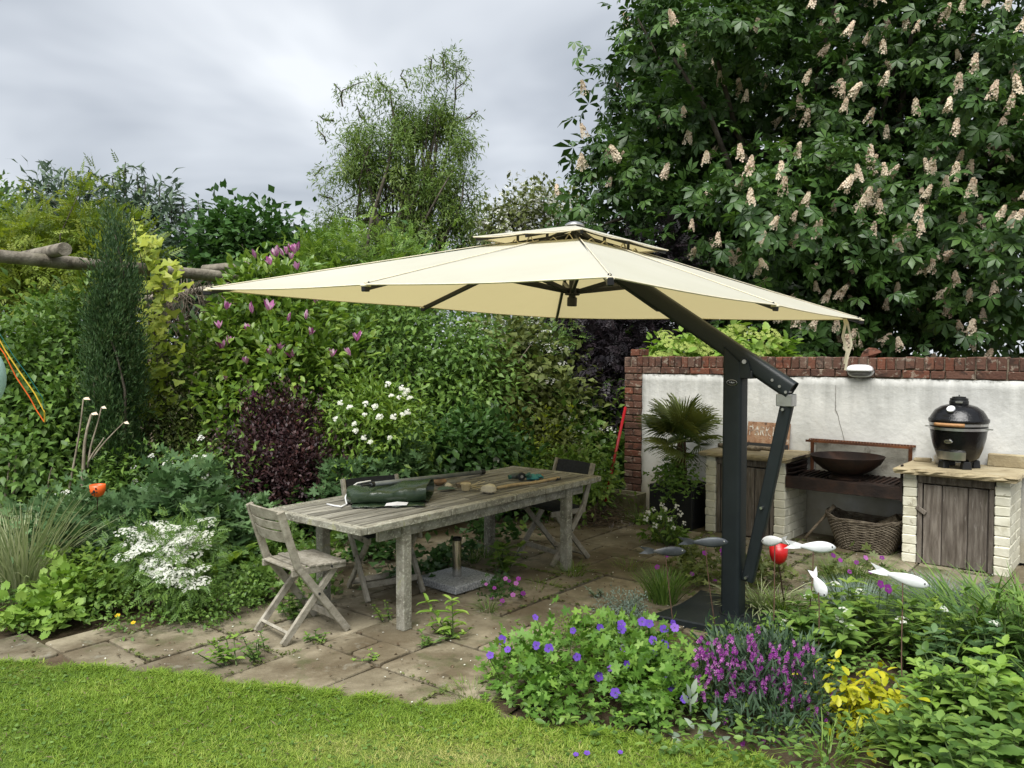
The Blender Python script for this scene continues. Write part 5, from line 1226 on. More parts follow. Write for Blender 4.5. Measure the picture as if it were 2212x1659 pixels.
for x, y, x1, y1 in ((960, 150, 962, 112), (985, 215, 1015, 160), (1000, 260, 1032, 240), (740, 230, 722, 180), (735, 210, 785, 176), (720, 260, 690, 250), (705, 310, 685, 262), (700, 360, 678, 380), (985, 330, 1005, 380), (1010, 420, 1035, 470), (840, 200, 815, 160), (880, 190, 872, 150), (930, 150, 925, 125), (720, 430, 690, 420), (1000, 300, 1025, 320), (790, 260, 770, 225)):
    a, b = at(x, y, 14.9), at(x1, y1, 14.9); w_ = wiggle(a, b, x, .22, 5); sh0.append(a); sh1.append(b)
    for k in range(60):
        q = w_[rg.integers(0, 5)].lerp(b, rg.random() * .3); shp.append(tuple(q + Vector(rg.normal(size=3) * .05))); shd.append(rg.normal(size=3) + [0, 0, -.5])
stems(wil, sh0, sh1, .018, M_bark, 3, 'curly_shoots', .22)
foliage(wil, T_quad(.2, .03, .2), lm['willow'], np.array(shp), np.array(shd), rg.normal(size=(len(shp), 3)) + [0, 0, 1], sizes(len(shp), .07, .12, 3), name='shoot_leaves')
tk = limbs(wil, world_of(wil).translation, [cl[i] for i in np.random.default_rng(2).choice(len(cl), 95, False)], .17, M_bark, 109, trunk_to=at(880, 380, 15), amp=.07)
MB().tube(wiggle(tk[2], at(950, 250, 15), 3, .03, 8), [.10, .09, .08, .07, .06, .05, .04, .03, .015], 7).build('limb', M_bark, wil, smooth=True)
MB().tube(wiggle(tk[1], at(790, 330, 15), 4, .03, 8), [.10, .09, .08, .07, .06, .05, .04, .03, .015], 7).build('limb', M_bark, wil, smooth=True)
haw, cl, ow = shrub('hawthorn_tree', 'distant hawthorn with whitish blossom between willow and chestnut', [B(1100, 435, 18, 60, 45), B(1175, 440, 18, 70, 45), B(1235, 470, 18, 50, 50), B(1060, 470, 18, 45, 40), B(1130, 510, 18, 90, 40)], 300, 14, .2, (.10, .17), T_quad(.6), lm['olive'], 110, 'tree', .12, 26, shell=.8)
pos, dv, nm, rv = spread(cl[::2], ow[::2], 10, .2, 7); foliage(haw, T_flower(4, .8, .1), fm['white'], pos, dv, nm, .05, rv, name='blossom')

# ---- horse chestnut
CH = [B(1850, 250, 11.8, 430, 330, 2.4), B(1520, 120, 11.2, 190, 170, 1.7), B(1430, 310, 10.9, 130, 85, 1.3), B(1335, 255, 10.7, 55, 65, .7), B(1245, 315, 10.6, 36, 24, .4), B(1600, 470, 10.4, 250, 130, 1.6), B(1370, 440, 10.8, 85, 70, .9), B(1440, 15, 11.2, 60, 80, .8),
      B(2050, 420, 10.2, 270, 190, 1.8), B(2100, 120, 10.9, 260, 220, 1.9), B(1800, 600, 10.3, 230, 120, 1.4), B(2130, 640, 10.1, 200, 110, 1.4), B(1560, 640, 10.3, 110, 70, 1.0), B(1680, 720, 10.2, 110, 60, .8), B(1980, 730, 10.4, 260, 70, .9), B(1830, -130, 11.8, 420, 270, 2.4), B(2420, 250, 11.2, 260, 480, 2.4), B(1420, 560, 10.9, 70, 80, .9)]
cht = thing('chestnut_tree', 'huge horse chestnut in flower filling the sky behind the white wall', 'tree', Vector((5.6, 12.6, 0)))
cl, ow = clumps(CH, 4700, 120, .45, .10, 1.5, (20, .36, .42))
pos, dv, nm, rv = spread(cl, ow, 4, .12, 121, .45, .7, .75)
foliage(cht, T_palmate(5, 3.3, .44), lm['chestnut'], pos, dv, nm, sizes(len(pos), .11, .19, 122), rv, 300, key='chestnut_leaf')
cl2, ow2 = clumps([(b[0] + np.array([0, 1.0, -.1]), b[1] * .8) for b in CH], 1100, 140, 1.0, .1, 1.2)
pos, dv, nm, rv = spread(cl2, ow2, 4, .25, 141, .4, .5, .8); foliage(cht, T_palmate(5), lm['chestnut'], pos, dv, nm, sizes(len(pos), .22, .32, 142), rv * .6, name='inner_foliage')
limbs(cht, (5.6, 12.6, 0), [cl[i] + np.array([0, .5, -.1]) for i in np.random.default_rng(3).choice(len(cl), 70, False)], .34, M_bark, 123, trunk_to=(5.4, 12.6, 5.2), amp=.05)
sc_ = ow[:, 1] * -1.0 + ow[:, 2] * .6 + cl[:, 0] * .12 - (cl[:, 1] - 10) * .35 + np.random.default_rng(4).random(len(cl)) * .8
sc_[(cl[:, 0] / cl[:, 1] > .66) | ((cl[:, 2] - 1.7) / cl[:, 1] > .47)] -= 9
cell = np.floor(np.c_[cl[:, 0] / cl[:, 1], (cl[:, 2] - 1.7) / cl[:, 1]] * 52).astype(int); best = {}
for i in range(len(cl)):                      # the blossom shows at the outside of the crown: outermost clump of each patch
    q = (cell[i, 0], cell[i, 1])
    if sc_[i] > -5 and (q not in best or np.linalg.norm(cl[i] - CAMP) < np.linalg.norm(cl[best[q]] - CAMP)): best[q] = i
vis = np.array(list(best.values())); rgq = np.random.default_rng(5); wq = np.clip(.25 + (cl[vis, 0] / cl[vis, 1] - .1) * 1.6, .15, 1.4); vis = rgq.choice(vis, min(295, len(vis)), False, p=wq / wq.sum())
fp = cl[vis] + ow[vis] * .14 + np.array([0, -.05, .05]); fd = norm(ow[vis] * .45 + np.array([.12, -.15, 1.0]) + np.random.default_rng(6).normal(size=(len(vis), 3)) * .2)
flowers(cht, [panicle(i) for i in range(5)], fp, fd, .175, 'flower_spike', 7)
# ---- purple elder and plants between hedge and wall
shrub('purple_elder', 'dark purple leaved elder behind the brick pier', [B(1330, 760, 10.2, 150, 75), B(1230, 740, 10.4, 80, 70), B(1430, 740, 10.3, 90, 75), B(1290, 840, 10.0, 80, 70), B(1420, 560, 10.4, 70, 60), B(1250, 680, 10.6, 70, 60)], 700, 10, .14, (.12, .22), T_pinnate(4, .16, .36), lm['purpleblack'], 130, 'shrub', .05, 16)
hyd, cl, ow = shrub('climbing_hydrangea', 'bright green climbing hydrangea rising behind the wall coping', [B(1470, 765, 9.25, 55, 22, .25), B(1560, 735, 9.1, 60, 42, .3), B(1530, 765, 9.1, 70, 30, .3), B(1640, 762, 8.7, 60, 25, .25), B(1690, 785, 8.5, 25, 12, .2), B(1440, 790, 9.3, 30, 25, .25)], 190, 12, .08, (.08, .13), T_serrate(.7, .3, 3), lm['lime'], 131, 'climber', .03, 8, single=60, key='hyd')
k = np.argsort(-cl[:, 2] + .8 * ow[:, 1])[:70]
flowers(hyd, [umbel(i, 26, 'limeflower', .2, .2) for i in range(3)], cl[k] + np.array([0, -.10, .10]), norm(np.array([0, -.7, 1]) + .3 * ow[k]), .085, 'flower_head', 3)
shrub('mixed_shrub', 'loose olive green shrub with pale branches left of the purple elder', [B(1110, 760, 9.4, 70, 80), B(1080, 860, 9.2, 75, 80), B(1170, 850, 9.3, 70, 60), B(1160, 720, 9.8, 50, 50)], 420, 11, .13, (.08, .14), T_fold(.6), lm['olive'], 132, 'shrub', .035, 16)
o = MB().tube(wiggle(at(1045, 925, 8.9), at(1146, 745, 9.0), 5, .08, 8), [.016, .016, .015, .014, .013, .012, .010, .008, .004], 6).build('bare_branch', M_twig, smooth=True); tag(o, 'pale bare curved branch rising in front of the olive shrub', 'branch')
o = MB().tube(wiggle(at(1095, 935, 8.8), at(1185, 820, 9.0), 6, .06, 6), [.012, .012, .011, .010, .008, .006, .003], 6).build('bare_branch', M_twig, smooth=True); tag(o, 'thin brown bare branch leaning right beside the yellow variegated shrub', 'branch')
may, cl, ow = shrub('cow_parsley', 'white flowering cow parsley high behind the olive shrub under the canopy edge', [B(1100, 715, 9.7, 75, 28), B(1180, 760, 9.7, 40, 50)], 120, 10, .1, (.07, .12), T_pinnate(4), lm['mid'], 133, 'plant', .012, 10)
flowers(may, [umbel(i) for i in range(3)], (cl + np.array([0, -.1, .06]))[:46], np.tile([0, -.5, 1], (46, 1)), .07, 'flower_head', 5)
vib, cl, ow = shrub('viburnum', 'green shrub dotted with flat white flower heads left of the brick pier', [B(1290, 890, 9.5, 50, 55), B(1235, 920, 9.3, 50, 50), B(1295, 960, 9.3, 40, 55), B(1245, 975, 9.1, 55, 45)], 330, 12, .10, (.08, .13), T_fold(.65), lm['mid'], 134, 'shrub', .03, 12)
k = np.where(ow[:, 1] < .1)[0][:62]; flowers(vib, [umbel(i) for i in range(3)], cl[k] + np.array([0, -.07, .06]), np.tile([0, -.6, 1], (len(k), 1)), .055, 'flower_head', 6)
eu, cl, ow = shrub('variegated_euonymus', 'yellow and green variegated evergreen shrub left of the viburnum', [B(1165, 920, 8.8, 45, 38), B(1105, 930, 8.7, 40, 34), B(1180, 965, 8.6, 40, 30)], 170, 14, .08, (.05, .08), T_fold(.55), lm['olive'], 135, 'shrub', .02, 8)
k = np.where(ow[:, 2] > -.1)[0][:55]; pos, dv, nm, rv = spread(cl[k] + ow[k] * .04, ow[k], 7, .06, 8); foliage(eu, T_fold(.55), lm['gold'], pos, dv, nm, .07, rv, name='yellow_shoots')

# ---- pergola
M_pole = surf('grey_larch_pole', [(.10, .085, .065), (.21, .185, .145), (.31, .28, .225)], 7, 8, (.85, .95), .7, 22, stretch=(1, 1, 1), spots=[((.12, .12, .06), 4, .6, .1, .5)])
pg = thing('log_pergola', 'rustic pergola of grey log rails on the left', 'pergola', Vector((at(340, 600, 7.8).x, at(340, 600, 7.8).y, 0)))
ra, rb_ = at(-130, 540, 6.3), at(528, 602, 8.75)
MB().tube(wiggle(ra, rb_, 3, .006, 12), [.058 + .004 * math.sin(i * 2) for i in range(13)], 10).build('rail', M_pole, pg, smooth=True)
MB().tube([at(20, 560, 8.4), at(140, 538, 6.65)], [.05, .056], 10).build('cross_log', M_pole, pg, auto=40)
MB().tube([at(440, 582, 9.1), at(545, 572, 8.9)], [.05, .05], 10).build('cross_log', M_pole, pg, auto=40)
MB().tube([at(300, 648, 9.4), at(525, 612, 9.6)], [.04, .045], 10).build('lower_rail', M_pole, pg, auto=40)
for x, y, d in ((345, 590, 7.85), (-90, 560, 6.5), (505, 606, 8.7)): p = at(x, y, d); MB().tube([(p.x, p.y, 0), p + Vector((0, 0, .05))], [.06, .055], 10).build('post', M_pole, pg, auto=40)
# dead vine tangle on the pergola
vt = thing('dry_vine', 'tangle of dry brown vine stems hanging from the pergola rail', 'climber', Vector((at(420, 650, 9.6).x, at(420, 650, 9.6).y, 0)))
mb = MB(); rgp = random.Random(12)
for i in range(85):
    x = rgp.gauss(410, 60); a = at(x, rgp.uniform(590, 640), 8.5); b = at(x + rgp.gauss(0, 45), rgp.uniform(650, 800), 8.4); mb.tube(wiggle(a, b, i, .28, 6), .0045, 3, cap=False)
mb.build('vine_stems', surf('dry_vine', [(.09, .07, .05), (.2, .165, .12)], 10, 3), vt)['kind'] = 'stuff'
# ---- golden hop on the post
hop = thing('golden_hop', 'golden hop with large yellow green leaves climbing the pergola post', 'climber', Vector((at(345, 900, 7.75).x, at(345, 900, 7.75).y, 0)))
rg = np.random.default_rng(14); P, N_, D_ = [], [], []
for i in range(400):
    y = rg.uniform(505, 900); w = 38 if y < 820 else 50; x = 345 + rg.normal() * w * .6 + 8 * math.sin(y / 40) - (20 if y > 780 else 0)
    if y < 560: x = 322 + rg.normal() * 18
    P.append(at(x, y, 7.62 + rg.uniform(-.15, .2))); D_.append([rg.normal() * .6, -.5 + rg.normal() * .4, -.7]); N_.append([rg.normal() * .4, -.9, .55 + rg.normal() * .3])
for x, y in ((288, 478), (296, 500), (302, 492), (318, 520), (340, 515), (330, 540)):
    for q in range(2): P.append(at(x + rg.normal() * 5, y + rg.normal() * 5, 8.7)); D_.append([rg.normal() * .5, -.4, -.6]); N_.append([rg.normal() * .3, -.8, .6])
hrv = np.clip(rg.random(len(P)) * .6 + .15 + .3 * (np.array([p.z for p in P]) > 1.9), 0, .999)
foliage(hop, T_lobed(3, .62, 2.7, False, .1), lm['gold'], np.array([tuple(p) for p in P]), np.array(D_), np.array(N_), sizes(len(P), .04, .085, 3), hrv, 120, key='hop_leaf')
stems(hop, [at(340 + i * 3, 905, 7.75) for i in range(5)], [at(330 + i * 4, 560, 7.75) for i in range(4)] + [at(288, 480, 7.6)], .008, M_bark, 8, amp=.03)

# ---- left side shrubs
shrub('conical_cypress', 'narrow dark green columnar cypress in front of the log pergola', [B(247, 570, 7.0, 20, 100), B(247, 650, 7.0, 32, 85), B(250, 740, 7.0, 42, 100), B(254, 860, 7.0, 42, 110), B(255, 980, 7.0, 38, 85)], 1900, 20, .04, (.03, .06), T_quad(.22, .02, -.1), lm['cypress'], 150, 'tree', .06, 10, droop=-1.2, outk=.5, upk=.2, flat=1.8, shell=.4, rough=.12, bough=(12, .05, 2.2))
shrub('leafy_shrub', 'broad green leafy shrub at the far left edge below the pergola', [B(40, 760, 7.2, 110, 80), B(150, 720, 7.5, 90, 75), B(120, 840, 7.1, 110, 80), B(20, 900, 7.0, 110, 100), B(200, 860, 7.4, 55, 85), B(110, 960, 6.9, 130, 80), B(-120, 820, 7.2, 120, 150)], 1250, 10, .10, (.06, .10), T_fold(.52, .08, .2), lm['mid'], 151, 'shrub', .04, 18)
mag, cl, ow = shrub('magnolia', 'magnolia bush with purple pink goblet flowers left of the parasol', [B(590, 610, 8.4, 75, 60), B(520, 690, 8.3, 75, 70), B(630, 690, 8.3, 95, 70), B(560, 780, 8.1, 110, 75), B(690, 770, 8.2, 80, 85), B(480, 780, 8.1, 60, 70), B(520, 870, 8.0, 85, 70), B(650, 860, 8.0, 90, 60)], 1300, 9, .10, (.075, .12), T_oval(.5, .08, .2), lm['magnolia'], 152, 'shrub', .045, 22, droop=-.35, single=200, key='magnolia_leaf')
zz = [(460, 340), (620, 320), (700, 320), (760, 280), (820, 280), (770, 350), (590, 400), (820, 440), (200, 790), (570, 800), (430, 820), (975, 730), (740, 890), (895, 870), (140, 950), (390, 980), (930, 1010), (1340, 1060), (215, 1090), (660, 1140), (160, 1140), (580, 1190), (780, 1215), (1120, 1200), (1280, 1200), (380, 1265), (205, 1410), (430, 1570), (250, 1650), (640, 330), (730, 305), (800, 300)]
fp = [at((800 + x / 2.212) / 1.8228, (850 + y / 2.212) / 1.8228 + 8, 7.72 if y > 500 else 8.0) for x, y in zz]; rgp = random.Random(4)
flowers(mag, [goblet(i) for i in range(4)], fp, [(rgp.uniform(-.4, .4), rgp.uniform(-.5, .1), 1) for _ in fp], .105, 'flower', 9)
shrub('philadelphus', 'dense fresh green shrub under the left half of the parasol canopy', [B(800, 700, 8.8, 80, 65), B(900, 720, 8.8, 90, 70), B(1000, 750, 8.7, 70, 80), B(850, 800, 8.6, 100, 75), B(970, 830, 8.6, 95, 75), B(1040, 830, 8.7, 45, 80), B(760, 790, 8.6, 60, 70), B(930, 900, 8.5, 110, 60)], 1500, 10, .11, (.055, .10), T_fold(.5, .06, .2), lm['mid'], 153, 'shrub', .05, 24, droop=.35)
shrub('wispy_shrub', 'brownish wispy shrub between the hop and the magnolia', [B(380, 850, 7.9, 70, 85), B(420, 800, 7.9, 55, 60), B(390, 940, 7.7, 75, 65)], 520, 14, .09, (.035, .06), T_quad(.45), lm['olive'], 154, 'shrub', .03, 44, bark=M_twig, shell=.85)
ber, cl, ow = shrub('purple_barberry', 'dark purple upright barberry behind the table', [B(600, 905, 7.4, 75, 60), B(570, 970, 7.3, 65, 75), B(650, 970, 7.3, 58, 80), B(600, 1020, 7.2, 90, 60)], 1000, 14, .055, (.028, .05), T_quad(.55), lm['purple'], 155, 'shrub', .03, 40, droop=-.6, outk=.35, flat=2.2)
sp_, sd_ = [], []; rg = np.random.default_rng(3)
for i in range(46):
    x = rg.uniform(520, 700); a = at(x, rg.uniform(870, 930), 7.2); b = a + Vector((rg.normal() * .03, rg.normal() * .03, rg.uniform(.12, .28)))
    for k in range(16): sp_.append(a.lerp(b, rg.random())); v = rg.normal(size=3); sd_.append(v)
foliage(ber, T_quad(.55), lm['purple'], np.array([tuple(p) for p in sp_]), np.array(sd_), np.tile(UP, (len(sp_), 1)) + np.random.default_rng(2).normal(size=(len(sp_), 3)) * .3, .036, name='upright_shoots')
cho, cl, ow = shrub('mexican_orange', 'yellow green shrub with clusters of white flowers right of the barberry', [B(790, 870, 7.6, 75, 45), B(850, 890, 7.5, 45, 45), B(760, 930, 7.5, 65, 45), B(830, 950, 7.4, 50, 40)], 380, 11, .085, (.06, .095), T_fold(.38), lm['fresh'], 156, 'shrub', .03, 16)
fp = [at(x, y, 7.12) for x, y in ((838, 830), (868, 838), (875, 850), (845, 855), (862, 858), (885, 860), (790, 872), (755, 880), (788, 895), (810, 878), (880, 890), (765, 915), (768, 930), (786, 945), (800, 955), (842, 945), (725, 905), (850, 900), (870, 895), (820, 900), (735, 870), (880, 843))]
flowers(cho, [umbel(i, 12, 'white', .5, .42) for i in range(3)], fp, [(0, -.8, .6)] * len(fp), .024, 'flower_cluster', 11)
shrub('low_laurel', 'low glossy dark green shrub behind the middle of the table', [B(960, 960, 8.0, 70, 50), B(1040, 955, 8.1, 70, 55), B(1090, 985, 8.2, 60, 40)], 420, 10, .10, (.07, .11), T_fold(.6), lm['dark'], 157, 'shrub', .02, 10)
shrub('white_nettle_patch', 'low bright green leafy patch behind the right end of the table', [B(1170, 1005, 8.2, 80, 35), B(1260, 1015, 8.2, 70, 45), B(1300, 1050, 9.2, 30, 30), B(1100, 1020, 8.0, 70, 25)], 420, 12, .08, (.045, .075), T_fold(.6), lm['fresh'], 158, 'plant', 0)
shrub('cranesbill_patch', 'blue green cranesbill foliage behind the table next to the irises', [B(840, 1010, 7.3, 80, 32), B(900, 1000, 7.4, 50, 32), B(760, 1035, 7.1, 60, 30)], 200, 9, .07, (.05, .08), T_lobed(5, .4, 3.6), lm['bluegreen'], 159, 'plant', 0, droop=0, upk=1.2)
def blades(name, label, base, n, spread_, L, w, bend, mat, seed, lean=.5, cat='grass clump', tm=None, pmat=None):
    rg_ = np.random.default_rng(seed); base = Vector(base); r = thing(name, label, cat, base)
    a = rg_.random(n) * 6.283; q = np.sqrt(rg_.random(n)) * spread_
    pos = np.c_[q * np.cos(a), q * np.sin(a), 0 * a] + np.array(base); out = np.c_[np.cos(a), np.sin(a), 0 * a]
    dv = norm(out * lean * rg_.random((n, 1)) + np.array([0, 0, 1]) + rg_.normal(size=(n, 3)) * .12); nm = norm(-out * .9 + UP * .3 + rg_.normal(size=(n, 3)) * .3)
    nm = -nm * np.sign(np.sum(nm * out, 1, keepdims=True) + 1e-6)
    foliage(r, tm or T_blade(w, bend, 4), mat, pos, dv, nm, sizes(n, L * .6, L, seed), None, 0, 'blades'); return r
blades('iris_clump', 'stiff grey green iris leaves with dry seed heads behind the table', G(960, 1085), 60, .22, 1.0, .035, .12, lm['bluegreen'], 160, .35, 'plant')
ast = thing('white_camassia', 'white flower spike standing behind the far edge of the table', 'flower', G(1072, 1085)); a = at(1072, 1010, 7.9)
MB().tube([G(1072, 1085), a], .006, 5).build('stalk', M_stem, ast)
flowers(ast, [saucer(i, 'white', 6, .1) for i in range(2)], [a + Vector((math.sin(i * 2) * .03, math.cos(i * 2) * .03, -.14 + i * .02)) for i in range(12)], [(math.sin(i * 2), math.cos(i * 2) - .4, .4) for i in range(12)], .032, 'flower', 3)
# ---- left bed
shrub('cranesbill_mound', 'large blue green cranesbill mound behind the slatted chair', [B(440, 1075, 6.4, 85, 50), B(370, 1100, 6.2, 70, 50), B(505, 1100, 6.4, 50, 55), B(420, 1140, 6.0, 70, 40)], 420, 9, .075, (.05, .085), T_lobed(5, .4, 3.6), lm['bluegreen'], 161, 'plant', 0, droop=0, upk=1.2)
shrub('cranesbill_mound', 'darker cranesbill mound below the orange cup', [B(200, 1140, 5.9, 85, 50), B(280, 1130, 6.0, 60, 45), B(130, 1120, 6.1, 60, 45), B(230, 1180, 5.7, 70, 30)], 420, 9, .075, (.04, .07), T_lobed(5, .4, 3.6), lm['bluegreen'], 162, 'plant', 0, droop=0, upk=1.2)
hel, cl, ow = shrub('wild_campion', 'straggly green plant with tiny white flowers below the wispy shrub', [B(330, 1010, 6.9, 70, 40), B(260, 1040, 6.7, 70, 40), B(460, 1000, 6.9, 60, 35), B(160, 1060, 6.6, 60, 40)], 420, 9, .09, (.045, .08), T_fold(.45), lm['mid'], 163, 'plant', .008, 24, bark=M_stem)
k = np.where(ow[:, 1] < 0)[0][:30]; flowers(hel, [umbel(i, 7, 'white', .3, .3) for i in range(2)], cl[k] + np.array([0, -.1, .06]), np.tile([0, -.7, .7], (len(k), 1)), .03, 'flower', 5)
pc = blades('pale_grass', 'pale straw coloured ornamental grass at the left edge', G(45, 1290), 460, .17, .92, .013, .35, lm['pale'], 164, .75)
shrub('dark_undergrowth', 'dark leafy undergrowth filling the back of the left bed', [B(50, 1010, 7.4, 160, 60, .4), B(300, 985, 7.9, 190, 45, .4), B(560, 1080, 7.2, 130, 45, .4), B(760, 1060, 7.7, 130, 40, .4), B(950, 1040, 8.6, 170, 40, .4), B(1200, 1020, 9.2, 170, 45, .4)], 900, 9, .11, (.06, .11), T_fold(.6), lm['dark'], 165, 'undergrowth', 0)
orl = thing('white_orlaya', 'mound of white lacy flowers at the front of the left bed', 'plant', G(385, 1310)); ob = [B(375, 1215, 5.15, 95, 48), B(330, 1180, 5.3, 70, 35), B(420, 1175, 5.3, 65, 38), B(390, 1265, 5.0, 70, 40)]
cl, ow = clumps(ob, 260, 166, .9, .15, .05); pos, dv, nm, rv = spread(cl, ow, 9, .06, 167); foliage(orl, T_pinnate(5, .10, .3), lm['mid'], pos, dv, nm, sizes(len(pos), .05, .09, 2), rv)
k = np.where((ow[:, 2] > .02) | (ow[:, 1] < -.55))[0][:150]; hp = cl[k] + np.array([0, -.03, .05])
flowers(orl, [umbel(i, 26, 'white', .25, .17) for i in range(4)], hp, norm(np.array([0, -.35, 1]) + .25 * ow[k]), .042, 'flower_head', 8)
stems(orl, [G(385 + 30 * math.sin(i), 1305 + 8 * math.cos(i)) for i in range(len(hp))][::2], [Vector(p) for p in hp][::2], .003, M_stem, 30)
bb_ = thing('broad_leaf_plant', 'tuft of long broad green leaves behind the white lacy flowers', 'plant', G(440, 1255)); rg = np.random.default_rng(15); n = 46
a = rg.random(n) * 6.283; pos = np.array(G(430, 1250)) + np.c_[rg.normal(size=n) * .22, rg.normal(size=n) * .08, 0 * a]; dv = np.c_[np.cos(a) * .55, np.sin(a) * .55, 1 + 0 * a]
foliage(bb_, T_oval(.24, .04, .35), lm['fresh'], pos, dv, norm(np.c_[-np.cos(a), -np.sin(a), .6 + 0 * a]), sizes(n, .26, .42, 2), None, 46, key='broad_leaf')
def mound(name, label, blobs, n, sz, tm, mat, seed, single=0, cat='plant', per=7, rad=.05, **kw): return shrub(name, label, blobs, n, per, rad, sz, tm, mat, seed, cat, 0, droop=kw.get('droop', 0), upk=1.3, single=single, key=name + str(seed), shell=.45)
mound('lady_mantle', 'bright lime green rounded leaf mound at the front left', [B(95, 1305, 4.9, 62, 45), B(120, 1270, 5.0, 45, 40), B(60, 1320, 4.85, 35, 35)], 150, (.028, .045), T_lobed(7, .8, 5.2, False, .2), lm['lime'], 170, 120)
mound('geum_mound', 'yellowish green leafy mound behind the lime one', [B(190, 1235, 5.3, 65, 40), B(150, 1215, 5.4, 40, 35), B(215, 1260, 5.2, 45, 25)], 160, (.03, .055), T_serrate(.6, .3, 3), lm['fresh'], 171)
mound('creeping_weeds', 'low strip of creeping green weeds in front of the white lacy flowers', [B(300, 1345, 4.8, 80, 16, .1), B(400, 1325, 4.9, 90, 22, .12), B(480, 1290, 5.1, 70, 26, .15), B(200, 1375, 4.7, 90, 10, .08), B(540, 1270, 5.3, 40, 22, .15), B(60, 1405, 4.55, 90, 9, .1), B(140, 1425, 4.45, 60, 6, .06), B(-40, 1400, 4.6, 90, 14, .12)], 560, (.02, .038), T_fold(.65), lm['mid'], 172, 0, 'weeds', 8, .04)
mound('ground_elder', 'green weeds growing behind the legs of the slatted chair', [B(700, 1270, 5.5, 30, 30, .15), B(640, 1300, 5.2, 30, 35, .12), B(560, 1250, 5.5, 40, 40, .2), B(700, 1200, 6.0, 60, 40, .2), B(600, 1180, 6.2, 60, 60, .2)], 300, (.03, .055), T_lobed(5, .45, 3.2), lm['mid'], 173, 0, 'weeds')
mound('ivy_patch', 'dark trailing ivy on the paving under the back of the table', [B(930, 1210, 6.2, 50, 18, .2), B(990, 1190, 6.5, 60, 18, .25), B(880, 1240, 5.9, 45, 18, .15), B(1080, 1150, 7.2, 90, 20, .3), B(820, 1180, 6.5, 60, 30, .2)], 280, (.03, .055), T_lobed(3, .6, 2.6, False), lm['dark'], 174, 0, 'weeds')
# dead stems
ds = thing('teasel_stems', 'tall pale dead plant stems standing in the left bed', 'dead stems', G(185, 1165)); mb = MB()
for (x0, y0, x1, y1, w) in ((172, 1080, 197, 895, .016), (142, 1100, 180, 862, .010), (190, 1010, 219, 880, .008), (190, 1000, 225, 945, .008), (200, 990, 268, 912, .008), (20, 1100, 35, 980, .012), (10, 1090, 20, 1000, .010), (100, 1090, 112, 1010, .008)):
    mb = MB(); mb.tube(wiggle(at(x0, y0, 6.4), at(x1, y1, 6.45), x0, .03, 6), [w, w * .95, w * .9, w * .8, w * .7, w * .6, w * .5], 6); mb.build('stem', M_twig, ds, smooth=True)
pos = np.array([tuple(at(x, y, 6.42)) for x, y in ((197, 893), (180, 860), (219, 879), (268, 912), (184, 860), (201, 892))]); foliage(ds, T_fold(.6), fm['cream'], pos, np.tile([1, -.3, -.2], (6, 1)), np.tile([0, -.7, .7], (6, 1)), .05, None, 6, leafname='dry_bract', key='bract')

# ---- palm in its pot
pp = wl_(.70, -.45, 0)
pot = thing('black_planter', 'square black planter holding the palm against the white wall', 'planter', pp, WANG)
for (x, y, sx, sy) in ((0, -.215, .46, .03), (0, .215, .46, .03), (-.215, 0, .03, .40), (.215, 0, .03, .40)): MB().box((x, y, .205), (sx, sy, .41)).build('side', M_black, pot, world=False, bev=.004)
MB().box((0, 0, .18), (.40, .40, .34)).build('soil', M_soil, pot, world=False)
palm = thing('fan_palm', 'fan palm with spiky green fronds in the black planter', 'palm', pp + Vector((0, 0, .35)))
pc_ = pp + Vector((0, 0, .82))
MB().tube(wiggle(pp + Vector((0, 0, .3)), pc_, 3, .03, 6), [.06, .065, .06, .06, .055, .05, .04], 10).build('trunk', surf('fibrous_trunk', [(.05, .03, .02), (.14, .09, .05)], 14, 6, (.9, 1), .6, 40), palm, smooth=True)
M_frond = leaf('palm_frond', L_((.06, .095, .02), (.11, .15, .035), (.19, .21, .05)), .4, .2, .45)
def fan(seed, n=38):
    rg_ = np.random.default_rng(seed); vs, f = [], []
    for i in range(n):
        a = -2.0 + 4.0 * i / (n - 1); l = rg_.uniform(.85, 1.05) * (1 - .10 * abs(a)); b = len(vs); w = .036; dx_, dy_ = math.sin(a), math.cos(a); px_, py_ = dy_, -dx_
        for t, ww, z in ((0, .4, 0), (.5, 1, .04), (.8, .6, .0), (1, 0, -.06 - .08 * rg_.random())):
            z += .18 * t * abs(math.cos(a * .5)) * 0
            for sg in (-1, 1): vs.append([dx_ * l * t + px_ * sg * w * ww / 2, dy_ * l * t + py_ * sg * w * ww / 2, z + (.02 if sg > 0 else 0)])
        for r in (0, 2, 4): f += [(b + r, b + r + 1, b + r + 3), (b + r, b + r + 3, b + r + 2)]
    me = tri_mesh('frond', np.array(vs), np.array(f), np.full(len(vs), .15 + .7 * rg_.random())); me.materials.append(M_frond); return me
fans = [fan(i) for i in range(5)]; rgp = random.Random(9); org = world_of(palm).translation; cmb = MB()
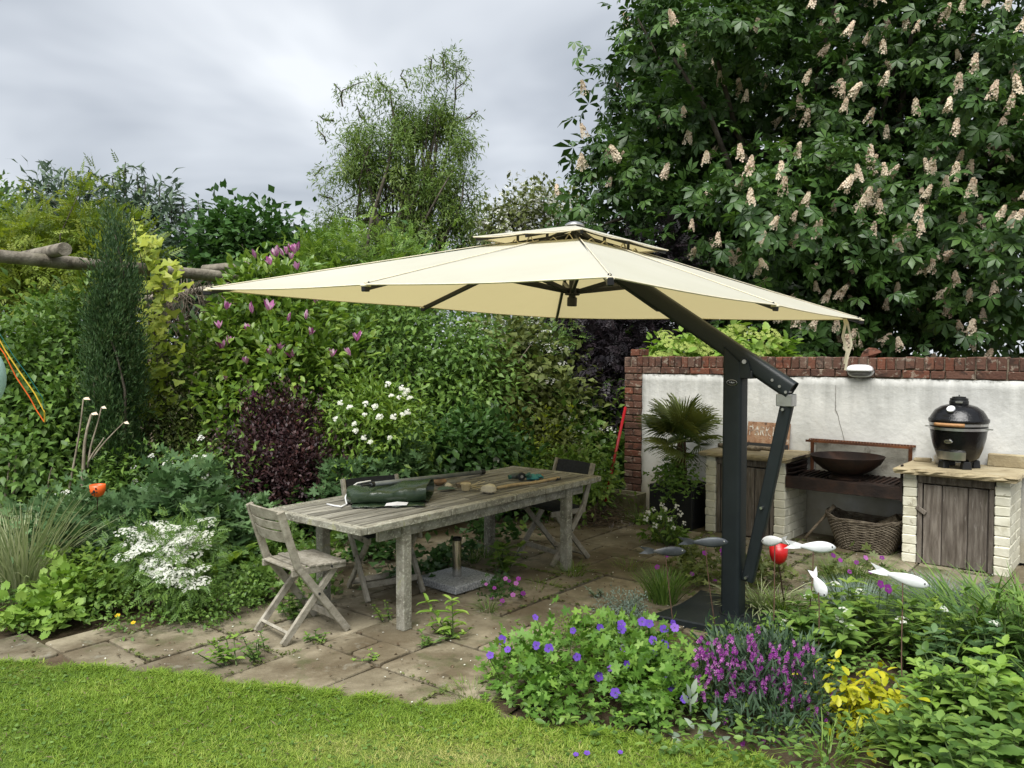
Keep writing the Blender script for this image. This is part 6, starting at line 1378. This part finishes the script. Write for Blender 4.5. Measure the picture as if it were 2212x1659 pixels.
for i in range(25):
    el = [1.2, 1.0, .85, 1.15, .65, .95, 1.35, 1.1, 1.2, .9, .75, 1.0, .8, .55, .6, .35, .3, .15, .1, -.1, -.2, .5, .7, 1.25, -.35][i]; az = i * 2.4 + .6; d = Vector((math.cos(az) * math.cos(el), math.sin(az) * math.cos(el), math.sin(el)))
    Lp = rgp.uniform(.10, .20); b0 = pc_ + d * .02; hubp = b0 + d * Lp + Vector((0, 0, -.05 * (1 - el)))
    cmb.tube([b0, b0.lerp(hubp, .6) + Vector((0, 0, .02)), hubp], [.008, .006, .005], 5)
    dd = (d + Vector((0, 0, -.05))).normalized(); sd = dd.cross(Vector((0, 0, 1))).normalized(); nn = sd.cross(dd); tilt = rgp.uniform(-.3, .3)
    R = Matrix((sd, dd, nn)).transposed() @ Matrix.Rotation(tilt, 3, 'Y')
    o = bpy.data.objects.new('frond', fans[i % 5]); COL.objects.link(o); o.parent = palm; o.matrix_local = Matrix.Translation(hubp - org) @ R.to_4x4() @ Matrix.Scale(rgp.uniform(.28, .37), 4)
cmb.build('leaf_stalks', M_stem, palm)['kind'] = 'stuff'
mound('ivy_in_pot', 'small leaved green ivy spilling over the rim of the black planter', [B(1465, 1022, 7.62, 42, 16, .16), B(1432, 1030, 7.7, 18, 16, .1)], 110, (.022, .04), T_lobed(3, .6, 2.6, False), lm['mid'], 180, 0, 'plant')
com, cl, ow = shrub('white_comfrey', 'white flowered comfrey growing in front of the black planter', [B(1436, 1142, 7.0, 30, 26, .13), B(1408, 1128, 7.0, 14, 16, .08), B(1462, 1155, 7.0, 18, 18, .1)], 110, 6, .025, (.04, .075), T_oval(.42), lm['fresh'], 181, 'plant', 0, droop=.1)
rg = np.random.default_rng(5); fp = [at(x, y, 6.83) for x, y in ((1400, 1108), (1412, 1100), (1425, 1118), (1436, 1100), (1462, 1095), (1470, 1110), (1478, 1130), (1415, 1135), (1447, 1122), (1455, 1140), (1395, 1120), (1430, 1090))]
flowers(com, [umbel(i, 8, 'white', .5, .4) for i in range(2)], fp, [(0, -.8, .4)] * len(fp), .02, 'flower_cluster', 4)
stems(com, [G(1440, 1180)] * len(fp), fp, .004, M_stem, 9)
# dry brush heap
bh = thing('dry_brush_heap', 'heap of dry brown twigs on the paving left of the stone trough', 'brush heap', G(1290, 1150)); mb = MB(); rgp = random.Random(31)
for i in range(240):
    c = at(rgp.gauss(1288, 26), rgp.gauss(1128, 16), 7.9 + rgp.gauss(0, .14)); c.z = max(c.z, .03); d = Vector((rgp.gauss(0, 1), rgp.gauss(0, 1), rgp.gauss(.2, .5))).normalized() * rgp.uniform(.06, .16)
    a_, b_ = c - d, c + d; a_.z = max(a_.z, .012); b_.z = max(b_.z, .012); mb.tube(wiggle(a_, b_, i, .22, 4), .0035, 3, cap=False)
mb.build('twigs', surf('dry_twigs', [(.06, .045, .03), (.16, .12, .08)], 9, 4), bh)['kind'] = 'stuff'
gl2 = mound('grey_lavender', 'small dead grey lavender tuft beside the dry brush heap', [B(1335, 1160, 7.35, 26, 10, .12)], 90, (.03, .06), T_quad(.2), leaf('dead_grey_leaf', L_((.14, .12, .11), (.28, .25, .23)), .9, .1), 182)

# ---- foreground cranesbill
gx, gy = G(1275, 1500).x, G(1275, 1500).y
ger = thing('purple_cranesbill', 'bushy cranesbill with violet blue flowers at the edge of the lawn', 'plant', (gx, gy, 0))
gb_ = [(np.array([gx, gy + .12, .10]), np.array([.50, .30, .23])), (np.array([gx - .28, gy + .05, .07]), np.array([.24, .24, .18])), (np.array([gx + .26, gy - .05, .09]), np.array([.26, .28, .20])), (np.array([gx + .02, gy - .16, .05]), np.array([.44, .24, .17])), (np.array([gx + .35, gy - .22, .05]), np.array([.20, .2, .15])), (np.array([gx + .15, gy + .3, .12]), np.array([.30, .20, .16]))]
cl, ow = clumps(gb_, 1150, 190, .5, .10, .03); pos, dv, nm, rv = spread(cl, ow, 3, .045, 191, .05, .7, 1.15)
foliage(ger, T_lobed(5, .42, 4.3), lm['geranium'], pos, dv, nm, sizes(len(pos), .026, .048, 3), rv, 300, key='cranesbill_leaf')
zz = [(680, 290), (1010, 405), (1245, 380), (1430, 350), (1432, 395), (1612, 328), (1675, 345), (1800, 395), (1880, 338), (1895, 380), (390, 485), (690, 535), (440, 570), (287, 620), (800, 560), (1045, 635), (1452, 560), (1705, 490), (1805, 528), (1710, 600), (1480, 698), (1337, 735), (1232, 805), (1830, 835), (1377, 948), (1877, 902), (1978, 1003)]
fp = []
for x, y in zz:
    v = (1800 + x / 2.212) / 1.8228, (2300 + y / 2.212) / 1.8228; dz = 4.05 - (v[1] - 1340) / 240 * .65; fp.append(at(v[0], v[1], dz))
rgp = random.Random(2); flowers(ger, [saucer(i, 'violet', 5, .22) for i in range(4)], fp, [(rgp.uniform(-.5, .4), -.8 + rgp.uniform(-.2, .3), .55) for _ in fp], .0215, 'flower', 3)
for i, p in enumerate(fp):
    q = np.argmin(np.linalg.norm(cl - np.array(p) - np.array([0, 0, -.12]), axis=1))
st = MB()
for i, p in enumerate(fp): st.tube(wiggle(Vector((p.x * .9 + gx * .1, p.y + .10, max(.05, p.z - .22))), p + Vector((0, .008, -.004)), i, .08, 4), [.003, .0028, .0025, .0022, .002], 5)
st.build('flower_stalks', M_stem, ger)['kind'] = 'stuff'
# moss cushion behind it
mound('moss_cushion', 'flat green moss cushion behind the cranesbill', [B(1290, 1362, 4.55, 70, 10, .14), B(1340, 1352, 4.65, 50, 9, .12)], 260, (.010, .02), T_quad(.7), lm['fresh'], 192, 0, 'moss', 14, .03)
# ---- wallflower
wx = G(1645, 1590); wf = thing('purple_wallflower', 'dark leaved wallflower covered in magenta flower spikes', 'plant', wx)
wbb = [B(1640, 1510, 3.75, 125, 85, .28), B(1570, 1480, 3.8, 75, 80, .22), B(1720, 1520, 3.7, 80, 80, .22), B(1650, 1595, 3.5, 140, 55, .22), B(1600, 1625, 3.4, 90, 30, .15), B(1720, 1630, 3.4, 80, 30, .15), B(1600, 1420, 3.95, 80, 50, .2), B(1690, 1430, 3.9, 75, 50, .2)]
cl, ow = clumps(wbb, 1500, 194, .5, .1, .03); pos, dv, nm, rv = spread(cl, ow, 5, .035, 195, -.5, .5, .9)
foliage(wf, T_quad(.17, .03, .12), lm['wall'], pos, dv, nm, sizes(len(pos), .04, .085, 4), rv)
def wspike(seed):
    rg_ = np.random.default_rng(seed); n = 16; t = rg_.random(n); a = rg_.random(n) * 6.283; r = .22 * (1 - .5 * t)
    return head_mesh('flower_spike', fm['magenta'], np.c_[r * np.cos(a), r * np.sin(a), t * 1.0], norm(np.c_[np.cos(a), np.sin(a), .5 + 0 * a]), .19, T_flower(4, .75, .05), seed)
rq = random.Random(71); zz = [(rq.uniform(300, 1350), rq.uniform(480, 1000)) for _ in range(90)] + [(340, 480), (400, 545), (470, 500), (590, 455), (640, 540), (650, 620), (640, 700), (530, 600), (520, 690), (285, 680), (810, 520), (830, 590), (860, 650), (870, 740), (850, 810), (900, 860), (960, 520), (985, 570), (960, 620), (1040, 660), (1100, 610), (1180, 630), (1280, 560), (1030, 740), (1160, 690), (1160, 760), (1110, 860), (1140, 900), (1100, 940), (1070, 1020), (1150, 1060), (720, 900), (610, 870), (520, 820), (480, 750), (385, 990), (500, 960), (1270, 960), (1280, 1060), (1360, 1110), (1440, 1160), (1500, 990), (1000, 1140), (890, 1360), (1020, 1360), (710, 1410), (560, 1190), (850, 400), (1340, 780), (930, 700), (1000, 800), (1200, 820)]
fp = [at((2600 + x / 2.212) / 1.8228, (2300 + y / 2.212) / 1.8228 + 6, 3.62 - (y - 900) / 900 * .28) for x, y in zz]; rgp = random.Random(6)
flowers(wf, [wspike(i) for i in range(4)], fp, [(rgp.uniform(-.3, .3), rgp.uniform(-.5, 0), 1) for _ in fp], .038, 'flower_spike', 4)
stems(wf, [Vector((p.x + rgp.gauss(0, .02), p.y + .05, max(.03, p.z - .12))) for p in fp], fp, .003, M_stem, 11)
lam = thing('lambs_ear', 'silvery woolly leaves between cranesbill and wallflower', 'plant', G(1500, 1610)); rg = np.random.default_rng(8)
P = [(1487, 1520, -.5), (1492, 1522, .5), (1496, 1500, .15), (1490, 1510, -.1), (1470, 1590, -1.2), (1500, 1575, -.6), (1530, 1580, .8), (1550, 1600, 1.2), (1510, 1605, .1), (1475, 1610, -.8), (1540, 1560, .2)]
pos = np.array([tuple(at(x, y, 3.52 - (y - 1500) / 100 * .12)) for x, y, _ in P]); dv = np.array([[math.sin(a), -.15, math.cos(a)] for _, _, a in P])
foliage(lam, T_oval(.36, .05, .25), lm['silver'], pos, dv, norm(np.tile([0, -.8, .5], (len(P), 1)) + rg.normal(size=(len(P), 3)) * .2), sizes(len(P), .055, .08, 3), None, len(P), key='silver_leaf')
MB().tube([at(1492, 1545, 3.56), at(1491, 1510, 3.55)], .004, 6).build('stalk', leaf('silver_stalk', L_((.4, .45, .38), (.4, .45, .38))), lam)
# ---- yellow plant
yp, cl, ow = shrub('yellow_nettle', 'vivid yellow leaved plant right of the wallflower', [B(1850, 1485, 3.62, 50, 32, .14), B(1838, 1545, 3.55, 36, 50, .12), B(1895, 1505, 3.6, 36, 28, .10), B(1845, 1595, 3.42, 24, 40, .08)], 170, 3, .04, (.04, .068), T_serrate(.55, .35, 3), lm['yellow'], 196, 'plant', 0, single=150, key='yellow_leaf', droop=.5, upk=1.2)
stems(yp, [G(1850, 1610)] * 14, [Vector(c) for c in cl[:14]], .004, M_stem, 6)
# ---- leafy perennials of the right bed: each plant has its own stems with paired leaves
def perennial(label, px, py, h, ns, spr, sz, tm, mat, seed, key, name='perennial', pairs=5, flower=None, single=90, dr=.35):
    b = G(px, py); r = thing(name, label, 'plant', b); rg_ = np.random.default_rng(seed); P, D_, N_, S_ = [], [], [], []; s0, s1 = [], []; heads = []
    for i in range(ns):
        a = rg_.random() * 6.283; q = math.sqrt(rg_.random()) * spr; p0 = b + Vector((q * math.cos(a), q * math.sin(a), 0)); hh = h * rg_.uniform(.75, 1.1)
        p1 = p0 + Vector((rg_.normal() * .06 + q * .4 * math.cos(a), rg_.normal() * .06 + q * .4 * math.sin(a), hh)); s0.append(p0); s1.append(p1); heads.append(p1)
        tw = rg_.random() * 3
        for k in range(pairs + 1):
            f = .25 + .75 * k / pairs; c = p0.lerp(p1, f); tw += 1.571
            for s in ((0, 3.1416) if k < pairs else (0, 1.57, 3.14, 4.71)):
                aa = tw + s + rg_.normal() * .25; el = .25 + (.75 if k == pairs else .15) * rg_.random()
                P.append(tuple(c)); D_.append([math.cos(aa) * math.cos(el), math.sin(aa) * math.cos(el), math.sin(el)]); N_.append([-math.cos(aa) * .3, -math.sin(aa) * .3, 1]); S_.append(rg_.uniform(sz[0], sz[1]) * .85 * (1.0 if k < pairs - 1 else .62))
    foliage(r, tm, mat, np.array(P), np.array(D_), np.array(N_) + rg_.normal(size=(len(P), 3)) * .15, np.array(S_), None, single, key=key)
    stems(r, s0, s1, .0045, M_stem, seed, amp=.03)
    if flower:
        k = heads[:flower]; flowers(r, [umbel(i, 14, 'white', .6, .28) for i in range(2)], [p + Vector((0, 0, .02)) for p in k], [(0, -.3, 1)] * len(k), .026, 'flower_head', seed)
    return r
SE = T_serrate(.58, .32, 4); OV = T_oval(.52, .06, .3)
for i, (x, y, h, ns, spr, sz, tm, mt, ky, fl, lb) in enumerate((
    (1725, 1405, .25, 8, .14, (.09, .14), SE, 'mid', 'se_mid', 3, 'leafy perennial with creamy bell heads right of the parasol base'),
    (1790, 1430, .36, 8, .14, (.10, .16), OV, 'mid', 'ov_mid', 3, 'broad leaved perennial below the small white fish'),
    (1850, 1375, .38, 8, .14, (.10, .15), OV, 'fresh', 'ov_fresh', 2, 'fresh green perennial behind the yellow plant'),
    (1945, 1425, .36, 8, .13, (.09, .13), SE, 'mid', 'se_mid', 2, 'toothed perennial just above the yellow plant'),
    (2000, 1430, .44, 8, .15, (.08, .12), SE, 'fresh', 'se_fresh', 0, 'upright toothed perennial around the large white fish rod'),
    (2080, 1480, .42, 8, .15, (.09, .13), SE, 'bluegreen', 'se_blue', 2, 'toothed perennial right of the large white fish rod'),
    (2030, 1560, .34, 9, .13, (.08, .13), OV, 'lime', 'ov_lime', 0, 'pale green perennial right of the yellow leaves'),
    (2090, 1590, .34, 8, .13, (.08, .13), OV, 'mid', 'ov_mid', 0, 'mint like perennial in the lower right corner bed'),
    (2180, 1560, .38, 8, .14, (.10, .15), SE, 'lime', 'se_lime', 0, 'large toothed plant at the right edge beside the reeds'),
    (1985, 1650, .22, 9, .12, (.07, .11), OV, 'fresh', 'ov_fresh', 0, 'low mint like plant at the bottom below the yellow leaves'),
    (2040, 1690, .28, 9, .13, (.08, .12), OV, 'mid', 'ov_mid', 0, 'low leafy plant at the bottom edge of the right bed'),
    (2160, 1680, .30, 9, .13, (.09, .14), SE, 'mid', 'se_mid', 0, 'toothed plant in the bottom right corner'),
    (2240, 1480, .62, 9, .16, (.08, .12), SE, 'mid', 'se_mid', 0, 'tall toothed plant at the right edge beneath the counter'),
    (1660, 1400, .13, 6, .10, (.08, .11), OV, 'fresh', 'ov_fresh', 0, 'young leafy shoots in front of the parasol base plate'))):
    perennial(lb, x, y, h * .72, int(ns * 1.5), spr * 1.15, sz, tm, lm[mt], 200 + i, ky, flower=fl)
perennial('fresh narrow leaved shoots behind the wallflower', 1560, 1410, .13, 9, .12, (.05, .085), T_oval(.3), lm['fresh'], 220, 'nar', pairs=6, single=60)
blades('blue_fescue', 'blue grey tuft of fine leaves in front of the wicker basket', G(1860, 1330), 900, .22, .34, .012, .4, lm['steelgrass'], 230, .9)
blades('blue_fescue', 'second blue grey tuft below the right counter door', G(2020, 1310), 800, .20, .32, .012, .4, lm['steelgrass'], 231, .9)
blades('tall_reeds', 'tall arching green reeds in front of the right counter', G(2110, 1400), 230, .24, .72, .028, .75, lm['mid'], 232, .7)
blades('tall_reeds', 'green reeds at the right edge of the bed', G(2230, 1420), 170, .20, .75, .028, .6, lm['mid'], 233, .6)
blades('day_lily', 'strappy green leaves at the right end of the wallflower', G(1790, 1640), 60, .10, .26, .03, .7, lm['fresh'], 234, .9)
blades('variegated_grass', 'pale striped grass clump just right of the parasol post', G(1640, 1318), 170, .12, .34, .035, .8, lm['pale'], 235, 1.0)
blades('green_grass_tuft', 'upright green grass tuft below the dark copper fish', G(1432, 1300), 320, .10, .36, .018, .35, lm['mid'], 236, .5)
blades('green_grass_tuft', 'broad bladed grass tuft just behind the parasol base plate', G(1690, 1330), 200, .12, .28, .025, .6, lm['fresh'], 237, .8)
blades('chive_clump', 'grassy clump with small purple flowers in front of the wicker basket', G(1830, 1270), 500, .20, .34, .012, .4, lm['mid'], 238, .7)
hg = mound('hardy_geranium', 'low spreading geranium with tiny purple flowers around the fish rods', [B(1540, 1210, 6.0, 60, 26, .3), B(1500, 1240, 5.7, 60, 16, .2), B(1640, 1240, 5.6, 50, 12, .2), B(1860, 1240, 5.6, 60, 20, .2)], 240, (.03, .055), T_lobed(5, .4, 3.4), lm['olive'], 240, 0, 'plant', 6, .06)
rgp = random.Random(5); fp = []
for x, y in ((1440, 1200), (1495, 1240), (1522, 1195), (1560, 1198), (1485, 1298), (1545, 1255), (1580, 1262), (1590, 1278), (1800, 1200), (1815, 1210), (1870, 1205), (1850, 1215), (1880, 1235), (1905, 1205), (1835, 1235), (1560, 1090 + 100), (1420, 1225)): fp.append(at(x, y, 5.45))
flowers(hg[0], [saucer(i, 'magenta', 5, .2) for i in range(3)], fp, [(rgp.uniform(-.3, .3), -.7, .6) for _ in fp], .017, 'flower', 7)
# pink flower in the right bed
pk_ = thing('pink_cranesbill', 'two small bright pink flowers left of the large white fish', 'flower', G(1905, 1400)); flowers(pk_, [saucer(3, 'magenta', 5, .2)], [at(1902, 1262, 4.45), at(1918, 1272, 4.45)], [(.3, -.8, .4)] * 2, .026, 'flower', 2)
for p in (at(1902, 1262, 4.45), at(1918, 1272, 4.45)): MB().tube([Vector((p.x, p.y + .05, 0)), p], .003, 5).build('stalk', M_stem, pk_)
# ---- weeds between the slabs
def weed(label, px, py, h, ns, sz, tm, mat, seed, key, pairs=4, spr=.04): return perennial(label, px, py, h, ns, spr, sz, lm and tm, lm[mat], seed, key, 'weed', pairs, single=24)
dock = T_oval(.32, .08, .35)
weed('tall pale green dock weed in the paving in front of the table leg', 985, 1375, .26, 2, (.10, .15), dock, 'lime', 300, 'dock', 5)
weed('bright leafy weed between the front slabs at the left', 500, 1440, .12, 7, (.05, .08), OV, 'lime', 301, 'ovw', 3, .08)
weed('spreading weed right of the front leafy weed', 560, 1418, .09, 7, (.035, .055), SE, 'mid', 302, 'sew', 3, .10)
weed('broad leaved weed on the paving right of the granite foot', 1080, 1240, .20, 6, (.11, .18), OV, 'fresh', 303, 'ovb', 3, .08)
weed('small dandelion rosette in a slab joint before the table', 685, 1382, .05, 4, (.04, .07), SE, 'mid', 304, 'sew', 2)
weed('small dark rosette beside the foot of the near table leg', 915, 1395, .05, 4, (.04, .06), SE, 'mid', 305, 'sew', 2)
weed('low weed at the foot of the dock', 960, 1375, .06, 8, (.04, .07), OV, 'fresh', 306, 'ovw', 2, .07)
weed('pale weed left of the near table leg', 835, 1340, .10, 4, (.03, .05), OV, 'fresh', 307, 'ovw', 4)
weed('leafy weed beneath the slatted chair', 640, 1335, .16, 6, (.05, .08), SE, 'mid', 308, 'sew', 4, .07)
weed('small weed sprig in the joint of the nearest slabs', 812, 1425, .04, 3, (.03, .05), OV, 'fresh', 309, 'ovw', 2)
weed('silver weed rosette on the bare paving at centre right', 1300, 1290, .05, 4, (.05, .07), OV, 'silver', 310, 'sil', 2)
gm2 = mound('rock_geranium', 'small geranium with purple flowers growing in the paving behind the dock', [B(1100, 1290, 5.45, 45, 20, .14), B(1080, 1268, 5.6, 25, 16, .1)], 110, (.02, .035), T_lobed(5, .4, 3.4), lm['dark'], 311, 0, 'plant', 6, .04)
fp = [at(x, y, 5.28) for x, y in ((1100, 1255), (1092, 1250), (1115, 1260), (1068, 1270), (1108, 1285), (1085, 1298), (1080, 1310), (1050, 1262), (1130, 1282), (1062, 1292), (1120, 1250))]
flowers(gm2[0], [saucer(i, 'magenta', 5, .2) for i in range(3)], fp, [(0, -.7, .7)] * len(fp), .016, 'flower', 3)
gth = mound('thyme_mat', 'grey green thyme mat on the paving before the base plate', [B(1345, 1303, 5.1, 42, 9, .12)], 170, (.012, .022), T_quad(.5), lm['steelgrass'], 312, 0, 'plant', 12, .03)
gg = [('grass_weed', 'thin grass tuft in the paving behind the granite foot', 1020, 1215, 60, .06, .22), ('grass_weed', 'thin grass tuft beside the right table leg', 1235, 1240, 90, .10, .18), ('grass_weed', 'tuft of grass in the paving left of the rock geranium', 1055, 1320, 70, .06, .16), ('grass_weed', 'sparse grass in the joint right of the rock geranium', 1170, 1270, 60, .12, .12), ('grass_weed', 'grass tuft by the stone trough', 1385, 1130, 70, .08, .30), ('grass_weed', 'flat grass tuft left of the copper fish', 1360, 1225, 90, .14, .12), ('grass_weed', 'grass tuft under the table by the back leg', 1045, 1200, 90, .12, .25), ('grass_weed', 'grass at the front rim of the patio right corner', 1020, 1500, 150, .14, .10)]
for i, (nm_, lb, x, y, n, s_, L) in enumerate(gg): blades(nm_, lb, G(x, y), n, s_, L, .03, .6, lm['fresh' if i % 2 else 'mid'], 320 + i, 1.0, 'grass tuft')
# ---- ground litter and bed cover
def scatter(name, poly, n, tm, mat, szr, zr, seed, label, cat, nrm_k=1.0):
    rg_ = np.random.default_rng(seed); poly = [(p[0], p[1]) for p in poly]; xs = [p[0] for p in poly]; ys = [p[1] for p in poly]
    P = np.c_[rg_.uniform(min(xs), max(xs), n), rg_.uniform(min(ys), max(ys), n)]; P = P[inside_np(P, poly)]; m = len(P); pos = np.c_[P, rg_.uniform(zr[0], zr[1], m)]
    a = rg_.random(m) * 6.283; dv = np.c_[np.cos(a), np.sin(a), rg_.normal(size=m) * .25]; nm = norm(UP * nrm_k + rg_.normal(size=(m, 3)) * .35)
    R = basis(dv, nm); V, Fc, r = leaf_arrays(tm, pos, R, rg_.uniform(szr[0], szr[1], m), rg_.random(m)); o = link_mesh(name, tri_mesh(name, V, Fc, r), mat); tag(o, label, cat, kind='stuff'); return o
BED_L = [G(x, y) for x, y in ((-200, 1400), (100, 1375), (330, 1325), (480, 1275), (560, 1210), (700, 1148), (1000, 1095), (1340, 1090))] + [Vector((1.6, 10, 0)), Vector((-8, 10, 0)), Vector((-6, 5, 0))]
scatter('bed_groundcover', BED_L, 26000, T_fold(.6), lm['mid'], (.04, .085), (.01, .16), 400, 'low leafy ground cover of the left and back beds', 'ground cover')
BED_R = [G(x, y) for x, y in ((1500, 1660), (1300, 1620), (1120, 1580), (1080, 1520), (1200, 1440), (1450, 1400), (1700, 1345), (2000, 1300), (2350, 1270), (2500, 1500))] + [Vector((3.2, 2.2, 0)), Vector((1.2, 2.4, 0))]
scatter('bed_groundcover', BED_R, 14000, T_oval(.5, .08, .2), lm['mid'], (.025, .055), (.01, .10), 401, 'low leafy ground cover of the right bed', 'ground cover')
PT = [(p[0], p[1]) for p in PATIO]
scatter('fallen_petals', PT, 900, T_quad(.7, .1, .05), fm['white'], (.008, .018), (.008, .014), 402, 'tiny white fallen petals strewn on the paving', 'petals', 2.0)
scatter('leaf_litter', PT, 2600, T_quad(.5, .1, .1), lm['dry'], (.012, .035), (.004, .014), 403, 'dry brown leaf crumbs on the paving', 'leaf litter', 1.2)
# small weeds and moss along slab joints
rg = np.random.default_rng(44); JP = []
for (i, j, a, b) in placed:
    c = A0 + U * (i + a / 2) * CELL + VV * (j + b / 2) * CELL
    if not inside(c, PATIO): continue
    for s in range(int(16 * (a + b))):
        if rg.random() < .5: p = A0 + U * (i + a * rg.random()) * CELL + VV * j * CELL
        else: p = A0 + U * i * CELL + VV * (j + b * rg.random()) * CELL
        if math.sin(p.x * 3.1 + 1) + math.sin(p.y * 2.3 + p.x * 2) > .1:
            for q in range(2): JP.append((p.x + rg.normal() * .008, p.y + rg.normal() * .008, .004))
JP = np.array(JP); m = len(JP); a = rg.random(m) * 6.283
o = link_mesh('joint_moss', tri_mesh('joint_moss', *leaf_arrays(T_fold(.6), JP, basis(np.c_[np.cos(a), np.sin(a), .5 + 0 * a], norm(UP + rg.normal(size=(m, 3)) * .4)), rg.uniform(.010, .03, m), rg.random(m))), lm['olive']); tag(o, 'moss and seedlings along the joints between paving slabs', 'moss', kind='stuff')
# ---- lawn grass
rg = np.random.default_rng(50); n = 350000
P = np.c_[rg.uniform(-3.4, 1.4, n), rg.uniform(2.55, 4.9, n)]
wob = .03 * np.sin(P[:, 0] * 23) + .02 * np.sin(P[:, 0] * 57 + 1)
keep = inside_np(P - np.c_[0 * wob, wob], LAWN) & (np.abs(P[:, 0]) < P[:, 1] * .70 + .1); P = P[keep]; m = len(P)
def fbm(x, y): return (np.sin(x * 2.1 + 1.3 * np.sin(y * 1.7)) + np.sin(y * 3.3 + 2 * np.sin(x * 1.3 + 2)) * .7 + np.sin(x * 7.3 + y * 5.1) * .35 + np.sin(x * 15 - y * 13 + 1) * .25) / 2.3
nz = fbm(P[:, 0] * 1.6, P[:, 1] * 2.2)
# worn yellow patches across the middle of the lawn
dry = .35 * np.clip(np.sin(P[:, 0] * 4.3 + 1.7 * np.sin(P[:, 1] * 6)) * np.sin(P[:, 1] * 5.1 + .6) - .45, 0, 1) + np.exp(-(((P[:, 0] + .55) / .75) ** 2 + ((P[:, 1] - 3.32) / .22) ** 2)) * .55 + np.exp(-(((P[:, 0] - .15) / .5) ** 2 + ((P[:, 1] - 3.2) / .12) ** 2)) * .4 + np.exp(-(((P[:, 0] + .2) / .28) ** 2 + ((P[:, 1] - 3.24) / .07) ** 2)) * .4
fine = np.sin(P[:, 0] * 31 + 3 * np.sin(P[:, 1] * 17)) * np.sin(P[:, 1] * 37 + 2 * np.sin(P[:, 0] * 13))
rv = np.clip(.26 + .17 * nz + .06 * fine + rg.normal(size=m) * .15 + dry * .75, 0, .999); a = rg.random(m) * 6.283; ln = rg.random(m)
dv = norm(np.c_[np.cos(a) * .7, np.sin(a) * .7, .55 + .9 * ln]); nm = norm(np.c_[-np.cos(a), -np.sin(a), .5 + 0 * a])
sz = rg.uniform(.016, .048, m) * (1 + .3 * nz + .2 * fine) * (1 - .35 * np.clip(dry, 0, 1))
edge_n = 9000; ei = rg.integers(2, len(LAWN_EDGE) - 1, edge_n); et = rg.random(edge_n)
EP = np.array([(p.x, p.y) for p in LAWN_EDGE]); ep = EP[ei] * (1 - et)[:, None] + EP[np.minimum(ei + 1, len(EP) - 1)] * et[:, None]
tuft = np.clip(np.sin(ep[:, 0] * 19 + 2 * np.sin(ep[:, 0] * 7)) * .5 + .5, .15, 1)
ep = ep + rg.normal(size=(edge_n, 2)) * .02; ea = rg.random(edge_n) * 6.283
P = np.concatenate([P, ep]); m = len(P); rv = np.concatenate([rv, np.clip(rg.normal(.3, .2, edge_n), 0, .999)])
dv = np.concatenate([dv, norm(np.c_[np.cos(ea) * .8, np.sin(ea) * .8, .7 + 0 * ea])]); nm = np.concatenate([nm, norm(np.c_[-np.cos(ea), -np.sin(ea), .5 + 0 * ea])]); sz = np.concatenate([sz, rg.uniform(.03, .085, edge_n) * tuft])
o = link_mesh('lawn_grass', tri_mesh('lawn_grass', *leaf_arrays(T_blade(.085, .45, 2), np.c_[P, np.full(m, .012)], basis(dv, nm), sz, rv)), lm['grass']); tag(o, 'short green lawn grass in the foreground with a worn yellow patch', 'grass', kind='stuff')
fl_ = thing('fallen_flower', 'pale violet petals fallen on the lawn below the cranesbill', 'petals', G(1250, 1630)); flowers(fl_, [saucer(1, 'violet', 5, .3)], [G(x, y, .03) for x, y in ((1244, 1630), (1268, 1627), (1340, 1625))], [(0, -.3, 1)] * 3, .013, 'flower', 2)
bc = thing('buttercup', 'two yellow buttercups in the weeds at the left', 'flower', G(290, 1355)); flowers(bc, [saucer(1, 'yellow', 5, .3)], [G(288, 1345, .06), G(254, 1330, .06)], [(0, -.5, 1)] * 2, .016, 'flower', 2)

# clover and a few daisies in the turf
CLV = [G(x, y) for x, y in ((-60, 1445), (480, 1485), (900, 1535), (1050, 1560), (1300, 1610), (1500, 1640), (1500, 1700), (-60, 1700))]
for k, (n_, sd) in enumerate(((2600, 410),)):
    scatter('lawn_clover', CLV, n_, T_lobed(3, .5, 5.2, False, .1), lm['mid'], (.008, .015), (.018, .034), sd, 'small clover leaves growing through the lawn', 'clover', 1.5)
scatter('lawn_clippings', CLV, 900, T_quad(.12, .02, .05), lm['dry'], (.02, .045), (.03, .04), 412, 'dry straw coloured clippings lying on the lawn', 'clippings', 1.5)
bl_ = np.argsort([p.x for p in SLABS]); 
# repeats of a kind share a group phrase
GROUPS = {'folding_chair': 'folding chairs round the table', 'metal_fish': 'metal fish on rods in the bed', 'barbecue_counter': 'counters of the outdoor kitchen', 'perennial': 'leafy perennials of the right bed', 'weed': 'weeds in the paving joints', 'grass_weed': 'grass tufts in the paving', 'blue_fescue': 'blue grey grass tufts', 'tall_reeds': 'reeds in the right bed',
          'cranesbill_mound': 'cranesbill mounds in the left bed', 'firewood_log': 'logs in the wicker basket', 'log': 'logs on the counter', 'bare_branch': 'bare branches behind the table', 'green_grass_tuft': 'green grass tufts near the post'}
for o in list(COL.objects):
    if o.parent is None and o.name.split('.')[0] in GROUPS and 'category' in o: o['group'] = GROUPS[o.name.split('.')[0]]
